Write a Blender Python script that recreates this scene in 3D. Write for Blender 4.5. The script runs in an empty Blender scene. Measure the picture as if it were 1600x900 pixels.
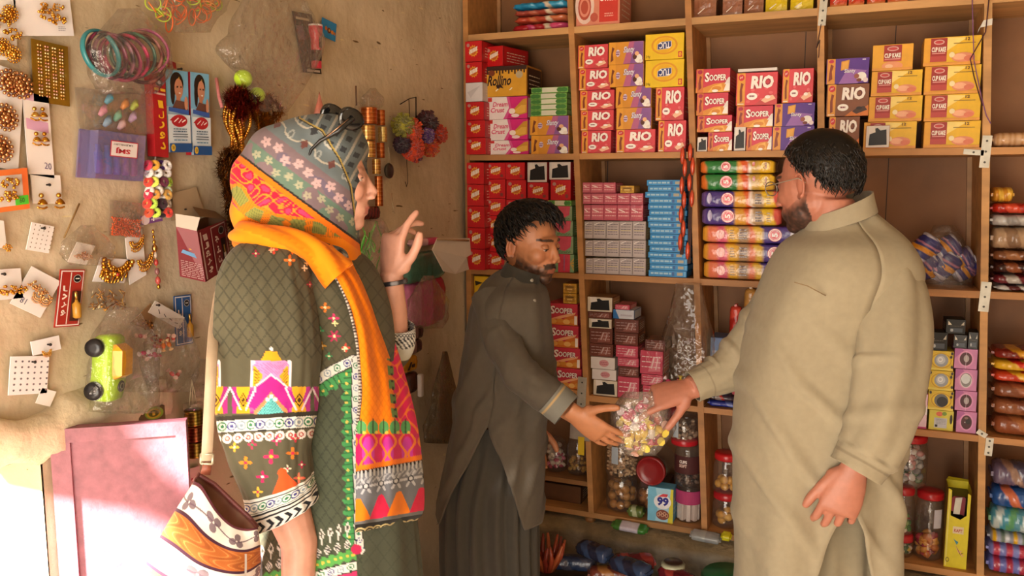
import bpy, math, random
import numpy as np
from mathutils import Vector, Matrix, noise
random.seed(7)
SC = bpy.context.scene
COL = SC.collection
# ------------------------------------------------------------------ camera
FPX = 1300.0
RR = np.array([[0.920386882, 0.0486456101, -0.387971124],
               [0.391008557, -0.115888633, 0.913061955],
               [-5.44987189e-04, -0.992070274, -0.125683227]])
EYE = np.array([0.0, 0.0, 1.6])
cd = bpy.data.cameras.new('camera')
cam = bpy.data.objects.new('camera', cd); COL.objects.link(cam)
cd.sensor_width = 36.0
cd.lens = FPX / 1600.0 * 36.0
cd.clip_start = 0.05
mw = Matrix.Identity(4)
for i in range(3):
    mw[i][0] = RR[i, 0]; mw[i][1] = -RR[i, 1]; mw[i][2] = -RR[i, 2]; mw[i][3] = EYE[i]
cam.matrix_world = mw
SC.camera = cam
# ------------------------------------------------------------------ light
SC.view_settings.view_transform = 'Standard'
SC.view_settings.look = 'None'
SC.view_settings.exposure = 0.0
SC.view_settings.gamma = 1.0
SC.view_settings.use_curve_mapping = False
SC.cycles.use_denoising = True
wd = bpy.data.worlds.new('sky'); SC.world = wd; wd.use_nodes = True
nt = wd.node_tree; nt.nodes.clear()
wo = nt.nodes.new('ShaderNodeOutputWorld'); bg = nt.nodes.new('ShaderNodeBackground')
sk = nt.nodes.new('ShaderNodeTexSky'); sk.sky_type = 'HOSEK_WILKIE'; sk.turbidity = 4.0
sk.sun_direction = Vector((0.1, -0.8, 0.5)).normalized()
bg.inputs['Strength'].default_value = 0.6
nt.links.new(sk.outputs[0], bg.inputs['Color']); nt.links.new(bg.outputs[0], wo.inputs['Surface'])
DOOR_X0, DOOR_X1, DOOR_Z = -1.30, 0.45, 2.02
FRONT_Y = -0.85
SHELF_Y = 2.9134
WALL_X = -1.44
def light(name, kind, loc, direction, energy, color, **kw):
    ld = bpy.data.lights.new(name, kind); ld.energy = energy; ld.color = color
    for k, v in kw.items(): setattr(ld, k, v)
    o = bpy.data.objects.new(name, ld); COL.objects.link(o); o.location = loc
    o.rotation_euler = Vector(direction).to_track_quat('-Z', 'Y').to_euler()
    return o
light('sun', 'SUN', (-4, -4, 4), (0.45, 0.85, -0.42), 80.0, (1.0, 0.95, 0.88), angle=math.radians(7))
light('daylight_doorway', 'AREA', ((DOOR_X0+DOOR_X1)/2, FRONT_Y+0.03, 1.05), (0.0, 1, 0.03), 65.0, (1.0, 0.93, 0.84),
      shape='RECTANGLE', size=DOOR_X1-DOOR_X0-0.1, size_y=1.9)
light('daylight_side', 'AREA', (WALL_X+0.01, 0.12, 0.85), (1, 0.35, 0.1), 8.0, (1.0, 0.96, 0.9), shape='RECTANGLE', size=1.5, size_y=1.3)
light('ceiling_fill', 'AREA', (0.75, 0.75, 2.66), (-0.05, 0.45, -1), 4.0, (1.0, 0.83, 0.6), shape='DISK', size=0.5)  # weak warm fill added under the ceiling, no visible bulb there

# ------------------------------------------------------------------ helpers: pixels of the photo to places in the room
def ray(x, y): return RR @ np.array([(x-800.0)/FPX, (y-450.0)/FPX, 1.0])
def onshelf(x, y, off=0.0):
    r = ray(x, y); return EYE + r*((SHELF_Y+off)/r[1])
def onwall(x, y, off=0.0):
    r = ray(x, y); return EYE + r*((WALL_X+off)/r[0])
def at(x, y, z):
    return EYE + ray(x, y)*z
E_R = np.array([RR[0, 0], RR[1, 0], 0.0]); E_R /= np.linalg.norm(E_R)
E_F = np.array([-E_R[1], E_R[0], 0.0])
E_U = np.array([0, 0, 1.0])

def lin(c):
    if isinstance(c, str): c = [int(c[i:i+2], 16) for i in (0, 2, 4)]
    out = []
    for v in c[:3]:
        v = v/255.0
        out.append(v/12.92 if v <= 0.04045 else ((v+0.055)/1.055)**2.4)
    return tuple(out)

# ------------------------------------------------------------------ materials
MATS = {}
def mat(name, rough=0.6, metal=0.0, vary=0.12, vscale=30.0, bump=0.0, bscale=60.0, spec=0.5, coat=0.0, sheen=0.0, base=None, stretch=(1, 1, 1), bdetail=4.0, sub=0.0, bdist=0.004):
    if name in MATS: return MATS[name]
    m = bpy.data.materials.new(name); m.use_nodes = True
    n = m.node_tree.nodes; l = m.node_tree.links
    p = n['Principled BSDF']
    p.inputs['Roughness'].default_value = rough; p.inputs['Metallic'].default_value = metal
    p.inputs['Specular IOR Level'].default_value = spec
    p.inputs['Coat Weight'].default_value = coat; p.inputs['Coat Roughness'].default_value = 0.15
    p.inputs['Sheen Weight'].default_value = sheen
    if sub: p.inputs['Subsurface Weight'].default_value = sub; p.inputs['Subsurface Radius'].default_value = (0.01, 0.004, 0.002)
    tc = n.new('ShaderNodeTexCoord'); mp = n.new('ShaderNodeMapping'); mp.inputs['Scale'].default_value = stretch
    l.new(tc.outputs['Object'], mp.inputs['Vector'])
    if base is None:
        a = n.new('ShaderNodeAttribute'); a.attribute_name = 'Col'; src = a.outputs['Color']
    else:
        a = n.new('ShaderNodeRGB'); a.outputs[0].default_value = (*lin(base), 1); src = a.outputs[0]
    nz = n.new('ShaderNodeTexNoise'); nz.inputs['Scale'].default_value = vscale; nz.inputs['Detail'].default_value = 5
    l.new(mp.outputs[0], nz.inputs['Vector'])
    mr = n.new('ShaderNodeMapRange'); mr.inputs['From Min'].default_value = 0.3; mr.inputs['From Max'].default_value = 0.7
    mr.inputs['To Min'].default_value = 1.0-vary; mr.inputs['To Max'].default_value = 1.0+vary*0.6
    l.new(nz.outputs['Fac'], mr.inputs['Value'])
    mx = n.new('ShaderNodeVectorMath'); mx.operation = 'SCALE'
    l.new(src, mx.inputs[0]); l.new(mr.outputs[0], mx.inputs['Scale'])
    l.new(mx.outputs[0], p.inputs['Base Color'])
    if bump:
        bz = n.new('ShaderNodeTexNoise'); bz.inputs['Scale'].default_value = bscale; bz.inputs['Detail'].default_value = bdetail
        l.new(mp.outputs[0], bz.inputs['Vector'])
        b = n.new('ShaderNodeBump'); b.inputs['Strength'].default_value = bump; b.inputs['Distance'].default_value = bdist
        l.new(bz.outputs['Fac'], b.inputs['Height']); l.new(b.outputs[0], p.inputs['Normal'])
    MATS[name] = m
    return m
M_CARTON = mat('printed_carton', rough=0.42, vary=0.08, spec=0.4)
M_WRAP = mat('glossy_wrapper', rough=0.22, vary=0.12, bump=0.5, bscale=45, spec=0.6, bdist=0.006)
M_PLASTIC = mat('moulded_plastic', rough=0.28, vary=0.06)
M_PAPER = mat('card_paper', rough=0.75, vary=0.05, vscale=14)
M_WOOD = mat('shelf_wood', rough=0.55, vary=0.28, vscale=7, bump=0.15, bscale=40, stretch=(0.5, 4, 3))
M_PLY = mat('back_board', rough=0.6, vary=0.3, vscale=3.5)
M_CLOTH = mat('woven_cloth', rough=0.88, vary=0.06, vscale=60, bump=0.12, bscale=700, sheen=0.08, spec=0.15, bdist=0.0008)
M_SKIN = mat('skin', rough=0.48, vary=0.08, vscale=60, sub=0.08, bump=0.1, bscale=300, bdist=0.001)
M_HAIR = mat('hair', rough=0.42, vary=0.3, vscale=90, spec=0.35)
M_GOLD = mat('gilt_metal', rough=0.28, metal=1.0, vary=0.3, vscale=200)
M_STEEL = mat('zinc_metal', rough=0.45, metal=0.6, vary=0.2)
M_LEATHER = mat('soft_leather', rough=0.5, vary=0.12, bump=0.25, bscale=150, bdist=0.001)
M_TINSEL = mat('tinsel', rough=0.25, metal=0.75, vary=0.5, vscale=400)
M_FUZZ = mat('fuzzy_yarn', rough=0.9, vary=0.35, vscale=250, sheen=0.4)
M_MUD = mat('dry_earth', rough=0.92, vary=0.2, vscale=9, bump=0.6, bscale=30, bdist=0.01)

def clear_film(name, tint=(0.96, 0.95, 0.93), gloss=0.10, rough=0.08, bump=0.8, bscale=22.0, haze=0.06, hazecol=(0.8, 0.78, 0.74)):
    m = bpy.data.materials.new(name); m.use_nodes = True
    n = m.node_tree.nodes; l = m.node_tree.links; n.clear()
    o = n.new('ShaderNodeOutputMaterial'); t = n.new('ShaderNodeBsdfTransparent'); t.inputs[0].default_value = (*tint, 1)
    g = n.new('ShaderNodeBsdfGlossy'); g.inputs['Roughness'].default_value = rough
    d = n.new('ShaderNodeBsdfDiffuse'); d.inputs[0].default_value = (*hazecol, 1)
    m1 = n.new('ShaderNodeMixShader'); m2 = n.new('ShaderNodeMixShader')
    m1.inputs[0].default_value = haze
    l.new(t.outputs[0], m1.inputs[1]); l.new(d.outputs[0], m1.inputs[2])
    tc = n.new('ShaderNodeTexCoord'); nz = n.new('ShaderNodeTexNoise'); nz.inputs['Scale'].default_value = bscale; nz.inputs['Detail'].default_value = 3
    l.new(tc.outputs['Object'], nz.inputs['Vector'])
    b = n.new('ShaderNodeBump'); b.inputs['Strength'].default_value = bump; b.inputs['Distance'].default_value = 0.02
    l.new(nz.outputs['Fac'], b.inputs['Height']); l.new(b.outputs[0], g.inputs['Normal'])
    lw = n.new('ShaderNodeLayerWeight'); lw.inputs['Blend'].default_value = 0.25
    l.new(b.outputs[0], lw.inputs['Normal'])
    ma = n.new('ShaderNodeMath'); ma.operation = 'MULTIPLY_ADD'; ma.inputs[1].default_value = 0.55; ma.inputs[2].default_value = gloss
    l.new(lw.outputs['Facing'], ma.inputs[0]); l.new(ma.outputs[0], m2.inputs[0])
    l.new(m1.outputs[0], m2.inputs[1]); l.new(g.outputs[0], m2.inputs[2]); l.new(m2.outputs[0], o.inputs['Surface'])
    return m
M_FILM = clear_film('clear_plastic_film')
M_BAGFILM = clear_film('crumpled_clear_bag', gloss=0.05, rough=0.05, bump=1.0, bscale=38, haze=0.03)
M_JAR = clear_film('clear_jar_plastic', gloss=0.07, rough=0.05, bump=0.15, bscale=40, haze=0.04)
M_LILAC = clear_film('lilac_clear_plastic', tint=(0.62, 0.55, 0.85), gloss=0.1, bump=0.1, haze=0.3, hazecol=(0.45, 0.4, 0.7))

# ------------------------------------------------------------------ mesh builder (vertex colours in the attribute 'Col')
class MB:
    def __init__(s):
        s.v = []; s.c = []; s.f = []; s.sm = []; s.n = 0; s.M = None
    def add(s, verts, faces, col, smooth=False):
        V = np.asarray(verts, float).reshape(-1, 3)
        if s.M is not None: V = V @ s.M[:3, :3].T + s.M[:3, 3]
        k = s.n
        s.v.append(V); s.n += len(V)
        if isinstance(col, np.ndarray) and col.ndim == 2: s.c.append(col[:, :3])
        elif isinstance(col, list): s.c.append(np.array([lin(q) for q in col]))
        else: s.c.append(np.tile(np.array(lin(col)), (len(V), 1)))
        for f in faces: s.f.append([i+k for i in f])
        s.sm += [smooth]*len(faces)
        return s
    def box(s, x0, x1, y0, y1, z0, z1, col, faces=None):
        P = [(x0,y0,z0),(x1,y0,z0),(x1,y1,z0),(x0,y1,z0),(x0,y0,z1),(x1,y0,z1),(x1,y1,z1),(x0,y1,z1)]
        F = dict(front=(0,1,5,4), right=(1,2,6,5), back=(2,3,7,6), left=(3,0,4,7), top=(4,5,6,7), bottom=(0,3,2,1))
        for k, f in F.items():
            c = (faces or {}).get(k, col)
            if c is None: continue
            s.add([P[i] for i in f], [(0,1,2,3)], c)
        return s
    def bev(s, x0, x1, y0, y1, z0, z1, col, r=0.004):
        # box with chamfered edges
        vs = []; 
        for z, q in ((z0, r), (z0+r, 0), (z1-r, 0), (z1, r)):
            for (x, y, sx, sy) in ((x0,y0,1,1),(x1,y0,-1,1),(x1,y1,-1,-1),(x0,y1,1,-1)):
                vs += [(x+sx*(q if (sx*sy > 0) else q+r), y+sy*(q+r if (sx*sy > 0) else q), z), (x+sx*(q+r if (sx*sy > 0) else q), y+sy*(q if (sx*sy > 0) else q+r), z)]
        F = []
        for k in range(3):
            for i in range(8): F.append((k*8+i, k*8+(i+1) % 8, (k+1)*8+(i+1) % 8, (k+1)*8+i))
        F.append(tuple(range(7, -1, -1))); F.append(tuple(range(24, 32)))
        return s.add(vs, F, col)
    def poly(s, pts, col): return s.add(pts, [tuple(range(len(pts)))], col)
    def loft(s, rings, col, smooth=True, cap0=True, cap1=True, closed=True):
        R = np.asarray(rings, float); m, n = R.shape[:2]
        F = []
        for i in range(m-1):
            for j in range(n if closed else n-1):
                a = i*n+j; b = i*n+(j+1) % n
                F.append((a, b, b+n, a+n))
        if closed and cap0: F.append(tuple(range(n-1, -1, -1)))
        if closed and cap1: F.append(tuple((m-1)*n+j for j in range(n)))
        c = col
        if isinstance(col, np.ndarray) and col.ndim == 3: c = col.reshape(-1, 3)
        elif isinstance(col, list) and len(col) == m: c = np.repeat(np.array([lin(q) for q in col]), n, axis=0)
        return s.add(R.reshape(-1, 3), F, c, smooth)
    def tube(s, pts, rad, col, n=8, flat=1.0, up=None, cap=True, smooth=True):
        P = np.asarray(pts, float); m = len(P)
        if not hasattr(rad, '__len__'): rad = [rad]*m
        rings = []; u = None
        for i in range(m):
            t = P[min(i+1, m-1)]-P[max(i-1, 0)]; t = t/(np.linalg.norm(t)+1e-12)
            if u is None:
                a = np.array(up, float) if up is not None else (np.array([0, 0, 1.]) if abs(t[2]) < 0.9 else np.array([1., 0, 0]))
                u = a-t*(a@t)
            else: u = u-t*(u@t)
            u = u/(np.linalg.norm(u)+1e-12); w = np.cross(t, u)
            rings.append([P[i]+rad[i]*(math.cos(2*math.pi*k/n)*w+flat*math.sin(2*math.pi*k/n)*u) for k in range(n)])
        return s.loft(rings, col, smooth, cap, cap)
    def ell(s, c, r, col, nu=12, nv=8, R=None):
        rings = []
        for i in range(nv+1):
            ph = -math.pi/2+math.pi*(i if 0 < i < nv else (0.02 if i == 0 else nv-0.02))/nv
            rings.append([(math.cos(ph)*math.cos(2*math.pi*j/nu), math.cos(ph)*math.sin(2*math.pi*j/nu), math.sin(ph)) for j in range(nu)])
        A = np.array(rings)*np.array(r)
        if R is not None: A = A @ np.asarray(R).T
        return s.loft(A+np.array(c), col, True)
    def lathe(s, prof, col, n=20, c=(0, 0, 0), cap0=True, cap1=True, smooth=True):
        rings = [[(c[0]+r*math.cos(2*math.pi*j/n), c[1]+r*math.sin(2*math.pi*j/n), c[2]+z) for j in range(n)] for r, z in prof]
        return s.loft(rings, col, smooth, cap0, cap1)
    def mesh(s, name):
        me = bpy.data.meshes.new(name)
        V = np.concatenate(s.v); me.from_pydata(V.tolist(), [], s.f)
        me.polygons.foreach_set('use_smooth', s.sm)
        a = me.color_attributes.new('Col', 'FLOAT_COLOR', 'POINT')
        C = np.ones((len(V), 4)); C[:, :3] = np.concatenate(s.c); a.data.foreach_set('color', C.ravel())
        me.update()
        return me
    def build(s, name, material, parent=None, loc=None, rot=None):
        return obj(name, s.mesh(name), material, parent, loc, rot)
def obj(name, me, material, parent=None, loc=None, rot=None):
    if material is not None and not me.materials: me.materials.append(material)
    o = bpy.data.objects.new(name, me); COL.objects.link(o)
    if parent is not None: o.parent = parent
    if loc is not None: o.location = tuple(loc)
    if rot is not None: o.rotation_euler = rot
    return o
def tag(o, label, cat, group=None, kind=None):
    if label: o['label'] = label
    if cat: o['category'] = cat
    if group: o['group'] = group
    if kind: o['kind'] = kind
    return o
def struct(o): o['kind'] = 'structure'; return o
def thing(name, label, cat, loc=(0, 0, 0), group=None, rot=None):
    o = bpy.data.objects.new(name, None); COL.objects.link(o); o.location = tuple(loc); o.empty_display_size = 0.05
    if rot is not None: o.rotation_euler = rot
    return tag(o, label, cat, group)
def copy_tree(o, loc=None, label=None, group=None):
    c = o.copy(); COL.objects.link(c)
    for ch in o.children:
        d = ch.copy(); COL.objects.link(d); d.parent = c
        for g in ch.children:
            e = g.copy(); COL.objects.link(e); e.parent = d
    if loc is not None: c.location = tuple(loc)
    if label: c['label'] = label
    if group: c['group'] = group
    return c

TXT = {}
def text_geo(s, bold=0.0):
    k = (s, bold)
    if k not in TXT:
        cu = bpy.data.curves.new('lettering', 'FONT'); cu.body = s; cu.offset = bold; cu.resolution_u = 2
        ob = bpy.data.objects.new('lettering', cu); me = bpy.data.meshes.new_from_object(ob)
        V = np.array([v.co[:] for v in me.vertices]).reshape(-1, 3); F = [tuple(p.vertices) for p in me.polygons]
        bpy.data.objects.remove(ob); bpy.data.curves.remove(cu); bpy.data.meshes.remove(me)
        if len(V):
            lo = V.min(0); hi = V.max(0); V = (V-lo)/np.maximum(hi-lo, 1e-6)
        TXT[k] = (V[:, :2] if len(V) else np.zeros((0, 2)), F)
    return TXT[k]

class Art:
    """flat printed shapes laid on a face; u,v in 0..1 of that face"""
    def __init__(s, mb, o, U, V, eps=0.0004):
        s.mb = mb; s.o = np.array(o, float); s.U = np.array(U, float); s.V = np.array(V, float)
        s.N = np.cross(s.U, s.V); s.N /= np.linalg.norm(s.N); s.k = 0; s.eps = eps
    def P(s, uv):
        uv = np.asarray(uv, float).reshape(-1, 2)
        return s.o+uv[:, :1]*s.U+uv[:, 1:2]*s.V+s.N*(s.eps*s.k)
    def poly(s, pts, col): s.k += 1; s.mb.add(s.P(pts), [tuple(range(len(pts)))], col); return s
    def rect(s, u0, v0, u1, v1, col): return s.poly([(u0, v0), (u1, v0), (u1, v1), (u0, v1)], col)
    def ell(s, u, v, ru, rv, col, n=16, a0=0, a1=2*math.pi):
        return s.poly([(u+ru*math.cos(a0+(a1-a0)*i/n), v+rv*math.sin(a0+(a1-a0)*i/n)) for i in range(n)], col)
    def ring(s, u, v, ru, rv, w, col, n=20):
        s.k += 1
        p = [(u+ru*k*math.cos(2*math.pi*i/n), v+rv*k*math.sin(2*math.pi*i/n)) for k in (1-w, 1) for i in range(n)]
        s.mb.add(s.P(p), [(i, (i+1) % n, n+(i+1) % n, n+i) for i in range(n)], col); return s
    def line(s, a, b, w, col):
        a = np.array(a, float); b = np.array(b, float); d = b-a; L = np.linalg.norm(d)+1e-9
        asp = np.linalg.norm(s.U)/np.linalg.norm(s.V)
        q = np.array([-d[1]/asp, d[0]*asp]); q = q/np.linalg.norm(q)*w/2
        return s.poly([a-q, b-q, b+q, a+q], col)
    def text(s, t, u0, v0, u1, v1, col, bold=0.0, shear=0.0, flip=False, rot90=False, outline=None, ow=0.05):
        for c, bo in (([(outline, bold+ow)] if outline else [])+[(col, bold)]):
            V, F = text_geo(t, bo)
            if not len(V): continue
            Q = V.copy()
            if rot90: Q = np.stack([1-V[:, 1], V[:, 0]], 1)
            if flip: Q = 1-Q
            p = np.stack([u0+(u1-u0)*Q[:, 0]+shear*Q[:, 1]*(v1-v0), v0+(v1-v0)*Q[:, 1]], 1)
            s.k += 1; s.mb.add(s.P(p), F, c)
        return s
    def scribble(s, u0, v0, u1, v1, col, rows=3, w=0.02, seed=0):
        r = random.Random(seed)
        for i in range(rows):
            v = v1-(i+0.5)*(v1-v0)/rows; u = u0
            while u < u1-0.01:
                L = r.uniform(0.3, 1.0)*(u1-u0)*0.3
                s.rect(u, v-w/2, min(u1, u+L), v+w/2, col); s.k -= 1; u += L+(u1-u0)*0.04
        s.k += 1
        return s
# ================================================================== the room
def wall_material():
    m = bpy.data.materials.new('mud_plaster'); m.use_nodes = True
    n = m.node_tree.nodes; l = m.node_tree.links; p = n['Principled BSDF']
    p.inputs['Roughness'].default_value = 0.95; p.inputs['Specular IOR Level'].default_value = 0.1
    tc = n.new('ShaderNodeTexCoord')
    def nz(scale, detail, stretch=None, rot=None):
        mp = n.new('ShaderNodeMapping'); l.new(tc.outputs['Object'], mp.inputs[0])
        if stretch: mp.inputs['Scale'].default_value = stretch
        if rot: mp.inputs['Rotation'].default_value = rot
        t = n.new('ShaderNodeTexNoise'); t.inputs['Scale'].default_value = scale; t.inputs['Detail'].default_value = detail
        l.new(mp.outputs[0], t.inputs['Vector']); return t.outputs['Fac']
    r1 = n.new('ShaderNodeValToRGB'); e = r1.color_ramp.elements
    e[0].position = 0.3; e[0].color = (*lin('b6a487'), 1); e[1].position = 0.72; e[1].color = (*lin('d6c5a8'), 1)
    l.new(nz(4.0, 8), r1.inputs[0])
    # bits of chopped straw and dark flecks in the plaster
    def flecks(rot, lo, hi):
        r = n.new('ShaderNodeValToRGB'); r.color_ramp.elements[0].position = lo; r.color_ramp.elements[1].position = hi
        l.new(nz(52.0, 2, (1, 0.25, 1.3), rot), r.inputs[0]); return r.outputs[0]
    base = r1.outputs[0]
    for rot, lo, hi, colr in (((0.5, 0, 0), 0.72, 0.75, '6b563c'), ((-0.7, 0, 0), 0.73, 0.76, '746044'), ((1.4, 0, 0), 0.71, 0.75, 'd8c79b')):
        mx = n.new('ShaderNodeMixRGB'); mx.inputs[2].default_value = (*lin(colr), 1)
        l.new(flecks(rot, lo, hi), mx.inputs[0]); l.new(base, mx.inputs[1]); base = mx.outputs[0]
    l.new(base, p.inputs['Base Color'])
    b = n.new('ShaderNodeBump'); b.inputs['Strength'].default_value = 0.55; b.inputs['Distance'].default_value = 0.012
    l.new(nz(18.0, 10), b.inputs['Height']); l.new(b.outputs[0], p.inputs['Normal'])
    return m
M_WALL = wall_material()
def slab(name, x0, x1, y0, y1, z0, z1, m, nd=0):
    return struct(MB().box(x0, x1, y0, y1, z0, z1, 'ffffff').build(name, m))
X_R, Y_B, Z_C = 1.55, 3.215, 2.75
# left wall: hand plastered, gently uneven
mb = MB()
for (ya, za, zb_, ni, nj) in ((0.9, 1.08, Z_C, 120, 50), (1.075, 0.0, 1.08, 110, 30)):
    ys = np.linspace(ya, Y_B, ni); zs = np.linspace(za, zb_, nj); P = np.zeros((ni, nj, 3))
    for i, y in enumerate(ys):
        for j, z in enumerate(zs):
            P[i, j] = (WALL_X-0.004+0.004*noise.noise((y*2.2, z*2.2, 0)), y, z)
    mb.loft(P, 'ffffff', True, closed=False)
    mb.box(WALL_X-0.2, WALL_X-0.01, ya, Y_B, za, zb_, 'ffffff', faces=dict(right=None))
# low side doorway at the left edge of the view
mb.box(WALL_X-0.2, WALL_X-0.004, FRONT_Y, -0.75, 0, Z_C, 'ffffff').box(WALL_X-0.2, WALL_X-0.004, -0.75, 0.9, 1.5, Z_C, 'ffffff')
struct(mb.build('wall_left', M_WALL))
slab('wall_back', WALL_X, X_R, Y_B, Y_B+0.2, 0, Z_C, M_WALL)
slab('wall_right', X_R, X_R+0.2, FRONT_Y, Y_B, 0, Z_C, M_WALL)
mb = MB()
mb.box(WALL_X-0.2, DOOR_X0, FRONT_Y-0.2, FRONT_Y, 0, Z_C, 'ffffff').box(DOOR_X1, X_R+0.2, FRONT_Y-0.2, FRONT_Y, 0, Z_C, 'ffffff').box(DOOR_X0, DOOR_X1, FRONT_Y-0.2, FRONT_Y, DOOR_Z, Z_C, 'ffffff')
struct(mb.build('wall_front', M_WALL))
slab('floor', WALL_X-0.2, X_R+0.2, FRONT_Y-0.2, Y_B+0.2, -0.1, 0, mat('earth_floor', rough=0.95, base='6e5a44', vary=0.25, vscale=6, bump=0.5, bscale=25, bdist=0.01))
slab('ceiling', WALL_X-0.2, X_R+0.2, FRONT_Y-0.2, Y_B+0.2, Z_C, Z_C+0.1, mat('ceiling_plaster', rough=0.95, base='a89880', vary=0.1))
slab('ground_outside', -9, 9, -12, 9, -0.14, -0.102, mat('bright_ground', rough=0.95, base='b59f7d'))
slab('sun_blocker', WALL_X-0.1, X_R+0.2, -6.0, FRONT_Y-0.21, 2.1, 2.2, mat('blocker_brown', rough=0.95, base='7a6a50'))  # unseen slab added to keep the sun from entering by the front doorway
# masonry plinth under the shelves: mud ledge, whitewashed concrete below
mb = MB(); nx = 90; X = np.linspace(WALL_X, X_R, nx)
prof = [(3.21, 0.322), (2.95, 0.318), (2.90, 0.305), (2.868, 0.288), (2.858, 0.265), (2.853, 0.12), (2.85, 0.0)]
P = np.zeros((nx, len(prof), 3)); Cc = np.zeros((nx, len(prof), 3))
for i, x in enumerate(X):
    for j, (y, z) in enumerate(prof):
        k = 0.012*noise.noise((x*6, y*9, z*9)); P[i, j] = (x, y+k*(j > 0), z+k*(0 < j < 6))
        a = lin('94805f') if j < 4 else lin('b3aea2'); s_ = min(1, max(0, (x+1.0)/0.6)) if j >= 4 else 0
        Cc[i, j] = np.array(lin('7b6850'))*(1-s_)+np.array(a)*s_ if j >= 4 else np.array(a)
mb.loft(P, Cc, True, closed=False)
struct(mb.build('trim_1', mat('rough_concrete', rough=0.95, vary=0.3, vscale=14, bump=0.9, bscale=35, bdist=0.012)))
# rough plaster ledge low on the left wall where it is broken
mb = MB(); yy = np.linspace(0.72, 1.40, 60); pr = [(0.0, 0.05), (0.030, 0.032), (0.042, 0.0), (0.030, -0.035), (0.0, -0.055)]
P = np.zeros((60, 5, 3))
for i, y in enumerate(yy):
    e = 0.3+0.7*math.sin(math.pi*i/59)**0.5
    for j, (dx, dz) in enumerate(pr):
        k = noise.noise((y*14, dz*30, 3.1))
        P[i, j] = (WALL_X-0.004+max(0.0, dx*e*(1+0.5*k)), y, 1.135-0.02*(y-1.0)+dz*(1+0.6*k)+0.012*noise.noise((y*9, 1, 1)))
mb.loft(P, 'd9c7a6', True, closed=False)
struct(mb.build('trim_2', M_MUD))

# maroon sheet metal door leaf folded back near the wall
P0 = at(290, 658, 1.66); zt = P0[2]
a = ray(75, 672); t = (zt-1.6)/a[2]; P1 = EYE+a*t
d = P1-P0; d[2] = 0; W0 = np.linalg.norm(d); dx = d/W0                     # from its outer edge towards the wall
nrm = np.array([dx[1], -dx[0], 0.0]); nrm = nrm if nrm@(EYE-P0) > 0 else -nrm
L = min(0.62, (P0[0]-(WALL_X+0.012))/max(1e-6, -dx[0]))
door = MB(); MATM = np.eye(4); MATM[:3, 0] = -dx; MATM[:3, 1] = -nrm; MATM[:3, 2] = (0, 0, 1); MATM[:3, 3] = P0
dcol = '8e5560'
door.M = MATM
door.box(-L, 0, 0.006, 0.026, -zt+0.03, 0, dcol)
door.box(-L, 0, 0.0, 0.006, -0.028, 0, dcol); door.box(-0.02, 0, 0.0, 0.006, -zt+0.03, -0.028, dcol)
door.box(-L, -L+0.035, 0.0, 0.006, -zt+0.03, -0.028, dcol); door.box(-L+0.035, -0.02, 0.0, 0.006, -0.62, -0.59, dcol)
M_DOOR = mat('maroon_paint', rough=0.55, vary=0.25, vscale=40, bump=0.3, bscale=180, bdist=0.002)
dl = struct(door.build('door_1', M_DOOR))
print('door', P0, P1, L, W0)

# ================================================================== the shelving
ROW = dict(A=2.153, B=1.705, C=1.266, D=0.809, E=0.353, T=2.60)
BD = 0.285
def post_x(i, z):
    return [-1.421-0.006*(z-1.2), -1.006+(2.147-z)*0.0535, -0.587+(2.149-z)*0.058, -0.166+(2.137-z)*0.045, 0.303+(2.12-z)*0.0497, 0.80+(2.12-z)*0.05, 1.30+(2.12-z)*0.05][i]
shelf = thing('shelf_unit', 'tall brown wooden wall shelving with pigeonhole bays covering the back wall', 'shelving', (0, SHELF_Y, 0))
WOODC = 'b8824a'
def rel(o): o.parent = shelf; o.matrix_parent_inverse = Matrix.Translation((0, -SHELF_Y, 0)); return o
for i in range(7):
    mb = MB(); z0, z1 = (ROW['E']-0.005 if i else ROW['E']), 2.68
    hw = 0.0105; y0, y1 = SHELF_Y-0.003, SHELF_Y+BD
    a, b = post_x(i, z0), post_x(i, z1)
    c = ['b47e46', 'b8824a', 'b47c44', 'bd884e', 'c49258', 'b8824a', 'b8824a'][i]
    q = [(a-hw,y0,z0),(a+hw,y0,z0),(a+hw,y1,z0),(a-hw,y1,z0),(b-hw,y0,z1),(b+hw,y0,z1),(b+hw,y1,z1),(b-hw,y1,z1)]
    mb.add(q, [(0,1,5,4),(1,2,6,5),(2,3,7,6),(3,0,4,7),(4,5,6,7),(0,3,2,1)], c)
    # thin batten nailed in the back corner
    q = [(x+dx, yy, z) for (x, z) in ((a, z0), (b, z1)) for (dx, yy) in ((-hw-0.014, y1-0.016), (hw+0.014, y1-0.016), (hw+0.014, y1-0.002), (-hw-0.014, y1-0.002))]
    mb.add(q, [(0,1,5,4),(1,2,6,5),(3,0,4,7),(4,5,6,7),(0,3,2,1)], 'a97d50')
    rel(mb.build('upright', M_WOOD))
for r, z in ROW.items():
    mb = MB(); x0, x1 = post_x(0, z)-0.008, post_x(6, z)+0.01
    thick = 0.021 if r != 'A' else 0.024
    n = 60; xs = np.linspace(x0, x1, n)
    if r == 'D':   # left bay sits a touch higher
        mb.box(x0, post_x(1, z)-0.0105, SHELF_Y, SHELF_Y+BD-0.001, z-0.007, z+0.014, WOODC); x0 = post_x(1, z)-0.0104
        xs = np.linspace(x0, x1, n)
    rings = []
    for x in xs:
        w = 0.0025*noise.noise((x*3, z*7, 0.5))
        rings.append([(x, SHELF_Y-0.001, z-thick+w), (x, SHELF_Y-0.001, z), (x, SHELF_Y+BD-0.001, z), (x, SHELF_Y+BD-0.001, z-thick)])
    mb.loft(rings, {'A': 'c4955e', 'B': 'be874e', 'C': 'b47c44', 'D': 'b88048', 'E': 'bd8750', 'T': 'b88048'}[r], False)
    rel(mb.build('shelf_board', M_WOOD))
z = onshelf(890, 752)[2]
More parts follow.
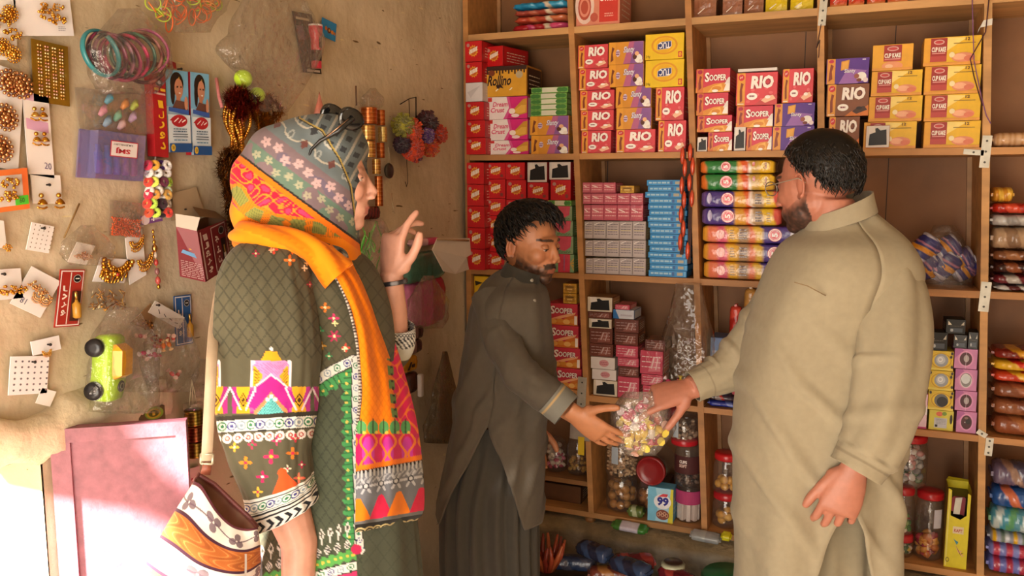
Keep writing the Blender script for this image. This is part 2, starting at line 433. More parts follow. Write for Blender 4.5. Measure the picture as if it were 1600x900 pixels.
mb = MB().box(post_x(0, z)-0.008, post_x(1, z)-0.0106, SHELF_Y+0.02, SHELF_Y+BD-0.001, z-0.018, z, '9a6a3a'); rel(mb.build('shelf_board', M_WOOD)); Z_SUB = z
mb = MB().box(WALL_X+0.005, X_R-0.005, SHELF_Y+BD, SHELF_Y+BD+0.012, 0.34, 2.7, '8c5f38')
for xx in (-0.23, 0.06, -0.95, 0.6): mb.box(xx, xx+0.003, SHELF_Y+BD-0.0008, SHELF_Y+BD, 0.36, 2.6, '3a2616')
rel(mb.build('back_panel', M_PLY))
# zinc straps and corner plates screwed over the joints
def strap(cx, zc, w, h, tilt=0.0, holes=3, col='b9b4a6'):
    mb = MB(); mb.box(-w/2, w/2, -0.002, 0, -h/2, h/2, col)
    for k in range(holes):
        zz = -h/2+h*(k+0.5)/holes
        mb.add([(0.0035*math.cos(t_), -0.0024, zz+0.0035*math.sin(t_)) for t_ in np.linspace(0, 6.28, 9)[:-1]], [tuple(range(8))], '4a4640')
    o = mb.build('metal_strap', M_STEEL, None, (cx, SHELF_Y-0.0035, zc), (0, tilt, 0)); rel(o)
for (x0, y0, x1, y1) in ((1281, -6, 1291, 40), (1534, 212, 1546, 262), (1532, 440, 1545, 487), (1540, 683, 1550, 712), (903, 588, 916, 640)):
    p, q = onshelf(x0, y0), onshelf(x1, y1)
    strap((p[0]+q[0])/2, (p[2]+q[2])/2, abs(q[0]-p[0]), abs(p[2]-q[2]), tilt=0.04)
strap(onshelf(1521, 238)[0], onshelf(1521, 238)[2], 0.055, 0.016, tilt=0.1, holes=1)
strap(onshelf(1534, 677)[0], onshelf(1534, 677)[2], 0.03, 0.016, tilt=0.5, holes=1)
# a plain foot block under the bottom board
p = onshelf(920, 818); mb = MB().lathe([(0.02, ROW['E']-0.046), (0.022, ROW['E']-0.0225)], '9a6a3a', 10, (p[0], SHELF_Y+0.02, 0)); rel(mb.build('foot_block', M_WOOD))
# ================================================================== printed cartons
DES = {}
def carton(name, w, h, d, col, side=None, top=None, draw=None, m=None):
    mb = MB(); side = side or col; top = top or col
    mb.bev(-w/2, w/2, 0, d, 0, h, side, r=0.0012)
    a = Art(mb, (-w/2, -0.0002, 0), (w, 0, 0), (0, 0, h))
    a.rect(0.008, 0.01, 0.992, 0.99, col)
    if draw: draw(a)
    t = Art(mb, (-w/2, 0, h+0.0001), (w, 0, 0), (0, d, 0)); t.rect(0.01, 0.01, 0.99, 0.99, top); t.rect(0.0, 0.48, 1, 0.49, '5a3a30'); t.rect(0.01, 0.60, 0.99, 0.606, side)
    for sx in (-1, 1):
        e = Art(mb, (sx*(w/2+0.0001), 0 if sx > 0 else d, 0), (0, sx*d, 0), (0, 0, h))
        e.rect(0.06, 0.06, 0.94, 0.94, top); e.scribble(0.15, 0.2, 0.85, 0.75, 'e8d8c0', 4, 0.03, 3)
    DES[name] = (mb.mesh(name), w, h, d, m or M_CARTON)
def rio(base, brown=False):
    def f(a):
        a.rect(0.03, 0.0, 0.22, 1.0, 'e8a03a'); a.ell(0.125, 0.86, 0.075, 0.1, 'd2303a'); a.text('pf', 0.09, 0.82, 0.16, 0.9, 'f8f0e0')
        a.poly([(0.1, 0.1), (0.16, 0.14), (0.15, 0.5), (0.18, 0.66), (0.12, 0.7), (0.09, 0.45)], '8a3a1c')
        if not brown:
            for k in range(7): a.ell(0.3+0.11*k, 0.12+0.5*((k*37) % 10)/10, 0.05, 0.05, 'e86a70', 8)
        a.text('RIO', 0.36, 0.5, 0.90, 0.90, 'fbf3ec', 0.05, 0.06, outline='6a2a24' if brown else 'a8223a', ow=0.05)
        a.poly([(0.45, 0.0), (0.62, 0.16), (0.85, 0.22), (1, 0.34), (1, 0.0)], 'd87a2c' if brown else 'c8484a')
        a.poly([(0.62, 0.14), (0.72, 0.06), (0.97, 0.18), (0.9, 0.30), (0.74, 0.26)], '4a2a1c' if brown else 'f0c0a0')
        a.ell(0.78, 0.24, 0.07, 0.05, '2e1a12' if brown else 'fdf2ea', 10)
        a.ell(0.40, 0.27, 0.13, 0.11, 'fdf8f2', 18); a.scribble(0.33, 0.24, 0.47, 0.31, '8a4050', 1, 0.05, 1)
        a.rect(0.05, 0.03, 0.2, 0.06, 'f6e6d0')
    return f
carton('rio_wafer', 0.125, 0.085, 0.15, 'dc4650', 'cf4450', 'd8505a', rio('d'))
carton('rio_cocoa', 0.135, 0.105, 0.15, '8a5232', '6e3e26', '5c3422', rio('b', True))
def sooper(a):
    a.poly([(0.0, 0.0), (1, 0.0), (1, 0.42), (0.55, 0.36), (0.2, 0.2), (0.0, 0.22)], 'e2963a')
    a.poly([(0.35, 0.0), (0.5, 0.25), (0.75, 0.36), (0.82, 0.0)], 'f0b858'); a.ell(0.62, 0.16, 0.14, 0.10, 'd88a30', 14)
    a.poly([(0.82, 0.05), (0.9, 0.36), (1, 0.42), (1, 0.05)], 'f4ece4'); a.poly([(0.84, 0.32), (0.95, 0.6), (1, 0.62), (1, 0.36)], 'e8e0da')
    a.rect(0.03, 0.0, 0.22, 1.0, 'd87a3a'); a.poly([(0.09, 0.1), (0.17, 0.2), (0.15, 0.5), (0.18, 0.66), (0.12, 0.72), (0.08, 0.4)], '8e3428'); a.ell(0.125, 0.87, 0.07, 0.09, 'b02848')
    a.text('S', 0.27, 0.44, 0.40, 0.84, 'fdf6ee', 0.03, 0.0, outline='8a1c34', ow=0.05); a.text('OOPER', 0.40, 0.48, 0.90, 0.74, 'fdf6ee', 0.03, 0.0, outline='8a1c34', ow=0.05)
    a.ell(0.58, 0.06, 0.09, 0.06, 'fbf4ec', 14)
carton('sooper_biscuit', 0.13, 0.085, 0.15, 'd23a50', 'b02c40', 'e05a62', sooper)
def sooper2(a):
    a.poly([(0.0, 0.0), (1, 0.0), (1, 0.5), (0.7, 0.42), (0.45, 0.2), (0.0, 0.3)], 'd9782c')
    for k in range(4): a.ell(0.2+0.22*k, 0.16+0.04*(k % 2), 0.12, 0.11, ['e8a850', 'dc9038', 'efbc6a', 'e09a40'][k], 14)
    a.poly([(0.1, 0.26), (0.5, 0.46), (0.95, 0.62), (0.9, 0.5), (0.45, 0.3)], 'f0b080'); a.rect(0.9, 0.05, 0.99, 0.45, 'f2e8e2')
    a.text('S', 0.10, 0.50, 0.26, 0.88, 'f6e8e2', 0.03, 0.03, outline='8a1c34', ow=0.05); a.text('OOPER', 0.26, 0.54, 0.86, 0.80, 'f6e8e2', 0.03, 0.03, outline='8a1c34', ow=0.05)
carton('sooper_large', 0.125, 0.085, 0.15, 'c83448', 'a02838', 'd85058', sooper2)
def slanty(left):
    def f(a):
        a.poly([(0, 0), (0.45, 0), (0.62, 1), (0, 1)], 'd9932e' if left else '7d4a9a'); a.poly([(0.42, 0), (0.62, 0.0), (0.74, 1), (0.6, 1)], 'b9628c' if left else '8d5aa8')
        a.rect(0.02, 0.0, 0.2, 1.0, 'e6a030'); a.poly([(0.06, 0.1), (0.14, 0.2), (0.12, 0.5), (0.17, 0.72), (0.1, 0.8), (0.07, 0.4)], '7a3a18')
        a.ell(0.27, 0.5, 0.06, 0.16, 'd8c6dc', 14); a.scribble(0.22, 0.4, 0.32, 0.6, '7a3a6a', 2, 0.06, 4)
        a.text('Slanty', 0.42, 0.42, 0.72, 0.78, 'f2eaf6', 0.02, 0.10, outline='5a2a7a', ow=0.04)
        a.ell(0.86, 0.22, 0.11, 0.2, 'f4efe9', 14); a.ell(0.76, 0.3, 0.06, 0.12, '5a2c20', 12); a.ell(0.93, 0.1, 0.06, 0.09, 'e6dcd4', 10); a.ell(0.82, 0.44, 0.06, 0.1, 'efb78a', 10)
    return f
carton('slanty_wafer', 0.125, 0.08, 0.15, '8c5a9c', 'd89a34', 'c08a4a', slanty(True))
def slanty_p(a):
    a.poly([(0.2, 0), (0.7, 0), (1, 0.6), (1, 1), (0.2, 1)], '5a2f92'); a.poly([(0.3, 0.0), (0.75, 0.0), (0.95, 0.5), (0.5, 0.6)], '9d6ab8')
    a.rect(0.02, 0.0, 0.21, 1.0, 'e29a3c'); a.poly([(0.06, 0.1), (0.15, 0.2), (0.13, 0.5), (0.17, 0.72), (0.1, 0.8), (0.07, 0.4)], '8a3a1c'); a.ell(0.115, 0.9, 0.06, 0.07, 'c03050')
    a.poly([(0.34, 0.52), (0.52, 0.58), (0.54, 0.94), (0.35, 0.88)], 'dc9a34'); a.poly([(0.37, 0.56), (0.50, 0.61), (0.51, 0.9), (0.38, 0.84)], 'e8ac48')
    a.text('Slanty', 0.42, 0.38, 0.68, 0.58, 'f2eaf6', 0.02, 0.06, outline='3a1a6a', ow=0.04)
    a.ell(0.83, 0.26, 0.12, 0.18, 'f4efe9', 14); a.ell(0.72, 0.28, 0.06, 0.1, 'a05a48', 12); a.ell(0.93, 0.12, 0.06, 0.1, 'e8d4d8', 10); a.ell(0.78, 0.12, 0.06, 0.07, '7a3426', 10); a.rect(0.84, 0.9, 0.92, 0.95, 'd0c0e0')
carton('slanty_purple', 0.135, 0.085, 0.15, '6a3a9a', '4c2a70', '402058', slanty_p)
def tuc(a):
    a.ell(0.5, 0.55, 0.34, 0.36, 'e09a20', 24); a.ell(0.5, 0.55, 0.29, 0.30, 'f0c018', 24); a.ell(0.5, 0.55, 0.22, 0.3, 'e8b010', 20)
    c = [(0.32, 0.38), (0.6, 0.40), (0.69, 0.50), (0.68, 0.70), (0.42, 0.68), (0.32, 0.58)]
    a.poly(c, 'd8d0d8'); a.poly([(0.5+(u-0.5)*0.92, 0.54+(v-0.54)*0.9) for u, v in c], '2a3a78')
    a.text('TUC', 0.37, 0.42, 0.65, 0.66, 'f4f2f8', 0.03, 0.0, flip=True)
    a.rect(0.86, 0.06, 0.96, 0.28, 'c83a30'); a.text('0', 0.88, 0.09, 0.94, 0.25, 'f2c020', 0.03); a.text('24g', 0.03, 0.06, 0.14, 0.18, '4a3a10')
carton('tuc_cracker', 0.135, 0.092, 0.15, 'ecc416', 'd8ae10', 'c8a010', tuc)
def sun(a, txt=True):
    for k in range(12):
        t = k*math.pi/6+0.2; a.poly([(0.5+0.3*math.cos(t), 0.52+0.3*math.sin(t)), (0.5+0.2*math.cos(t+0.3), 0.52+0.2*math.sin(t+0.3)), (0.5+0.2*math.cos(t-0.3), 0.52+0.2*math.sin(t-0.3))], 'e8982a'); a.k -= 1
    a.k += 1; a.ell(0.5, 0.52, 0.24, 0.24, 'e2a030', 20); a.ell(0.5, 0.52, 0.2, 0.2, 'c8661e', 18)
    for i in range(5): a.poly([(0.26+0.095*i, 0.36+0.035*i), (0.335+0.095*i, 0.385+0.035*i), (0.375+0.095*i, 0.60+0.035*i), (0.30+0.095*i, 0.575+0.035*i)], 'f4e9dc'); a.k -= 1
    a.k += 1; a.ell(0.2, 0.8, 0.09, 0.09, 'b98a80', 12)
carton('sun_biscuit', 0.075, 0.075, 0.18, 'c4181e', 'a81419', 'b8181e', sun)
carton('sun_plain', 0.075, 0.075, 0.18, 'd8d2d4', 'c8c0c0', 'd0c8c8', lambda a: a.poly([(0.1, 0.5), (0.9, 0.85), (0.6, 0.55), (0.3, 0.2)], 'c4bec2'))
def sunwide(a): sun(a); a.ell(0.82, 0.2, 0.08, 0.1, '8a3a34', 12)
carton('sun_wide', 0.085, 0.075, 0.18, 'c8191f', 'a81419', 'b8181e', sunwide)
def rollino(a):
    a.rect(0, 0.86, 1, 1, '3a1d14')
    for k in range(14):
        u = 0.02+k*0.07; a.rect(u, 0.86-0.05-0.12*((k*53) % 7)/7, u+0.035, 0.87, '3a1d14'); a.k -= 1
    a.k += 1; a.ell(0.2, 0.78, 0.08, 0.1, '7a3a1e', 12)
    a.text('Rollino', 0.10, 0.36, 0.64, 0.70, '2e1410', 0.03, 0.12, outline='f0b848', ow=0.05); a.poly([(0.3, 0.38), (0.42, 0.4), (0.48, 0.26), (0.4, 0.3), (0.34, 0.2), (0.32, 0.3)], '3a1d14')
    a.ell(0.84, 0.7, 0.08, 0.12, 'b8a888', 14); a.line((0.3, 0.18), (0.36, 0.26), 0.03, 'fff4d8'); a.line((0.62, 0.2), (0.68, 0.28), 0.03, 'fff4d8')
carton('rollino_roll', 0.15, 0.115, 0.16, 'dda22c', 'b87a20', '3a1d14', rollino)
def dream(a):
    a.poly([(0, 0), (0.42, 0), (0.56, 0.5), (0.5, 1), (0, 1)], 'f1e6e4'); a.poly([(0.42, 0), (0.50, 0), (0.62, 0.5), (0.56, 1), (0.5, 1), (0.56, 0.5)], 'e05a98')
    a.rect(0.02, 0.8, 0.14, 0.98, 'c8302c'); a.text('Dream', 0.16, 0.56, 0.52, 0.78, 'd83a6c', 0.02, 0.1); a.text('Crust', 0.10, 0.30, 0.44, 0.52, 'd83a6c', 0.02, 0.1)
    a.poly([(0.62, 0.3), (0.9, 0.85), (1, 0.9), (1, 0.25), (0.8, 0.15)], 'd49a34'); a.poly([(0.66, 0.32), (0.86, 0.6), (0.98, 0.6), (0.96, 0.28), (0.8, 0.22)], 'e8b44c'); a.ell(0.64, 0.34, 0.08, 0.13, 'f6e4da', 12); a.ell(0.72, 0.14, 0.1, 0.08, 'f4d8d8', 12)
carton('dream_crust', 0.14, 0.085, 0.15, 'd8287e', 'c02070', 'e6d8d6', dream)
def cup(small):
    def f(a):
        a.poly([(0.38, 0.12), (1, 0.05), (1, 1), (0.38, 1)], 'e8b820') if not small else None
        a.poly([(0.4, 0.5), (0.75, 0.95), (0.4, 0.98)], 'f4d87a') if not small else None
        u0, u1 = (0.28, 0.72) if small else (0.12, 0.41)
        a.rect(u0, 0.14 if not small else 0.35, u1, 0.97, 'a02a26'); a.rect(u0, 0.14 if not small else 0.35, u1, 0.34 if not small else 0.45, 'b8423c')
        a.ell((u0+u1)/2, 0.83, (u1-u0)*0.33, 0.09, 'd8a8a0', 16); a.ell((u0+u1)/2, 0.83, (u1-u0)*0.26, 0.055, 'c03a3a', 14)
        a.text('CUP KAKE', u0+0.02, 0.48, u1-0.02, 0.66, 'f8f0e4', 0.035); a.rect(u0+0.03, 0.42, u1-0.03, 0.45, 'e8a8a0')
        if small: a.ell(0.5, 0.17, 0.26, 0.17, 'e89a6c', 18); a.ell(0.42, 0.16, 0.1, 0.08, 'f0c09a', 12)
        else:
            a.ell(0.70, 0.26, 0.20, 0.17, 'e08e6a', 18); a.ell(0.64, 0.28, 0.12, 0.11, 'eeb08a', 14); a.ell(0.8, 0.22, 0.09, 0.1, 'd8785a', 12); a.ell(0.5, 0.36, 0.05, 0.1, 'f2dfb0', 10)
            a.text('12', 0.72, 0.84, 0.80, 0.95, '5a3410', 0.03); a.rect(0.52, 0.74, 0.9, 0.765, '8a6a2a')
        a.rect(0.0, 0.0, 1, 0.10, 'e09a3c')
    return f
carton('cup_kake', 0.2, 0.1, 0.15, 'e6a52c', 'e0a038', 'e8b048', cup(False))
carton('cup_kake_small', 0.145, 0.1, 0.15, 'e6a82c', 'e0a038', 'e8b048', cup(True))
def swiss(a):
    a.ell(0.2, 0.55, 0.22, 0.5, 'e6c8bc', 18); a.ell(0.2, 0.5, 0.15, 0.34, 'b8503c', 18); a.ring(0.2, 0.5, 0.12, 0.26, 0.3, 'e0907a'); a.ell(0.42, 0.22, 0.09, 0.12, 'c05a48', 12); a.ell(0.15, 0.85, 0.1, 0.12, 'c8402e', 12)
    a.rect(0.54, 0.08, 0.96, 1, 'cc3a2e'); a.text('Swiss', 0.56, 0.62, 0.94, 0.84, 'f6ece4', 0.04); a.scribble(0.66, 0.2, 0.86, 0.32, 'e8a090', 2, 0.03)
carton('swiss_roll', 0.17, 0.11, 0.15, 'dc8a70', 'c87860', 'd88a70', swiss)
def green(a):
    a.rect(0.3, 0.1, 0.72, 0.95, 'd8d8c0')
    for u in (0.1, 0.2, 0.78, 0.9): a.ell(u, 0.5, 0.09, 0.4, '3f7a34', 8)
carton('green_pack', 0.125, 0.02, 0.12, '7cb050', '6a9a48', '9ac070', green)
def soap(a):
    a.rect(0.06, 0.06, 0.94, 0.94, 'b6a8a4'); a.scribble(0.12, 0.2, 0.88, 0.9, '756a74', 5, 0.05, 5); a.line((0.1, 0.8), (0.5, 0.92), 0.04, 'e8e2dc'); a.rect(0.1, 0.46, 0.9, 0.52, 'c8b890')
carton('soap_box', 0.045, 0.063, 0.10, 'a39592', '9a8c88', 'b8a070', soap)
def soapp(a):
    a.rect(0.05, 0.1, 0.95, 0.9, 'c05a68'); a.scribble(0.1, 0.2, 0.9, 0.85, 'e4a8a8', 3, 0.07, 8); a.line((0.15, 0.7), (0.6, 0.55), 0.06, 'f2dcd8')
carton('pink_soap', 0.043, 0.038, 0.10, 'b44c5c', 'a84454', 'c06070', soapp, M_WRAP)
def blue(a):
    a.scribble(0.06, 0.3, 0.6, 0.75, '9fc4d8', 1, 0.3, 3); a.rect(0.62, 0.2, 0.68, 0.8, '2a5a9a'); a.rect(0.75, 0.25, 0.9, 0.75, 'a8a08a'); a.rect(0.93, 0.1, 0.98, 0.9, '5aa0d0')
carton('blue_pack', 0.135, 0.021, 0.1, '2a86c4', '2272b0', '3a92cc', blue)
def gold(a):
    a.ring(0.5, 0.5, 0.46, 0.46, 0.12, 'e8c878', 4); a.rect(0.14, 0.18, 0.86, 0.82, 'a87828'); a.rect(0.2, 0.62, 0.8, 0.7, '3a2a14'); a.rect(0.3, 0.35, 0.7, 0.5, 'e0c070')
carton('gold_pack', 0.05, 0.038, 0.08, 'c8962e', 'a87828', 'c09038', gold)
def choc(c1, c2):
    def f(a):
        a.poly([(0.35, 0.1), (0.9, 0.15), (0.85, 0.8), (0.55, 0.7)], c1); a.line((0.5, 0.25), (0.62, 0.75), 0.06, c2); a.line((0.7, 0.2), (0.78, 0.7), 0.04, c2); a.scribble(0.08, 0.2, 0.9, 0.85, c2, 3, 0.04, 9)
    return f
carton('choc_brown', 0.075, 0.045, 0.1, '6a3a30', '5a3028', '7a4a34', choc('8a5248', 'b89a94'), M_WRAP)
carton('choc_pink', 0.075, 0.045, 0.1, 'c44a60', 'a03a4c', 'd86a70', choc('d87a8a', 'e8c8c8'), M_WRAP)
carton('choc_white', 0.075, 0.045, 0.1, 'd6ccc8', 'b8a898', 'd8d0c8', lambda a: (a.ell(0.55, 0.5, 0.2, 0.3, 'c88a8e', 14), a.scribble(0.4, 0.35, 0.7, 0.65, 'a04a58', 2, 0.06)))
carton('choc_blue', 0.075, 0.04, 0.1, 'c8c8d0', '4a6a9a', 'c8ccd4', lambda a: (a.poly([(0, 0), (0.3, 0), (0.1, 1), (0, 1)], '2a6aa8'), a.rect(0.35, 0.3, 0.9, 0.5, 'b0a8b4')))
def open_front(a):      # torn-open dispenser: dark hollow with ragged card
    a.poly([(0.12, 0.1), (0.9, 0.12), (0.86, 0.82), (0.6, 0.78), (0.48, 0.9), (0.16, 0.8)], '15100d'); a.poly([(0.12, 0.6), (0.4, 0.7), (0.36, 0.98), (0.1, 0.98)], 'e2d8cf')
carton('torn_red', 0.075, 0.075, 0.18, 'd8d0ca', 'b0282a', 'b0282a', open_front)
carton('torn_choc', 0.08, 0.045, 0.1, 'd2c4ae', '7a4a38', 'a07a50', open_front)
def y_mirror(a, ball=True):
    a.rect(0, 0, 1, 0.12, 'e6d050'); a.ell(0.52, 0.5, 0.44, 0.42, 'f0cc20', 22); a.ring(0.52, 0.5, 0.42, 0.4, 0.15, 'caa010', 22)
    if ball: a.ell(0.52, 0.52, 0.28, 0.34, '9aa0a8', 20); a.ell(0.5, 0.54, 0.18, 0.22, 'c6ccd2', 16); a.ring(0.48, 0.56, 0.1, 0.13, 0.4, 'f2f4f6', 14)
    else: a.ell(0.52, 0.5, 0.28, 0.34, '6a6a66', 20); a.ell(0.56, 0.44, 0.22, 0.26, '16120e', 16)
    for u, v in ((0.93, 0.9), (0.95, 0.2), (0.08, 0.88), (0.9, 0.72)): a.ell(u, v, 0.05, 0.08, '2a2410', 8)
carton('yellow_ball', 0.09, 0.078, 0.09, 'dcbc22', 'c8a818', 'd8c040', y_mirror)
carton('yellow_hole', 0.09, 0.078, 0.09, 'dcbc22', 'c8a818', 'd8c040', lambda a: y_mirror(a, False))
carton('yellow_panel', 0.09, 0.075, 0.09, 'd8cc4a', 'c8b030', 'd8c850', lambda a: (a.rect(0.22, 0.12, 0.74, 0.62, 'c2c4cc'), a.ell(0.42, 0.82, 0.14, 0.12, 'd86a4a', 12), a.ell(0.62, 0.85, 0.1, 0.1, '7a9a3a', 10), a.rect(0.26, 0.16, 0.36, 0.28, '1e1c1c'), a.scribble(0.3, 0.3, 0.7, 0.58, '8a8c94', 4, 0.02), a.ell(0.9, 0.6, 0.06, 0.25, '2c2412', 8)))
def pinkb(ball):
    def f(a):
        a.poly([(0, 0.5), (0.4, 0.9), (0.3, 1), (0, 1)], 'b060a0'); a.ell(0.5, 0.5, 0.34, 0.4, 'e09ac4', 20); a.ell(0.5, 0.5, 0.27, 0.33, '4a1c24' if ball < 2 else '8a8688', 20)
        if ball == 1: a.ell(0.52, 0.52, 0.12, 0.18, 'b0a8a8', 12); a.line((0.5, 0.0), (0.52, 0.9), 0.015, 'e8c8dc')
        if ball == 2: a.ell(0.48, 0.56, 0.2, 0.24, 'd2d8de', 16); a.ring(0.5, 0.46, 0.26, 0.32, 0.12, 'e0dcdc', 18)
        if ball == 0: a.ell(0.58, 0.55, 0.12, 0.14, '241816', 12); a.ell(0.48, 0.7, 0.1, 0.06, '8a6a60', 10); a.ell(0.42, 0.5, 0.02, 0.03, 'ffffff', 8)
    return f
for i in range(3): carton('pink_ball_%d' % i, 0.095, 0.078, 0.09, 'cf86b6', 'a85a90', 'd890bc', pinkb(i))
carton('pads_pack', 0.085, 0.125, 0.09, 'e2c0d0', 'c04880', 'e8d0da', lambda a: (a.rect(0, 0, 1, 0.05, 'c03070'), a.scribble(0.4, 0.7, 0.9, 0.95, '8a6a9a', 4, 0.02), a.poly([(0.25, 0.52), (0.9, 0.6), (0.98, 0.46), (0.5, 0.42)], '6a2a5a'), a.ell(0.6, 0.5, 0.2, 0.05, '8e4a78', 14), a.poly([(0.8, 0.45), (1, 0.4), (1, 0.7)], 'f4ecee')))
carton('black_box', 0.075, 0.07, 0.07, '17150f', '0f0e0a', '1c1a14', lambda a: (a.poly([(0.1, 0.6), (0.3, 0.62), (0.1, 0.9)], 'd8d0c0'), a.poly([(0.75, 0.62), (0.92, 0.62), (0.92, 0.88)], 'c8c0b0'), a.rect(0.2, 0.12, 0.85, 0.4, '4a525c'), a.ell(0.3, 0.25, 0.08, 0.1, 'b0b4b8', 10), a.scribble(0.2, 0.5, 0.8, 0.6, '5a544a', 1, 0.04)))
def ninety(a):
    a.poly([(0, 0), (0.3, 0), (0.42, 0.5), (0.3, 1), (0, 1)], '7cc0dc'); a.poly([(0.8, 0), (1, 0), (1, 1), (0.9, 1), (0.84, 0.4)], 'd8cc3a'); a.ell(0.58, 0.6, 0.34, 0.22, 'f0eef0', 18)
    a.text('99', 0.36, 0.48, 0.82, 0.74, '2c2a8a', 0.05, 0.05); a.poly([(0.4, 0.74), (0.6, 0.84), (0.8, 0.84), (0.75, 0.76)], 'd8404a'); a.ell(0.6, 0.22, 0.26, 0.15, '8a4a3a', 18)
    for k in range(5): a.ring(0.44+0.08*k, 0.22+0.04*(k % 2), 0.07, 0.06, 0.4, 'd8a88a', 10)
carton('soap_powder', 0.095, 0.135, 0.06, 'a8d4e6', '58a0c8', '6ab8dc', ninety)
carton('watermelon_pack', 0.08, 0.07, 0.12, '8aa07a', '7a9a6a', '86b070', lambda a: (a.poly([(0, 1), (0.9, 1), (0.85, 0.4), (0.5, 0.15), (0.1, 0.3), (0, 0.5)], 'd04a62'), a.scribble(0.1, 0.05, 0.9, 0.2, '4a7a4a', 2, 0.04)), M_WRAP)
carton('watermelon_big', 0.08, 0.085, 0.12, '7aa070', '7a9a6a', '86b070', lambda a: (a.rect(0.2, 0, 0.8, 1, 'cc2c4a'), a.rect(0.48, 0.1, 0.54, 0.95, '9a5a80'), [a.poly([(0.8, 0.5), (1.0, 0.1+0.2*k), (1.0, 0.2+0.2*k)], 'd8a030') for k in range(4)]), M_WRAP)
carton('yellow_sign', 0.07, 0.12, 0.05, 'e4b81c', 'c8a018', 'e0b820', lambda a: (a.poly([(0.05, 0.86), (0.6, 0.8), (0.1, 0.7)], '2a2014'), a.text('ڑ', 0.2, 0.2, 0.7, 0.55, '3a2a14', 0.03)))
carton('brown_box', 0.17, 0.085, 0.15, '5e3c22', '4c301c', '664428', lambda a: a.rect(0.02, 0.05, 0.98, 0.95, '643f24'))
carton('blue_cart', 0.1, 0.062, 0.1, '6a86b8', '4a68a0', '5a78b0', lambda a: (a.rect(0.1, 0.2, 0.5, 0.8, 'a8b4d0'), a.scribble(0.5, 0.3, 0.95, 0.8, '3a4a80', 3, 0.06)))
def tall_yellow():
    mb = MB(); w, h, d = 0.105, 0.315, 0.09; Y = 'dfcf1e'
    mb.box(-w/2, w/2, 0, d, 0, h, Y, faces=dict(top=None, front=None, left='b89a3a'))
    mb.box(-w/2+0.002, w/2-0.002, 0.004, d-0.002, 0.003, h-0.03, '3a2a10', faces=dict(front=None))
    a = Art(mb, (-w/2, 0, 0), (w, 0, 0), (0, 0, h))
    a.poly([(0, 0), (1, 0), (1, 0.94), (0.86, 0.96), (0.86, 0.68), (0.6, 0.62), (0.16, 0.66), (0.16, 0.98), (0, 1.0)], Y)
    a.poly([(0.04, 0.02), (0.1, 0.02), (0.1, 0.96), (0.04, 0.97)], 'e8dc70')
    a.rect(0.3, 0.44, 0.78, 0.53, 'e0cfa8'); a.text('KAPT', 0.36, 0.46, 0.72, 0.5, 'b03a2c', 0.03)
    for k in range(3): a.poly([(0.4+0.08*k, 0.32-0.03*k), (0.62+0.08*k, 0.22-0.02*k), (0.8+0.04*k, 0.24-0.03*k), (0.62+0.08*k, 0.195-0.02*k)], ['e0b080', '7a4a20', 'e8b878'][k])
    a.poly([(0.34, 0.38), (0.52, 0.3), (0.58, 0.34), (0.42, 0.36)], '3a8a9a'); a.ring(0.14, 0.1, 0.08, 0.03, 0.3, '6a5a10')
    mb.poly([(-w/2, d, h), (w/2, d, h), (w/2-0.008, d*0.6, h+0.022), (-w/2+0.004, d*0.6, h+0.026)], 'cdbb20'); mb.poly([(w/2, 0, h), (w/2, d, h), (w/2+0.014, d*0.8, h-0.03), (w/2+0.014, 0.01, h-0.03)], 'bfae1c')
    mb.poly([(-w/2+0.02, 0.03, h-0.1), (w/2-0.02, 0.03, h-0.115), (w/2-0.015, 0.04, h-0.05), (0.0, 0.05, h-0.03), (-w/2+0.018, 0.04, h-0.06)], '9a3038'); mb.poly([(-0.02, 0.025, h-0.11), (0.01, 0.026, h-0.11), (0.02, 0.036, h-0.045), (-0.012, 0.036, h-0.05)], 'e4dcc8')
    DES['tall_yellow'] = (mb.mesh('tall_yellow'), w, h, d, M_CARTON)
tall_yellow()

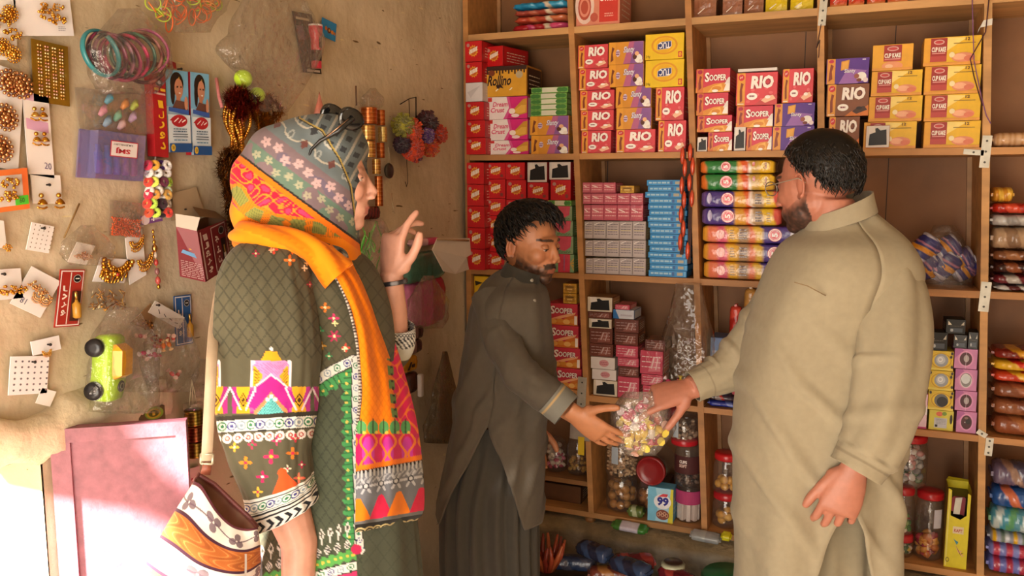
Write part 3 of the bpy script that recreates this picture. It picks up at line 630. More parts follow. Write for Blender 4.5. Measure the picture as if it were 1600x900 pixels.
ORD = {1: ['only one'], 2: ['upper one', 'lower one'], 3: ['topmost', 'middle one', 'lowest']}
NTH = ['topmost', 'second from the top', 'third from the top', 'fourth from the top', 'fifth from the top', 'sixth from the top', 'seventh from the top', 'eighth from the top', 'ninth from the top', 'tenth from the top', 'eleventh from the top', 'twelfth from the top', 'thirteenth from the top', 'fourteenth from the top', 'fifteenth from the top', 'sixteenth from the top']
def nth(i, n):     # i counted from the top
    if n <= 3: return ORD[n][i]
    if i == n-1: return 'lowest'
    return NTH[i]
RND = random.Random(3)
def put(design, name, label, cat, x0, x1, ytop, ybot, base=None, off=0.012, group=None, dmax=None, rz=None, ry=0.0, htop=None, dscale=1.0):
    """a carton whose front stands where the photo shows it on the shelf; base = height it stands at"""
    me, w, h, d, m = DES[design]
    xm = (x0+x1)/2; ym = (ytop+ybot)/2
    p = onshelf(x0, ym, off); q = onshelf(x1, ym, off)
    zb = onshelf(xm, ybot, off)[2] if base is None else base
    zt = onshelf(xm, ytop, off)[2]
    for r_ in ROW.values():
        if abs(off) > 0.001 and zb < r_ < zt+0.03: zt = min(zt, r_-0.029)
    H = zt-zb; xa, xb = p[0], q[0]; xc = (xa+xb)/2
    lim = [post_x(i, z_) for i in range(7) for z_ in (zb,)]
    near = False
    if abs(off) > 0.001:
        for i in range(7):
            pl, pr = post_x(i, zt)-0.0125, post_x(i, zb)+0.0125
            if xc > post_x(i, zb) and xa < pr: xa = pr; near = True
            if xc < post_x(i, zb) and xb > pl: xb = pl; near = True
    W = xb-xa
    if near and rz is None: rz = 0.0
    if near and dscale == 1.0 and rz: rz *= 0.3
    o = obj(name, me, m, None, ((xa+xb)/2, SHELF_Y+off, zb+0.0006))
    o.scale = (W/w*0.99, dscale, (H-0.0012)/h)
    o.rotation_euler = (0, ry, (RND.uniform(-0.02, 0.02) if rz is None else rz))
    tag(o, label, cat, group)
    return o, zt
def stack(design, name, desc, where, cat, row, ybot, levels, off=0.012, group=None, jit=0.004, designs=None, dscale=1.0):
    """levels from the bottom up: (x0, x1, ytop)"""
    base = ROW[row] if isinstance(row, str) else row
    n = len(levels); yb = ybot
    for i, lv in enumerate(levels):
        ds = lv[3] if len(lv) > 3 else design
        lab = desc if isinstance(desc, str) else desc[i]
        o, base = put(ds, name, '%s, %s %s' % (lab, nth(n-1-i, n), where), cat, lv[0], lv[1], lv[2], yb, base, off+RND.uniform(0, jit), group, dscale=dscale)
        yb = lv[2]
    return base

# ---- top row, between the upper boards
stack('sun_biscuit', 'biscuit_carton', 'red biscuit carton with sunburst badge', 'in the upper mud-wall stack', 'carton', 'B', 243.5,
      [(727, 759, 215), (724, 758, 188), (725, 756, 159), (724, 754, 129, 'sun_plain'), (721, 753, 97), (722, 753, 64)], off=-0.035, jit=0.002, group='red cartons at the mud wall')
for o in list(COL.objects)[-6:]:
    if o.data == DES['sun_plain'][0]: o['label'] = 'plain white carton end in the red stack beside the mud wall'
zb = stack('dream_crust', 'biscuit_carton', 'pink and white biscuit carton', 'of three under the yellow chocolate roll carton', 'carton', 'B', 242, [(764, 826, 219), (761, 825, 186), (760, 824, 151)], group='pink and white cartons')
o, zr = put('rollino_roll', 'biscuit_carton', 'golden yellow carton with dripping chocolate edge and dark script lettering', 'carton', 755, 823, 103, 151, zb)
put('sun_biscuit', 'biscuit_carton', 'red carton lying on the golden dripping chocolate carton', 'carton', 757, 787, 72, 102, zr, rz=-0.18)
zb = stack('slanty_wafer', 'biscuit_carton', 'orange and purple wafer carton', 'of two under the thin green packs', 'carton', 'B', 241, [(830, 889, 211), (828, 889, 181)])
stack('green_pack', 'green_pack', 'thin green and white pack', 'beside the pink cartons', 'pack', zb, 181, [(829, 886, 171.6), (829, 886, 163), (829, 886, 154.5), (828, 886, 145.5), (830, 888, 136)], group='thin green packs')
stack('rio_wafer', 'wafer_carton', 'pink white-lettered wafer carton', 'in the tall pink stack', 'carton', 'B', 239, [(899, 955, 204), (897, 959, 172), (898, 960, 141), (895, 954, 107), (894, 950, 70)], group='tall pink wafer stack')
zb = stack('rio_wafer', 'wafer_carton', 'pink wafer carton', 'under the orange and purple wafer stack', 'carton', 'B', 238, [(962, 1024, 202)])
stack('slanty_wafer', 'wafer_carton', 'orange and purple wafer carton', 'left of the yellow cracker cartons', 'carton', zb, 202, [(963, 1018, 168), (962, 1018, 135), (951, 1006, 100), (951, 1006, 65)], group='orange and purple wafer stack')
zb = stack('rio_wafer', 'wafer_carton', 'pink wafer carton', 'of two under the yellow cracker cartons', 'carton', 'B', 237, [(1028, 1072, 188), (1024, 1069, 136)])
stack('tuc_cracker', 'cracker_carton', 'yellow cracker carton, inverted blue badge', 'beside the third upright', 'carton', zb, 135, [(1008, 1069, 93), (1008, 1069, 52)])
stack('sooper_biscuit', 'biscuit_carton', 'red and orange biscuit carton', 'right of the third upright', 'carton', 'B', 235.5, [(1106, 1144, 206), (1085, 1144, 180), (1082, 1138, 145), (1083, 1141, 107)], group='red and orange biscuit stack')
put('torn_red', 'open_carton', 'torn open small carton beside the lowest red and orange biscuit carton', 'carton', 1085, 1105, 214, 235.5, ROW['B'])
zb = stack('sooper_biscuit', 'biscuit_carton', 'red and orange biscuit carton', 'under the white-flapped carton', 'carton', 'B', 235, [(1166, 1206, 199), (1150, 1208, 165)])
put('rio_wafer', 'wafer_carton', 'large pink wafer carton with lifted white top flap', 'carton', 1150, 1215, 113, 165, zb)
p = onshelf(1150, 113, 0.01); q = onshelf(1215, 110, 0.01)
o = COL.objects[-1]
MBf = MB().box(p[0]+0.006, q[0]-0.002, SHELF_Y+0.0135, SHELF_Y+0.05, p[2]+0.001, p[2]+0.010, 'e4ddda'); f = MBf.build('lid_flap', M_PAPER); f.parent = o; bpy.context.view_layer.update(); f.matrix_parent_inverse = o.matrix_world.inverted()
put('torn_red', 'open_carton', 'torn open dark carton between the two lower red and orange stacks', 'carton', 1147, 1165, 198, 235, ROW['B'])
zb = stack('slanty_purple', 'wafer_carton', 'purple wafer carton with milk splash', 'of two above the tan-clad man', 'carton', 'B', 235, [(1206, 1272, 197), (1209, 1273, 161)])
put('rio_wafer', 'wafer_carton', 'pink wafer carton standing on the purple cartons', 'carton', 1222, 1271, 107, 161, zb)
zb = stack('rio_cocoa', 'wafer_carton', 'brown cocoa wafer carton', 'left of the yellow cake cartons', 'carton', 'B', 233.5, [(1294, 1343, 182), (1291, 1358, 131)])
put('slanty_purple', 'wafer_carton', 'purple wafer carton on the brown cocoa wafer cartons', 'carton', 1291, 1358, 91, 131, zb)
zb = stack('cup_kake', 'cake_carton', 'yellow cake carton', 'in the shorter yellow cake stack', 'carton', 'B', 231, [(1349, 1432, 190), (1357, 1441, 150), (1361, 1441, 110)])
put('cup_kake_small', 'cake_carton', 'small yellow cake carton with centred red label, topmost of its stack', 'carton', 1363, 1427, 69, 110, zb)
stack('cup_kake', 'cake_carton', 'yellow cake carton', 'in stack beside the right upright', 'carton', 'B', 230, [(1443, 1535, 189), (1444, 1536, 147), (1444, 1537, 102), (1443, 1537, 57)], group='yellow cake carton stack')
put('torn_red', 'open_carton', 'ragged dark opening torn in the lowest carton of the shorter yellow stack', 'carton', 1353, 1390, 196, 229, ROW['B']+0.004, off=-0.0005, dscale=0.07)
# ---- row above the top board
put('swiss_roll', 'cake_carton', 'salmon swiss roll carton on the board above the pink wafer stack', 'carton', 895, 969, -20, 38.5, ROW['A'])
# ---- second row
stack('sun_biscuit', 'biscuit_carton', 'red biscuit carton', 'in wall-side stack of the second row', 'carton', 'C', 424, [(728, 758, 389), (728, 758, 356), (727, 757, 322), (727, 756, 288), (726, 756, 253)], off=-0.035, jit=0.002, group='second-row red cartons')
stack('sun_wide', 'biscuit_carton', 'red biscuit carton', 'in second stack from the mud wall', 'carton', 'C', 424, [(760, 791, 394), (760, 790, 366), (759, 790, 337), (759, 790, 310), (759, 790, 280), (759, 790, 249)], jit=0.002, group='second-row red cartons')
stack('sun_wide', 'biscuit_carton', 'red biscuit carton', 'in third stack from the mud wall', 'carton', 'C', 425, [(792, 822, 394), (792, 822, 366), (792, 822, 340), (791, 822, 312), (791, 822, 281), (790, 820, 249)], jit=0.002, group='second-row red cartons')
zb = stack('sun_wide', 'biscuit_carton', 'red biscuit carton', 'in fourth stack, behind the youth\'s black hair', 'carton', 'C', 425, [(825, 857, 394), (825, 857, 366), (825, 857, 340), (825, 857, 312), (824, 857, 285)], jit=0.002, group='second-row red cartons')
put('torn_red', 'open_carton', 'opened red carton with dark inside, left of two above the black hair', 'carton', 824, 855, 251, 285, zb)
zb = stack('watermelon_big', 'pink_green_pack', 'crimson and green pack', 'of pile at the second upright', 'pack', 'C', 426, [(866, 897, 397), (868, 896, 369, 'watermelon_pack'), (868, 895, 345, 'watermelon_pack'), (866, 894, 322, 'watermelon_pack'), (856, 893, 313, 'green_pack')], jit=0.002)
zb = put('sun_wide', 'biscuit_carton', 'red biscuit carton on top of the crimson and green packs', 'carton', 860, 892, 281, 312.5, zb)[1]
put('torn_red', 'open_carton', 'opened red carton with white flap beside second upright', 'carton', 858, 892, 249, 281, zb)
# soaps wrapped in fives
def soaps(design, name, desc, x0, x1, n, ybot, ytop, base, grp, where):
    dx = (x1-x0)/n; z = None
    names = ['leftmost', 'second from left', 'third from left', 'fourth from left', 'fifth from left', 'sixth from left'][:n]; names[-1] = 'rightmost'
    for k in range(n):
        o, z = put(design, name, '%s, %s %s' % (desc, names[k], where), 'soap', x0+k*dx, x0+(k+1)*dx, ytop, ybot+0.6*k, base, 0.012+RND.uniform(0, .002), grp, rz=0)
    return z
zb = ROW['C']
for yb, yt, w_ in ((429, 403, 'in the bottom grey row'), (403, 375, 'in the middle grey row'), (375, 345.5, 'in the top grey row')):
    zb = soaps('soap_box', 'soap_box', 'grey soap box', 906, 1009, 5, yb, yt, zb, 'grey soap boxes', w_)
for yb, yt, n, x1, w_ in ((345.5, 320, 5, 1005, 'in the lower rosy row'), (320, 302, 5, 1005, 'in the second rosy row'), (302, 285, 3, 962, 'in the short top rosy row')):
    zb = soaps('pink_soap', 'wrapped_soap', 'rose pink wrapped soap', 903, x1, n, yb, yt, zb, 'rose pink soaps', w_)
    if x1 == 1005: zg = zb
put('gold_pack', 'small_pack', 'little cream pack on top of the rose pink soaps', 'pack', 969, 991, 290, 302, zg+0.0003)
yb = 432.0; zb = ROW['C']; nb = 16
for k in range(nb):
    yt = 432.0-(432-281)/nb*(k+1); jx = RND.uniform(-2.5, 2.5)+(-3 if k > 12 else 0)
    o, zb = put('blue_pack', 'blue_pack', 'flat blue pack, %s in the leaning blue pile' % nth(nb-1-k, nb), 'pack', 1013+jx, 1073+jx, yt, yb, zb, 0.012+RND.uniform(0, .004), 'flat blue packs'); yb = yt
# ---- third row
zb = stack('sooper_large', 'biscuit_carton', 'red carton with slanting lettering', 'behind the youth\'s sleeve', 'carton', 0.823, 609, [(867, 909, 575), (861, 907, 543), (857, 904, 508), (855, 903, 474)])
stack('gold_pack', 'gold_pack', 'small gold pack', 'on the red biscuit cartons', 'pack', zb, 474, [(880, 901, 458.5), (880, 901, 443)])
put('yellow_sign', 'yellow_pack', 'yellow pack with black marks in the corner behind the bearded youth', 'pack', 731, 764, 428, 482, None, off=0.02)
zb = ROW['D']
stack('choc_white', 'chocolate_box', 'small chocolate box', 'in the pile by the second upright', 'box', 'D', 612, [(927, 965, 594, 'torn_choc'), (925, 963, 577), (923, 961, 558), (921, 958, 537, 'choc_brown'), (921, 957, 513, 'choc_brown'), (920, 956, 498, 'torn_choc'), (918, 956, 487, 'choc_brown'), (917, 957, 464, 'torn_choc')], group='small chocolate boxes')
stack('choc_pink', 'chocolate_box', 'small chocolate box', 'in the middle pile', 'box', 'D', 616, [(965, 999, 589), (966, 998, 573, 'choc_brown'), (965, 998, 559), (962, 997, 540), (960, 997, 520, 'choc_brown'), (960, 998, 499, 'choc_brown'), (958, 991, 484, 'choc_blue'), (961, 984, 476)], group='small chocolate boxes')
stack('choc_pink', 'chocolate_box', 'small chocolate box', 'in the pile beside the clear bag', 'box', 'D', 618, [(1004, 1038, 603), (1002, 1036, 585), (1000, 1036, 548), (1008, 1040, 531, 'choc_brown')], group='small chocolate boxes')
put('blue_cart', 'blue_box', 'blue and white box behind the hanging clear bag', 'box', 1096, 1139, 527, 553, ROW['D'], off=0.09)
zb = stack('yellow_panel', 'ball_box', 'yellow windowed ball box', 'in the yellow column', 'box', 'D', 672, [(1451, 1490, 641), (1450, 1490, 610, 'yellow_hole'), (1450, 1490, 579, 'yellow_ball'), (1450, 1490, 548, 'yellow_ball')], group='yellow ball boxes')
zc = stack('pink_ball_0', 'ball_box', 'pink windowed ball box', 'in the column beside the right upright', 'box', 'D', 675, [(1494, 1531, 643), (1492, 1535, 611, 'pink_ball_1'), (1492, 1535, 577, 'pink_ball_2'), (1491, 1534, 545, 'pink_ball_1')], group='pink ball boxes')
put('pads_pack', 'pads_pack', 'pale pink pack beside the yellow ball boxes', 'pack', 1411, 1449, 614, 669, ROW['D'])
put('black_box', 'black_box', 'black box with pointed white corner marks, on the left yellow column', 'box', 1451, 1481, 519, 548, zb, rz=0.1)
zb2 = put('black_box', 'black_box', 'black box lying on the pink column near the yellow one', 'box', 1490, 1511, 523, 545, zc, rz=-0.1)[1]
put('black_box', 'black_box', 'black box beside the upright on the pink column', 'box', 1513, 1533, 519, 545, zc, rz=-0.25)
put('black_box', 'black_box', 'topmost black box of the dark heap above the boxed balls', 'box', 1478, 1509, 499, 523, zb2, rz=0.06, off=0.02)
put('pads_pack', 'pads_pack', 'pink pack high behind the tan robe under the shelf board', 'pack', 1426, 1452, 467, 497, None, off=0.05)
o = COL.objects[-1]; o.scale.z *= (o.location.z-ROW['D'])/0.125*0+1; ppz = o.location.z
mbx = MB().bev(-0.05, 0.05, 0, 0.1, 0, ppz-ROW['D']-0.002, '6b4428', 0.002); ox = mbx.build('plain_box', M_CARTON, None, (o.location.x-0.03, SHELF_Y+0.05, ROW['D']+0.0006)); tag(ox, 'plain brown box carrying the high pink pack behind the tan robe', 'box')
# ---- bottom row
put('soap_powder', 'washing_powder_box', 'blue and yellow washing powder box with big dark blue numerals', 'box', 1012, 1052, 762, 815, ROW['E'], off=0.015)
put('brown_box', 'cardboard_box', 'plain brown cardboard box on the lowest board under the small side shelf', 'box', 850, 908, 757, 797, ROW['E'], off=0.06)
put('tall_yellow', 'yellow_carton', 'tall bright yellow carton with torn open top beside the right upright', 'carton', 1478, 1514, 764, 888, ROW['E'], off=0.02, rz=0.0)
# ================================================================== soft packs
def pillow(mb, w, d, h, colfn, nu=28, nv=20, seed=0, ex=3.0, wr=0.04, crimp=True, c=(0, 0, 0)):
    """a filled wrapper lying along x; y from 0 (front) to d, z from 0 to h"""
    P = np.zeros((nu, nv, 3)); C = np.zeros((nu, nv, 3))
    for i in range(nu):
        u = i/(nu-1); x = 2*u-1
        s = (0.45+0.55*(1-abs(x)**10)**0.5 if abs(x) < 1 else 0.12) if ex < 6 else (0.80+0.20*(1-abs(x)**12)**0.5)
        for j in range(nv):
            t = 2*math.pi*j/nv; ct, st = math.cos(t), math.sin(t)
            k = 1+wr*noise.noise((u*9+seed*3.1, ct*2, st*2+seed))+wr*0.8*noise.noise((u*26+seed, ct*5, st*5))
            sg = lambda a: math.copysign(abs(a)**(2/ex), a)
            P[i, j] = (c[0]+x*w/2*(1+0.01*noise.noise((ct, st, seed))), c[1]+d/2+sg(ct)*d/2*(s*0.9+0.1)*k*0.97, c[2]+h/2+sg(st)*h/2*s*min(k, 1.0))
            C[i, j] = lin(colfn(u, t/(2*math.pi)))
    mb.loft(P, C, True)
    if crimp and ex < 6:
        for sx in (-1, 1):
            mb.box(c[0]+sx*w/2-0.004, c[0]+sx*w/2+0.004, c[1]+d*0.2, c[1]+d*0.8, c[2]+h*0.40, c[2]+h*0.60, colfn(0.0 if sx < 0 else 1.0, 0))
    return mb
def bands(lst, slant=0.0):
    def f(u, t):
        v = u+slant*math.sin(t*2*math.pi)
        for e, c in lst:
            if v <= e: return c
        return lst[-1][1]
    return f
def pack(name, label, cat, x0, x1, y0, y1, colfn, d=0.1, base=None, off=0.012, group=None, seed=0, m=None, deco=None, ex=3.0, ry=0, wr=0.04):
    p = onshelf(x0, (y0+y1)/2, off); q = onshelf(x1, (y0+y1)/2, off); xm = (x0+x1)/2
    zt = onshelf(xm, y0, off)[2]; zb = onshelf(xm, y1, off)[2] if base is None else base
    for r_ in ROW.values():
        if zb < r_ < zt+0.03: zt = min(zt, r_-0.029)
    xa, xb = p[0], q[0]; xc = (xa+xb)/2
    for i in range(7):
        pl, pr = post_x(i, zt)-0.014, post_x(i, zb)+0.014
        if xc > post_x(i, zb) and xa < pr: xa = pr
        if xc < post_x(i, zb) and xb > pl: xb = pl
    w, h = (xb-xa)-0.010, zt-zb-0.0015
    mb = MB(); pillow(mb, w, d, h, colfn, seed=seed, ex=ex, wr=wr)
    if deco: deco(mb, w, h)
    o = mb.build(name, m or M_WRAP, None, ((xa+xb)/2, SHELF_Y+off, zb+0.001), (0, ry, 0))
    tag(o, label, cat, group); return o, zt
# striped biscuit rolls, second row, third bay
GREEN = [(0.08, 'd8702c'), (0.50, '2f7a3c'), (0.56, 'e0a04a'), (0.64, 'd85a2c'), (0.67, 'f0e2d8'), (0.79, 'c8a04a'), (0.97, 'e4b428'), (1.0, '5a3a20')]
PURP = [(0.06, '6a5088'), (0.42, '4a3480'), (0.56, 'dc9c34'), (0.62, 'd8602c'), (0.66, 'f0dcd0'), (0.78, 'b8946a'), (0.92, 'e8bc28'), (1.0, 'd85a50')]
MIX = [(0.06, 'e0a038'), (0.16, 'e07858'), (0.26, 'd8607a'), (0.38, 'e2aa34'), (0.50, 'b08a64'), (0.56, 'e07a50'), (0.64, 'e0b43c'), (0.93, '4f3a8c'), (1.0, 'b8b0c8')]
def roll_deco(cu, kind):
    def f(mb, w, h):
        a = Art(mb, (-w/2, -0.0012, 0), (w, 0, 0), (0, 0, h), eps=0.0005)
        ru = 0.30*h/w*1.25
        a.ell(cu, 0.52, ru, 0.37, 'd83440', 22); a.ring(cu, 0.52, ru*0.92, 0.34, 0.12, 'f4dcd8', 22); a.ring(cu, 0.52, ru*0.72, 0.27, 0.10, 'e8a0a0', 22)
        a.text('5', cu-ru*0.42, 0.40, cu+ru*0.42, 0.64, 'f6ece8', 0.05, rot90=True)
        if kind == 'g': a.ell(0.87, 0.55, 0.055, 0.3, 'e8c030', 16); a.text('Gala', 0.85, 0.3, 0.89, 0.8, '8a2a24', 0.03, rot90=True); a.ell(0.72, 0.7, 0.02, 0.16, 'c04a40', 10)
        if kind == 'p': a.ell(0.11, 0.55, 0.03, 0.32, '9a88b0', 16); a.scribble(0.69, 0.2, 0.77, 0.85, '4a2c1c', 4, 0.08, 2); a.scribble(0.83, 0.2, 0.88, 0.8, '6a4a10', 4, 0.05, 6)
        if kind == 'm': a.ell(0.20, 0.5, 0.045, 0.28, 'e8a098', 16); a.scribble(0.40, 0.2, 0.48, 0.85, '5a3424', 4, 0.08, 2); a.scribble(0.30, 0.2, 0.35, 0.8, '7a5a18', 4, 0.05, 6); a.ell(0.95, 0.5, 0.025, 0.3, 'd8d4e4', 14)
    return f
yb = 437; zb = ROW['C']; n = 0
for (x0, x1, yt, k, lab) in ((1089, 1246, 410, 'm', 'pink and purple'), (1087, 1248, 381, 'm', 'pink and purple'), (1086, 1249, 353, 'm', 'pink and purple'), (1090, 1222, 325, 'p', 'purple and yellow'), (1090, 1222, 298, 'p', 'purple and yellow'), (1091, 1214, 271.5, 'g', 'green and yellow'), (1091, 1214, 245, 'g', 'green and yellow')):
    lst = {'m': MIX, 'p': PURP, 'g': GREEN}[k]
    o, zb = pack('biscuit_roll_pack', '%s biscuit roll pack, %s in the striped pile' % (lab, nth(6-n, 7)), 'pack', x0, x1, yt, yb, bands(lst, 0.02), 0.12, zb, 0.014, 'striped biscuit roll packs', seed=n, deco=roll_deco({'m': 0.77, 'p': 0.34, 'g': 0.35}[k], k), ex=7.0, wr=0.02); yb = yt; n += 1
# pile of crinkled packets on the top board, left
yb = 46; zb = ROW['A']
for k, (x0, x1, yt, c1, c2, lab) in enumerate(((796, 888, 34, 'b0202c', 'd04a78', 'red and pink'), (799, 888, 22, 'b84a34', 'c87048', 'rusty orange'), (799, 888, 12, 'a84a3c', 'c06a50', 'dull orange'), (797, 886, 0, '1c86b8', '3aa0cc', 'shiny blue'))):
    o, zb = pack('crinkled_packet', '%s crinkled packet in the pile at the top left shelf' % lab, 'packet', x0, x1, yt, yb, bands([(0.3, c1), (0.42, c2), (0.6, c1), (0.7, 'd8c8b0'), (1.0, c2)], 0.05), 0.15, zb, 0.03, 'crinkled packets', seed=11+k, wr=0.12); yb = yt
# upright paper bags and yellow packs on the top board
def bagpack(name, label, cat, x0, x1, y0, y1, colr, colr2, group=None, seed=0, off=0.03):
    p = onshelf(x0, y1, off); q = onshelf(x1, y1, off); zb = ROW['A']; zt = onshelf(x0, y0, off)[2]
    mb = MB(); w = q[0]-p[0]-0.003; h = zt-zb; rings = []; cols = []
    for i in range(10):
        v = i/9; k = 1-0.25*max(0, v-0.7)/0.3
        rings.append([(x*w/2, 0.045+y*0.045*k+0.003*noise.noise((x*3+seed, y*3, v*6)), h*v) for x, y in ((-1, -.9), (-.5, -1), (0, -1.02), (.5, -1), (1, -.9), (1, .9), (0, 1), (-1, .9))]); cols.append(colr if i % 4 else colr2)
    mb.loft(rings, cols, False)
    a = Art(mb, (-w/2, -0.002, 0), (w, 0, 0), (0, 0, h)); a.rect(0.03, 0.0, 0.97, 0.05, colr2); a.line((0.2, 0.1), (0.5, 0.22), 0.03, 'e8dcd0')
    o = mb.build(name, M_WRAP, None, ((p[0]+q[0])/2, SHELF_Y+off, zb+0.001)); tag(o, label, cat, group)
bagpack('brown_bag', 'leftmost brown packet on the upper board right of the third upright', 'packet', 1083, 1119, -40, 25, '8e5a40', '9a6a50', 'brown packets')
bagpack('brown_bag', 'middle brown packet with shiny foot on the upper board', 'packet', 1128, 1160, -40, 22, '94604a', 'b09080', 'brown packets', 2)
bagpack('brown_bag', 'brown packet beside the yellow packets on the upper board', 'packet', 1161.5, 1193, -40, 20, '8a563c', '8a563c', 'brown packets', 3)
bagpack('yellow_bag', 'yellow packet beside the brown ones on the upper board', 'packet', 1195, 1230, -40, 17, 'd4b81a', 'dcc83a', 'yellow packets', 4)
bagpack('yellow_bag', 'yellow packet beside the zinc strap on the upper board', 'packet', 1234, 1271, -40, 13, 'd8bc1c', 'dcc83a', 'yellow packets', 5)
nm = ['leftmost', 'second', 'third', 'rightmost']
for k, (a, b) in enumerate(((1296, 1324), (1325, 1351), (1354, 1384), (1386, 1419))):
    bagpack('red_packet', '%s of four red striped packets at the top, above the yellow cakes' % nm[k], 'packet', a, b, -60, 8-2*k, 'c03a24', 'd87a3a', 'red striped packets', 7+k, 0.02)
# crisps in a heap, second row fourth bay
def crisp(seed):
    r = random.Random(seed); c1, c2 = ('32347c', 'dc942a'); 
    def f(u, t):
        v = u+0.12*math.sin(t*6.28)
        if v < 0.12 or v > 0.93: return 'c8c4d8'
        if 0.35 < v < 0.52: return c2
        if 0.62 < v < 0.70: return 'b87aa0'
        return c1
    return f
xs = [(1433, 1466, 444, 465), (1468, 1500, 444, 465), (1501, 1529, 446, 465), (1440, 1474, 423, 444), (1478, 1510, 424, 445), (1505, 1529, 427, 447), (1436, 1462, 404, 424), (1463, 1494, 404, 425), (1496, 1524, 408, 428), (1450, 1480, 385, 405), (1481, 1506, 388, 407)]
hm = MB(); pillow(hm, 0.26, 0.08, 0.052, crisp(1), seed=5, wr=0.10, ex=2.4); crm = hm.mesh('crisp_packet')
base_z = {}
for k, (x0, x1, y0, y1) in enumerate(xs):
    p = onshelf((x0+x1)/2, y1, 0.06+0.02*(k % 3)); zz = max(ROW['C']+0.004, p[2])
    o = obj('crisp_packet', crm, M_WRAP, None, (p[0], p[1], zz), (RND.uniform(-.25, .25), [-0.5, -0.9, -0.6, -0.35, -0.8][k % 5], RND.uniform(-.2, .2)))
    w = onshelf(x1, y1, 0.06)[0]-onshelf(x0, y1, 0.06)[0]; o.location.z = max(zz, ROW['C']+0.012+w*0.62*abs(math.sin(o.rotation_euler.y))); o.scale = (w/0.26*1.6, 1.0, 1.5)
    tag(o, 'shiny blue and orange crisp packet heaped behind the tan-clad shoulder', 'packet', 'blue and orange crisp packets')
# clear bag round the heap
def clearbag(name, label, cat, x0, x1, y0, y1, off, depth, place=onshelf, neck=None, m=None, seed=0, group=None, ny=18, nx=22, knot=True, sag=0.1, shape=None, axis='x'):
    """an open crumpled film sack hanging or standing, y0..y1 down the photo"""
    P = []; 
    for i in range(ny):
        v = i/(ny-1); y = y0+(y1-y0)*v
        s = (shape(v) if shape else min(1.0, 0.25+1.6*v)*(1-0.35*max(0, v-0.85)/0.15))
        L, Rr = place((x0+x1)/2-(x1-x0)/2*s, y, off), place((x0+x1)/2+(x1-x0)/2*s, y, off)
        c = (L+Rr)/2; a = (Rr-L)/2
        nrm_ = np.array([0, -1.0, 0]) if place is onshelf else np.array([1.0, 0, 0])
        row = []
        for j in range(nx):
            t = 2*math.pi*j/nx
            k = 1+0.16*noise.noise((math.cos(t)*2+seed, math.sin(t)*2, v*4))+0.08*noise.noise((math.cos(t)*6, math.sin(t)*6+seed, v*9))
            dd = depth*s*0.5
            row.append(c+a*math.cos(t)*k+nrm_*(depth*0.5 if place is not onshelf else 0)+nrm_*dd*math.sin(t)*k*0.92)
        P.append(row)
    o = MB().loft(P, 'ffffff', True, True, True).build(name, m or M_BAGFILM)
    if label: tag(o, label, cat, group)
    return o
clearbag('plastic_bag', 'clear crackling plastic bag around the blue and orange crisp packets', 'bag', 1428, 1522, 352, 456, 0.10, 0.14, seed=3, shape=lambda v: 0.35+0.65*min(1, v*2.2))
# far right column of packs
yb = 462; zb = ROW['C']
for k, (yt, c1, c2, lab, x0) in enumerate(((447, 'c8c4c0', '5a1c20', 'silver and maroon', 1554), (430, '6a2028', 'b8b0a8', 'maroon and silver', 1549), (410, '3a1a16', '8a4a2a', 'dark brown', 1549), (392, '7a4a2e', 'a06a44', 'brown', 1549), (355, 'b09070', '8a6a50', 'tall biscuit-brown', 1549), (335, 'b8b4b0', '98928e', 'silvery', 1548), (317, 'b02418', 'd84a30', 'red', 1548), (292, 'c8882a', 'e0b040', 'golden', 1550))):
    o, zb = pack('foil_pack', '%s pack in the pile at the far right of the second row' % lab, 'pack', x0, 1640 if k < 7 else 1588, yt, yb, bands([(0.25, c1), (0.5, c2), (0.7, c1), (1, c2)], 0.08), 0.15, zb, 0.015, 'far right packs', seed=30+k, wr=0.10); yb = yt
pack('bread_pack', 'bag of sliced rusks on the board at the far right edge', 'pack', 1549, 1660, 205, 233, lambda u, t: 'b88a5c' if int(u*22) % 2 else 'd0a880', 0.12, ROW['B'], 0.015, seed=40, wr=0.05)
yb = 688; zb = ROW['D']
for k, (yt, c1, c2, lab) in enumerate(((655, '8a4a2c', 'a8683c', 'lowest glossy brown bread bag at the far right'), (628, '8e5232', '7a4028', 'middle glossy brown bread bag at the far right'), (602, '7e4428', '9a5a38', 'topmost glossy brown bread bag at the far right'), (584, 'c03a20', 'e0b030', 'lowest red and yellow chip packet at the far right'), (566, 'd8a828', 'c83020', 'middle red and yellow chip packet at the far right'), (548, '7a2018', 'd89a28', 'topmost red and yellow chip packet at the far right'))):
    o, zb = pack('bread_bag' if k < 3 else 'chip_packet', lab, 'bag' if k < 3 else 'packet', 1550, 1660, yt, yb, bands([(0.4, c1), (0.6, c2), (1, c1)], 0.2), 0.14, zb, 0.015, 'brown bread bags' if k < 3 else 'red and yellow chip packets', seed=50+k, wr=0.07); yb = yt
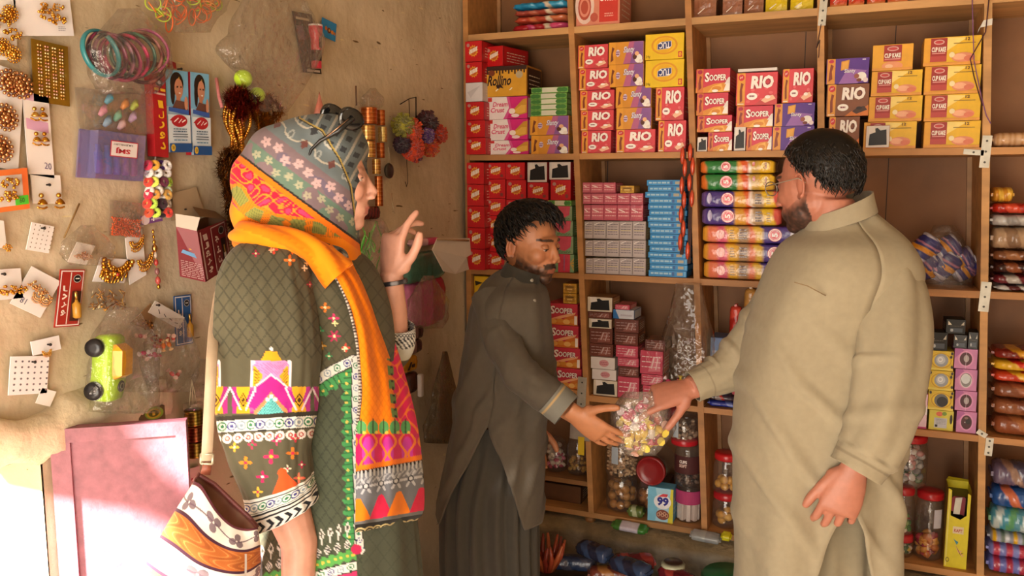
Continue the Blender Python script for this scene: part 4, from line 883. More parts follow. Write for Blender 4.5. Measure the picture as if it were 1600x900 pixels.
# bottom right bay
yb = 905; zb = ROW['E']
zb0 = zb
R4 = ((878, 'a83048', '6a70b8', 'lowest red and violet packet'), (856, 'b83a50', '7a80c0', 'red and violet packet under the combs'))
for k, (yt, c1, c2, lab) in enumerate(R4):
    o, zb = pack('sweet_packet', '%s in the bottom right bay' % lab, 'packet', 1541, 1640, yt, yb, lambda u, t, c1=c1, c2=c2: c1 if int(u*9) % 2 else c2, 0.13, zb, 0.015, 'red and violet packets', seed=60+k, wr=0.08, m=M_WRAP); yb = yt
o, zb = pack('clip_packet', 'clear packet of yellow and white clips in the bottom right bay', 'packet', 1543, 1640, 838, 856, lambda u, t: ['8a90a0', 'd8a820', '9aa0b8', '6a7a70', 'c8ccd4'][int(u*14) % 5], 0.12, zb, 0.015, None, seed=64, wr=0.1)
o, zb = pack('comb_packet', 'packet of green and teal combs in the bottom right bay', 'packet', 1545, 1640, 800, 838, lambda u, t: ['5a9a6a', '4a8a9a', 'b8c4c0', '3a8aa0'][int(u*8+t*3) % 4], 0.12, zb, 0.015, None, seed=65, wr=0.1)
o, zb = pack('blue_pouch', 'dark blue pouch with orange band in the bottom right bay', 'packet', 1547, 1640, 768, 800, bands([(0.3, '1e4a88'), (0.5, 'c86a48'), (1, '1f5090')], 0.15), 0.12, zb, 0.015, None, seed=66, wr=0.1)
o, zb = pack('grey_pouch', 'crumpled mauve-grey pouch topmost in the bottom right bay', 'packet', 1549, 1630, 730, 768, bands([(0.4, '6a5a70'), (0.6, '9a7a6a'), (1, '5a5468')], 0.2), 0.12, zb, 0.02, None, seed=67, wr=0.16)
# third row: things by the hanging bag
pack('chocolate_bar', 'dark chocolate bar packet below the tan sleeve', 'bar', 1098, 1150, 617, 628, bands([(0.3, '2a1c18'), (0.5, '8a7a78'), (0.6, 'a83028'), (1, '3a2a38')], 0.1), 0.07, ROW['D']+0.022, 0.012, 'bars under the sleeve', 71)
pack('chocolate_bar', 'deep blue bar packet below the tan sleeve', 'bar', 1104, 1158, 628, 640, bands([(0.6, '2c3a9a'), (0.8, '6a78c0'), (1, '2a3080')], 0.1), 0.07, ROW['D'], 0.012, 'bars under the sleeve', 72)
pack('pink_packet', 'pink packet peeping out above the bars by the tan robe', 'packet', 1140, 1172, 605, 617.5, bands([(0.5, 'c8606a'), (1, 'd88a90')], 0.1), 0.07, ROW['D']+0.045, 0.014, None, 73)
def upright_pack(name, label, x0, x1, y0, y1, c1, c2, off, base, seed=0):
    p, q = onshelf(x0, y1, off), onshelf(x1, y1, off); h = onshelf(x0, y0, off)[2]-base
    mb = MB(); pillow(mb, h, 0.05, (q[0]-p[0])/1, bands([(0.15, c2), (0.8, c1), (1, c2)], 0.1), seed=seed, wr=0.08)
    o = mb.build(name, M_WRAP, None, ((p[0]+q[0])/2+(q[0]-p[0])/2, p[1], base+h/2+0.006), (0, -math.pi/2, 0)); tag(o, label, 'packet')
b_ = MB().bev(-0.06, 0.10, 0, 0.09, 0, 0.155, '4a2c1c', 0.002); pz = onshelf(1160, 520, 0.1); o = b_.build('dark_carton', M_CARTON, None, (pz[0], SHELF_Y+0.09, ROW['D']+0.001)); tag(o, 'dark brown carton behind the tan sleeve carrying red and amber packets', 'carton')
upright_pack('amber_packet', 'amber glossy packet standing behind the tan sleeve', 1160, 1181, 452, 512, 'b8762a', 'c8924a', 0.10, ROW['D']+0.157, 81)
upright_pack('red_packet', 'red striped packet standing left of the amber one', 1138, 1157, 480, 522, 'b02a22', 'd84a3a', 0.10, ROW['D']+0.157, 82)
# strings of orange sachets hanging at the third upright
for (xc, y0, ys, lab) in ((1069, 232, [243, 262, 290, 312, 335, 357, 378], 'left'), (1081, 232, [238, 260, 285, 310, 392], 'right')):
    p0 = onshelf(xc, y0, -0.012); t = thing('sachet_strip', '%s hanging strip of small orange sachets at the third upright' % lab, 'sachet strip', p0, 'hanging sachet strips')
    z1 = onshelf(xc, ys[-1]+20, -0.012)[2]-p0[2]
    mb = MB(); mb.box(-0.006, 0.006, 0.0, 0.003, z1, 0, '3c1c14'); mb.build('backing', M_PAPER, t)
    for k, y in enumerate(ys):
        zz = onshelf(xc, y, -0.012)[2]-p0[2]; s = 0.012 if k % 2 else -0.012
        m2 = MB(); m2.loft([[(s*0.4+0.004*math.cos(a)*q, -0.004+0.003*math.sin(a)*q, dz) for a in np.linspace(0, 6.28, 9)[:-1]] for dz, q in ((0.03, 0.3), (0.018, 1.6), (0.0, 2.0), (-0.02, 1.6), (-0.03, 0.4))], ['d86030', 'c8452a', 'd8502c', 'b83a24', 'd86030'], True)
        m2.build('sachet', M_WRAP, t, (0, 0, zz))
# dangling purple ribbon and tape at the right upright
r0 = [onshelf(x, y, -0.006) for x, y in ((1519, -8), (1520, 40), (1522, 95), (1533, 150), (1541, 180), (1548, 193))]
tag(MB().tube(r0, 0.0035, '8a5c8e', 6, flat=0.4).build('ribbon', M_CLOTH), 'mauve ribbon dangling from above down the right upright', 'ribbon')
r1 = [onshelf(x, y, -0.016) for x, y in ((1546, -8), (1540, 50), (1516, 92), (1522, 120), (1535, 165))]
tag(MB().tube(r1, 0.0018, '4a2c34', 6).build('cord', M_CLOTH), 'thin dark cord looping beside the mauve ribbon', 'cord')
r2 = [onshelf(x, y, -0.006) for x, y in ((1283, 38), (1276, 75), (1281, 62), (1279, 90))]
tag(MB().tube(r2, 0.0015, '5a3a3a', 6).build('cord', M_CLOTH), 'thin dark cord below the zinc strap by the brown cocoa cartons', 'cord')
mb = MB(); p, q = onshelf(1531, 30, -0.0058), onshelf(1550, 42, -0.0058)
mb.add([(p[0], p[1], q[2]), (q[0], p[1], q[2]+0.006), (q[0], p[1], p[2]), (p[0]+0.01, p[1], p[2]-0.004), (p[0]-0.004, p[1], q[2]-0.016)], [(0, 1, 2, 3), (4, 0, 3)], 'd8d4cc')
mb.add([(p[0], p[1]+0.0015, q[2]), (q[0], p[1]+0.0015, q[2]+0.006), (q[0], p[1]+0.0015, p[2]), (p[0]+0.01, p[1]+0.0015, p[2]-0.004)], [(3, 2, 1, 0)], 'd8d4cc')
tag(mb.build('adhesive_tape', M_PLASTIC), 'scrap of white adhesive tape around the right upright near the top', 'tape')
# big clear bag hanging at the third upright, sweets at its foot
clearbag('hanging_bag', 'tall clear plastic bag hanging over the third upright, left of the tan sleeve', 'bag', 1036, 1116, 442, 612, -0.03, 0.07, seed=8, shape=lambda v: 0.45+0.55*min(1, 2*v), ny=26, m=clear_film('thin_film', gloss=0.035, bump=1.0, bscale=11, haze=0.02))
cm = []
def candy_mesh(c1, c2, nm):
    mb = MB(); mb.ell((0, 0, 0), (0.012, 0.008, 0.008), c1, 10, 6)
    for sx in (-1, 1): mb.loft([[(sx*x, r*math.cos(a), r*math.sin(a)) for a in np.linspace(0, 6.28, 9)[:-1]] for x, r in ((0.010, 0.003), (0.013, 0.003), (0.021, 0.009))], c2, False)
    return mb.mesh(nm)
CANDY = [candy_mesh('e8c020', 'f0d860', 'candy_y'), candy_mesh('d83a78', 'f0dce4', 'candy_p'), candy_mesh('efe8e0', 'd8486a', 'candy_w'), candy_mesh('e07a28', 'f0c890', 'candy_o'), candy_mesh('b83a30', 'e8b8a8', 'candy_r')]
zf = onshelf(1075, 605, -0.03)[2]
for k in range(8):
    p = onshelf(1045+9*(k % 5), 608-9*(k//5)-3*(k % 2), -0.03-0.012*(k % 2))
    o = obj('wrapped_sweet', CANDY[[0, 2, 0, 3, 0, 1, 2, 0][k]], M_WRAP, None, p, (RND.uniform(0, 3), RND.uniform(0, 3), RND.uniform(0, 3)))
    tag(o, 'wrapped sweet at the foot of the tall clear hanging bag', 'sweet', 'sweets in the hanging bag')
# ================================================================== jars
def jar(label, x0, x1, ytop, ybot, base, lidc='b81f22', off=0.05, lid=True, lab=None, liddown=False, group=None, neck=0.86, rot=None, tint=M_JAR):
    xm = (x0+x1)/2; p = onshelf(x0, (ytop+ybot)/2, off); q = onshelf(x1, (ytop+ybot)/2, off)
    zb = onshelf(xm, ybot, off)[2] if base is None else base; H = onshelf(xm, ytop, off)[2]-zb; R = (q[0]-p[0])/2
    t = thing('sweet_jar', label, 'jar', ((p[0]+q[0])/2, SHELF_Y+off+R, zb+0.001), group)
    lh = 0.022 if lid else 0.0; B = H-lh
    prof = [(R*0.80, 0), (R*0.95, 0.006), (R, 0.02), (R, B*0.25), (R*0.975, B*0.28), (R, B*0.31), (R, B*0.62), (R*0.975, B*0.65), (R, B*0.68), (R*0.99, B*0.78), (R*neck, B*0.93), (R*neck, B)]
    if liddown: prof = [(r, B-z) for r, z in prof[::-1]]
    MB().lathe(prof, 'ffffff', 24).build('body', tint, t)
    if lid:
        zl = B-0.004 if not liddown else -0.0
        MB().lathe([(R*neck*1.06, 0), (R*neck*1.09, 0.003), (R*neck*1.09, lh-0.004), (R*neck*1.0, lh+0.002), (R*neck*0.5, lh+0.003)], lidc, 28, (0, 0, zl)).build('lid', M_PLASTIC, t)
    if lab:
        mb = MB(); n = 20; aa = [math.radians(lab[0]+(lab[1]-lab[0])*i/n) for i in range(n+1)]
        V = [(R*1.012*math.cos(a), R*1.012*math.sin(a), B*z) for a in aa for z in (lab[2], lab[3])]
        mb.add(V, [(2*i, 2*i+2, 2*i+3, 2*i+1) for i in range(n)], lab[4])
        if len(lab) > 5: lab[5](mb, R*1.02, B)
        mb.build('label_band', M_PAPER, t)
    return t, R, B, zb
def fill_balls(t, R, B, r, n, name, label, group, cols, seed=0, zmax=0.8, m=None, squash=1.0):
    rr = random.Random(seed); pts = []; c0 = Vector(t.location)
    ms = []
    for c in cols:
        mb = MB(); mb.ell((0, 0, 0), (r, r*0.97, r*squash), c, 12, 8); ms.append(mb.mesh(name))
    k = 0; tries = 0; z = r+0.006
    while k < n and tries < 6000:
        tries += 1
        a = rr.uniform(0, 6.28); q = (R-r-0.004)*math.sqrt(rr.random()); zz = r*squash+0.005+rr.random()**1.0*(B*zmax-2*r)*min(1, (k+6)/n)
        p = (q*math.cos(a), q*math.sin(a), zz)
        if all((p[0]-s[0])**2+(p[1]-s[1])**2+((p[2]-s[2])/squash)**2 > (1.75*r)**2 for s in pts):
            pts.append(p); o = obj(name, ms[k % len(ms)], m or M_CARTON, None, c0+Vector(p), (rr.uniform(0, 3), rr.uniform(0, 3), 0)); tag(o, label, 'sweet', group); k += 1
def stuff_fill(t, R, B, frac, cols, r, n, name, label, seed=0, longer=1.0, m=None):
    rr = random.Random(seed); mb = MB()
    for k in range(n):
        a = rr.uniform(0, 6.28); q = (R-r*longer-0.003)*rr.random()**0.35; zz = r+0.004+rr.random()*(B*frac-2*r)
        Rm = Matrix.Rotation(rr.uniform(0, 6.28), 3, 'X') @ Matrix.Rotation(rr.uniform(0, 6.28), 3, 'Z')
        mb.ell((q*math.cos(a), q*math.sin(a), zz), (r*longer, r, r*0.9), rr.choice(cols), 7, 5, R=np.array(Rm))
    o = mb.build(name, m or M_CARTON, None, t.location); tag(o, label, 'sweets', kind='stuff')
E4 = ROW['E']
t, R, B, z = jar('jar of round golden biscuits, lower of two against the tan robe', 1109, 1154, 774, 834, E4, 'b02028', 0.03)
fill_balls(t, R, B, 0.0155, 22, 'biscuit_ball', 'round golden biscuit in the lower jar beside the tan robe', 'biscuit balls in lower jar', ['d8a348', 'cf983c', 'e0b058'], 1, 0.85)
zj = E4+B+0.020
t, R, B, z = jar('jar of round golden biscuits, upper of two against the tan robe', 1111, 1154, 712, 774, zj, 'c02226', 0.03)
fill_balls(t, R, B, 0.0155, 14, 'biscuit_ball', 'round golden biscuit in the upper jar beside the tan robe', 'biscuit balls in upper jar', ['d8a348', 'cf983c'], 2, 0.52)
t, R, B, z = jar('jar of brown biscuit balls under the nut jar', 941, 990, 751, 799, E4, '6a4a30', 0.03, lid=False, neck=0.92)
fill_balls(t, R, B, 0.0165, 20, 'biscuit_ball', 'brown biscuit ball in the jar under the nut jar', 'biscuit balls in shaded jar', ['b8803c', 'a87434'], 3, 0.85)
t2, R, B, z = jar('jar full of pale nuts near the candy bag', 939, 991, 697, 751, E4+B+0.002, 'c8c0b4', 0.03, lid=False, neck=0.95, lab=(-112, -88, 0.45, 0.95, 'a8b0b8'))
stuff_fill(t2, R, B, 0.97, ['d0ae86', 'c8a47c', 'dcbc96', 'b88c64'], 0.0055, 420, 'nuts', 'pale nuts filling the jar near the candy bag', 4, 1.35)
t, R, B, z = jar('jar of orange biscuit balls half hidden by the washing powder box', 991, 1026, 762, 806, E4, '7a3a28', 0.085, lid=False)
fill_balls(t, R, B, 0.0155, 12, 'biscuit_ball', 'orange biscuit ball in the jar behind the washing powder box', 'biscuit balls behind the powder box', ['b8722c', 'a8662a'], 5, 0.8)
zr = E4+B+0.002
# the jar lying on its side, red lid outwards
p = onshelf(1016, 737, 0.02); Rl = (onshelf(1040, 737, 0.02)[0]-onshelf(993, 737, 0.02)[0])/2
t = thing('sweet_jar', 'jar lying on its side with dark red lid facing out', 'jar', p)
MB().lathe([(Rl*0.9, 0.0), (Rl*0.98, 0.02), (Rl, 0.04), (Rl, 0.15), (Rl*0.9, 0.16)], 'ffffff', 24).build('body', M_JAR, t, (0, 0.02, 0), (-math.pi/2, 0, 0))
MB().lathe([(Rl*0.98, 0.022), (Rl*0.98, 0.004), (Rl*0.9, 0.0), (Rl*0.86, 0.003), (Rl*0.4, 0.004)], '8a1f20', 28).build('lid', M_PLASTIC, t, None, (-math.pi/2, 0, 0))
zlow = p[2]-Rl
o = MB().bev(-0.05, 0.055, 0, 0.12, 0, zlow-zr-0.004, '4a2a20', 0.002).build('dark_box', M_CARTON, None, (p[0], SHELF_Y+0.075, zr+0.001)); tag(o, 'dark brown box carrying the jar that lies with its red lid out', 'box')
def cup_label(mb, R, B):
    V, F = text_geo('CUPS SOFT', 0.03)
    for (txt, z0, z1, a0, a1, colr) in (('CUPS', 0.62, 0.70, -118, -84, 'f0e4dc'), ('SOFT', 0.52, 0.60, -118, -84, 'e8c8b8')):
        V, F = text_geo(txt, 0.04); an = np.radians(a0+(a1-a0)*V[:, 0]); zz = B*(z0+(z1-z0)*V[:, 1])
        mb.add(np.stack([R*np.cos(an), R*np.sin(an), zz], 1), F, colr)
t, R, B, z = jar('jar with pink middle of white sugared sweets beside the upright', 1051, 1093, 765, 819, E4, 'a04060', 0.03, lid=False, neck=0.94, lab=(-175, -5, 0.55, 0.93, 'b03a6a'))
mb = MB(); rr = random.Random(9)
for k in range(9):
    a = k*0.7; o = MB().bev(-0.011, 0.011, -0.008, 0.008, 0, B*0.5, 'e4d4cc', 0.002).build('sugar_stick', M_CARTON, None, Vector(t.location)+Vector(((R-0.018)*math.cos(a), (R-0.018)*math.sin(a), 0.006)), (0, 0, a)); tag(o, 'white sugar stick in the jar with the pink band', 'sweet', 'white sugar sticks')
t, R, B, z = jar('dark-labelled jar standing on the pink-banded jar', 1050, 1092, 702, 765, E4+B+0.002, '8a1f20', 0.03, lid=False, neck=0.95, lab=(-170, -10, 0.36, 0.80, '4a1a18', cup_label))
stuff_fill(t, R, B, 0.32, ['3a2018', '5a3424', '8a7060'], 0.008, 60, 'chocolates', 'dark chocolates in the dark-labelled jar', 6)
zq = z+B+0.002
t, R, B, z = jar('upturned clear jar with red lid below, behind the candy bag', 1043, 1089, 645, 700, zq, 'c0202a', 0.04, liddown=True, lab=(-130, -105, 0.3, 0.9, 'b8c0c8'))
stuff_fill(t, R, B, 0.8, ['b89a80', 'c8b098', '9a7a60'], 0.008, 90, 'toffees', 'pale toffees in the upturned clear jar', 7)
# small side shelf jars
t, R, B, z = jar('jar of pink and white sweets on the small side shelf', 846, 880, 690, 745, Z_SUB, '6a4a38', 0.06, lid=False)
stuff_fill(t, R, B, 0.8, ['d87a9a', 'e8dcd0', 'c8b8a8', 'b83a5a'], 0.009, 70, 'pink_sweets', 'pink and white sweets in the side shelf jar', 8, 1.4)
t, R, B, z = jar('jar of amber sweets on the small side shelf by the second upright', 881, 914, 690, 744, Z_SUB, 'c8a818', 0.06, lid=False)
stuff_fill(t, R, B, 0.5, ['b8842c', '8a5a20', 'c89a40'], 0.009, 45, 'amber_sweets', 'amber sweets in the side shelf jar', 9)
o = MB().box(-0.012, 0.012, 0, 0.004, -0.07, 0.0, 'd8b41c').build('yellow_tag', M_PAPER, None, onshelf(908, 683, -0.012)); tag(o, 'small yellow tag hanging under the grey metal plate', 'tag')
p = onshelf(909, 658, -0.008); mb = MB()
mb.bev(-0.045, 0.035, 0, 0.003, -0.075, 0.0, 'aaa49c', 0.001); mb.bev(-0.02, 0.045, 0.0, 0.003, 0.0, 0.05, 'a8a29a', 0.001); mb.lathe([(0.004, 0), (0.004, 0.004)], '4a4640', 8, (0.0, -0.002, 0.02))
o = mb.build('metal_plate', M_STEEL, None, p, (0, 0.05, 0)); tag(o, 'grey metal plate hanging at the second upright behind the reaching hand', 'plate')
# right hand jars behind the robe
t, R, B, z = jar('red-lidded jar of layered sweets, lowest beside the tan robe hem', 1392, 1428, 838, 893, E4, 'b82028', 0.03)
stuff_fill(t, R, B, 0.7, ['c83a28', 'd8b83a', 'e0d8c8', '3a6a3a'], 0.009, 60, 'striped_sweets', 'mixed sweets in the lowest jar beside the robe hem', 10)
t, R, B, z = jar('red-lidded jar with green and red sweets, middle of its stack', 1393, 1430, 764, 838, z+B+0.020, 'b82028', 0.03)
stuff_fill(t, R, B, 0.45, ['3a7a34', 'b02a3a', 'd8d0c0', '6a9a4a'], 0.010, 45, 'green_sweets', 'green and red sweets in the middle jar of the stack', 11)
t, R, B, z = jar('ribbed clear jar of wrapped sweets on top of the jar stack', 1394, 1452, 683, 764, z+B+0.020, 'c02028', 0.03)
stuff_fill(t, R, B, 0.85, ['8a8a90', 'b8b8bc', '5a7a5a', 'c08a90', 'd0d0d4'], 0.011, 90, 'wrapped_sweets', 'silvery wrapped sweets in the topmost ribbed jar', 12, 1.3, M_WRAP)
t, R, B, z = jar('large red-lidded jar of orange and crimson sweets beside the yellow carton', 1429, 1476, 772, 883, E4, 'b81f26', 0.035, lab=(-75, -40, 0.55, 0.85, 'c8c4cc'))
stuff_fill(t, R, B, 0.42, ['d8882a', 'e09a38', '9a2030', 'c87024', 'b02a38'], 0.014, 60, 'orange_sweets', 'orange and crimson sweets in the large red-lidded jar', 13, 1.4, M_WRAP)
pack('green_sweet_packet', 'small olive green sweet packet on the bottom board', 'packet', 978, 1006, 794, 808, bands([(0.3, '6a7a3a'), (0.6, 'b0b890'), (1, '5a6a30')], 0.1), 0.05, ROW['E'], 0.004, None, 90)
# the plinth ledge
def ledge(label, name, x0, x1, y, c, th, dep, offs=-0.10):
    p, q = onshelf(x0, y, offs), onshelf(x1, y, offs); mb = MB(); pillow(mb, q[0]-p[0], dep, th, c, seed=int(x0), ex=3.5)
    o = mb.build(name, M_WRAP, None, ((p[0]+q[0])/2, p[1], p[2]), (0.25, 0.03, 0)); tag(o, label, 'packet')
ledge('green and white packet on the mud ledge under the shelves', 'green_packet', 955, 1009, 829, bands([(0.25, '4a7a34'), (0.75, 'd8ccd8'), (1, '4a8a3a')]), 0.022, 0.05, -0.055)
ledge('grey plastic wrapped packet on the ledge beside the tan robe', 'grey_packet', 1078, 1124, 846, bands([(0.5, 'a8a8a4'), (1, '9a9a98')]), 0.026, 0.05, -0.06)
ledge('tiny yellow packet on the ledge touching the tan robe', 'yellow_packet', 1127, 1140, 846, bands([(1, 'd8cc28')]), 0.022, 0.04, -0.06)
# ================================================================== goods hung on the mud wall
def wframe(tl, br_=None, bl=None, tr=None, off=0.004):
    A = onwall(*bl, off); B = onwall(*tr, off); T = onwall(*tl, off)
    return A, (B-T), (T-A)           # origin, U, V
class WallThing:
    """a flat thing hung on the wall: tl, tr, bl pixels give its parallelogram"""
    def __init__(s, name, label, cat, tl, tr, bl, col, thick=0.002, off=0.004, m=None, draw=None, group=None, back=None):
        o, U, V = wframe(tl, None, bl, tr, off+thick); s.c = o+(U+V)/2
        s.t = thing(name, label, cat, s.c, group); s.o = o-s.c; s.U = U; s.V = V; s.N = np.cross(U, V); s.N /= np.linalg.norm(s.N); s.thick = thick
        mb = MB(); P = [s.o+a*U+b*V-s.N*k for k in (0, thick) for a, b in ((0, 0), (1, 0), (1, 1), (0, 1))]
        mb.add(P, [(0,1,2,3),(7,6,5,4),(0,4,5,1),(1,5,6,2),(2,6,7,3),(3,7,4,0)], col)
        a = Art(mb, s.o, U, V, 0.0003)
        if draw: draw(a)
        s.card = mb.build('card' if thick < 0.006 else 'box', m or M_PAPER, s.t)
    def pt(s, u, v, h=0.0): return s.o+u*s.U+v*s.V+s.N*h
    def part(s, name, mb, m): return mb.build(name, m, s.t)
G1, G2, G3 = 'd8a040', 'c88a2c', 'e8bc60'
def jhumka(s, u, v, r, name='earring', style=0, seed=0, cols=(G1, G2, G3)):
    """gilt earring about r wide centred at u,v of a card"""
    rr = random.Random(seed); mb = MB(); c = s.pt(u, v, 0.004); r = r*1.3
    yv = s.U/np.linalg.norm(s.U); zv = s.V/np.linalg.norm(s.V); n = s.N
    q = lambda a, b, h: c+yv*a*r+zv*b*r+n*h
    e = lambda a, b, k, h=0.003, cc=None: mb.ell(q(a, b, h), (k*r,)*3, cc or rr.choice(cols), 8, 5)
    if style == 0:      # stud, dome and bead fringe
        e(0, 0.9, 0.28); mb.lathe([(0.04*r, 0.55*r), (0.3*r, 0.4*r), (0.5*r, 0.05*r), (0.52*r, -0.1*r)], rr.choice(cols), 14, tuple(c+n*(0.5*r*0.6)))
        for k in range(9): a = -0.55+1.1*k/8; e(a, -0.3-0.25*math.cos(a*2), 0.12)
        for k in range(7): a = -0.45+0.9*k/6; e(a, 0.15, 0.09, 0.006, G3)
    elif style == 1:    # round medallion of beads
        mb.lathe([(0.55*r, 0), (0.6*r, 0.1*r), (0.35*r, 0.2*r)], G2, 16, (0, 0, 0)) if False else None
        for ring, k in ((0.25, 6), (0.55, 11), (0.85, 16)):
            for i in range(k): t = 2*math.pi*i/k; e(ring*math.cos(t), ring*math.sin(t), 0.17 if ring < 0.8 else 0.13)
        e(0, 0, 0.2, 0.005)
    elif style == 2:    # crescent with drops
        for i in range(13): t = math.pi*(1.0+i/12); e(0.9*math.cos(t), 0.5+0.8*math.sin(t), 0.14)
        for i in range(11): t = math.pi*(1.05+0.9*i/10); e(0.62*math.cos(t), 0.5+0.5*math.sin(t), 0.12)
        for i in range(9):
            a = -0.8+1.6*i/8; b = 0.5-0.8*math.sqrt(max(0, 1-(a/0.95)**2)); mb.tube([q(a, b-0.1, 0.003), q(a, b-0.5, 0.003)], [0.04*r, 0.08*r], rr.choice(cols), 5)
    elif style == 3:    # leaf shaped heap
        for i in range(26): a = rr.uniform(-1, 1); b = rr.uniform(-0.7, 0.7)*(1-abs(a)*0.6); e(a, b, rr.uniform(0.12, 0.2), rr.uniform(0.002, 0.007))
    mb.build(name, M_GOLD, s.t)
def nail(s, u, v):
    mb = MB(); p = s.pt(u, v, 0); mb.tube([p-s.N*0.004, p+s.N*0.008], [0.0016, 0.0018], '2a2420', 6); mb.ell(p+s.N*0.008, (0.003,)*3, '2e2824', 8, 5); mb.build('nail', M_STEEL, s.t)
WH = 'e8e4de'
# leftmost column
s = WallThing('earring_card', 'white card with gilt earrings cut by the top left edge', 'earrings', (-30, -10), (24, 0), (-26, 90), WH)
for k, (u, v) in enumerate(((0.75, 0.75), (0.78, 0.42), (0.8, 0.1), (0.45, 0.6), (0.5, 0.2))): jhumka(s, u, v, 0.013, seed=k, style=3 if k % 2 else 1)
s = WallThing('earring_card', 'large white sheet with one pair of gilt drop earrings at the top', 'earrings', (20, -6), (109, -2), (28, 56), 'ece8ea', draw=lambda a: a.scribble(0.72, 0.12, 0.86, 0.26, 'a8a4b0', 3, 0.02, 2))
jhumka(s, 0.48, 0.58, 0.012, style=3, seed=3); jhumka(s, 0.70, 0.74, 0.009, style=3, seed=4); jhumka(s, 0.66, 0.42, 0.013, style=3, seed=5); jhumka(s, 0.45, 0.80, 0.007, style=3, seed=6)
s = WallThing('bead_card', 'shiny gold card covered with rows of tiny coloured bead dots', 'bead card', (49, 60), (106, 73), (53, 158), '9a7420', m=mat('gold_foil', rough=0.3, metal=0.5, vary=0.15))
for r_ in range(16):
    mb = MB()
    for c_ in range(4):
        for d_ in range(2): mb.ell(s.pt(0.16+0.2*c_+0.07*d_, 0.92-0.054*r_, 0.001), (0.0016, 0.0022, 0.0022), ['f0c888', 'e8a890', 'f4e0b0', 'd8a858', 'e8c0b0'][(r_*3+c_) % 5], 6, 4)
    mb.build('bead_row', M_GOLD, s.t)
s = WallThing('earring_sheet', 'white sheet with large round filigree earrings at the left edge', 'earrings', (-20, 95), (38, 115), (-30, 255), 'e4e0de')
for k, (u, v) in enumerate(((0.55, 0.85), (0.50, 0.50), (0.42, 0.18), (0.85, 0.86))): jhumka(s, u, v, 0.020, style=1, seed=10+k, cols=('c89060', 'b88050', 'd8a878'))
s = WallThing('earring_card', 'long white card with two rows of gilt jhumka earrings and a pencilled 20', 'earrings', (35, 141), (76, 152), (45, 272), 'ece6e4', draw=lambda a: (a.rect(0.05, 0.55, 0.9, 0.68, 'd8a8cc'), a.rect(0.02, 0.9, 0.4, 1, 'd8b0cc'), a.text('20', 0.62, 0.10, 0.9, 0.18, '5a4a7a', 0.0, 0.1)))
for k, (u, v) in enumerate(((0.3, 0.72), (0.62, 0.74), (0.3, 0.42), (0.62, 0.44))): jhumka(s, u, v, 0.011, seed=20+k)
s = WallThing('earring_card', 'small white card with two gilt earrings hanging below it', 'earrings', (48, 272), (94, 274), (52, 318), 'ece8e4')
jhumka(s, 0.2, 0.0, 0.013, seed=30); jhumka(s, 0.8, 0.02, 0.013, seed=31); nail(s, 0.5, 0.65)
s = WallThing('earring_box', 'orange framed clear earring pack with green price sticker', 'earrings', (-25, 268), (42, 262), (-20, 335), 'd8cfc8', thick=0.014, draw=lambda a: (a.rect(0, 0, 1, 0.12, 'e87a3a'), a.rect(0, 0.86, 1, 1, 'e87a3a'), a.rect(0.86, 0, 1, 1, 'e8743a'), a.rect(0.66, 0.12, 0.98, 0.34, '4ac83a'), a.text('60', 0.76, 0.17, 0.88, 0.29, '2a4a2a')), m=M_PLASTIC)
jhumka(s, 0.5, 0.68, 0.013, style=3, seed=33); jhumka(s, 0.45, 0.36, 0.013, style=3, seed=34)
s = WallThing('stud_card', 'white card of tiny ear studs under the orange framed pack', 'stud card', (50, 347), (85, 354), (41, 390), 'ece8e6', draw=lambda a: [a.ell(0.14+0.18*i, 0.12+0.16*j, 0.025, 0.03, '8a7a6a', 6) for i in range(5) for j in range(6)]); nail(s, 0.45, 0.85)
s = WallThing('earring_card', 'white paper half cut by the left edge below the orange framed pack', 'earrings', (-30, 340), (6, 345), (-25, 385), 'e4e0dc'); jhumka(s, 0.9, 0.05, 0.008, style=3, seed=35)
s = WallThing('earring_card', 'white card with pale gilt earrings at the left edge mid height', 'earrings', (-15, 422), (32, 419), (-10, 470), 'e4dfdc'); jhumka(s, 0.4, 0.3, 0.012, style=3, seed=36); jhumka(s, 0.8, 0.3, 0.010, style=3, seed=37); nail(s, 0.35, 0.85)
s = WallThing('earring_card', 'tilted white card with hoop earrings and a pencilled 81', 'earrings', (50, 416), (95, 440), (16, 474), 'e8e4e2', draw=lambda a: a.text('81', 0.2, 0.12, 0.38, 0.26, '3a3a5a'))
for k, (u, v) in enumerate(((0.25, 0.6), (0.5, 0.55), (0.72, 0.5), (0.55, 0.36), (0.8, 0.36))): jhumka(s, u, v, 0.010, style=2 if k > 2 else 3, seed=40+k, cols=('c8945c', 'd8a870', 'e0b880'))
def perf(base):
    def f(a):
        a.rect(0.03, 0.02, 0.97, 0.98, 'ece4e0'); a.rect(0.07, 0.04, 0.93, 0.96, base); a.rect(0.42, 0.05, 0.46, 0.95, 'e8dcd4')
        a.ell(0.70, 0.84, 0.17, 0.075, '1e1a1a', 18); a.ring(0.70, 0.84, 0.16, 0.07, 0.12, 'd8d0c8'); a.rect(0.62, 0.83, 0.78, 0.85, 'd8d0c8')
        for k, ch in enumerate('\uFE8E\uFEA3\uFEAE\uFEEE'): a.text(ch, 0.14, 0.62-0.14*k, 0.34, 0.72-0.14*k, 'f2e6dc', 0.02)
        a.rect(0.52, 0.1, 0.9, 0.62, '4a2a20' if base != '2c5a96' else '3a5a8a')
    return f
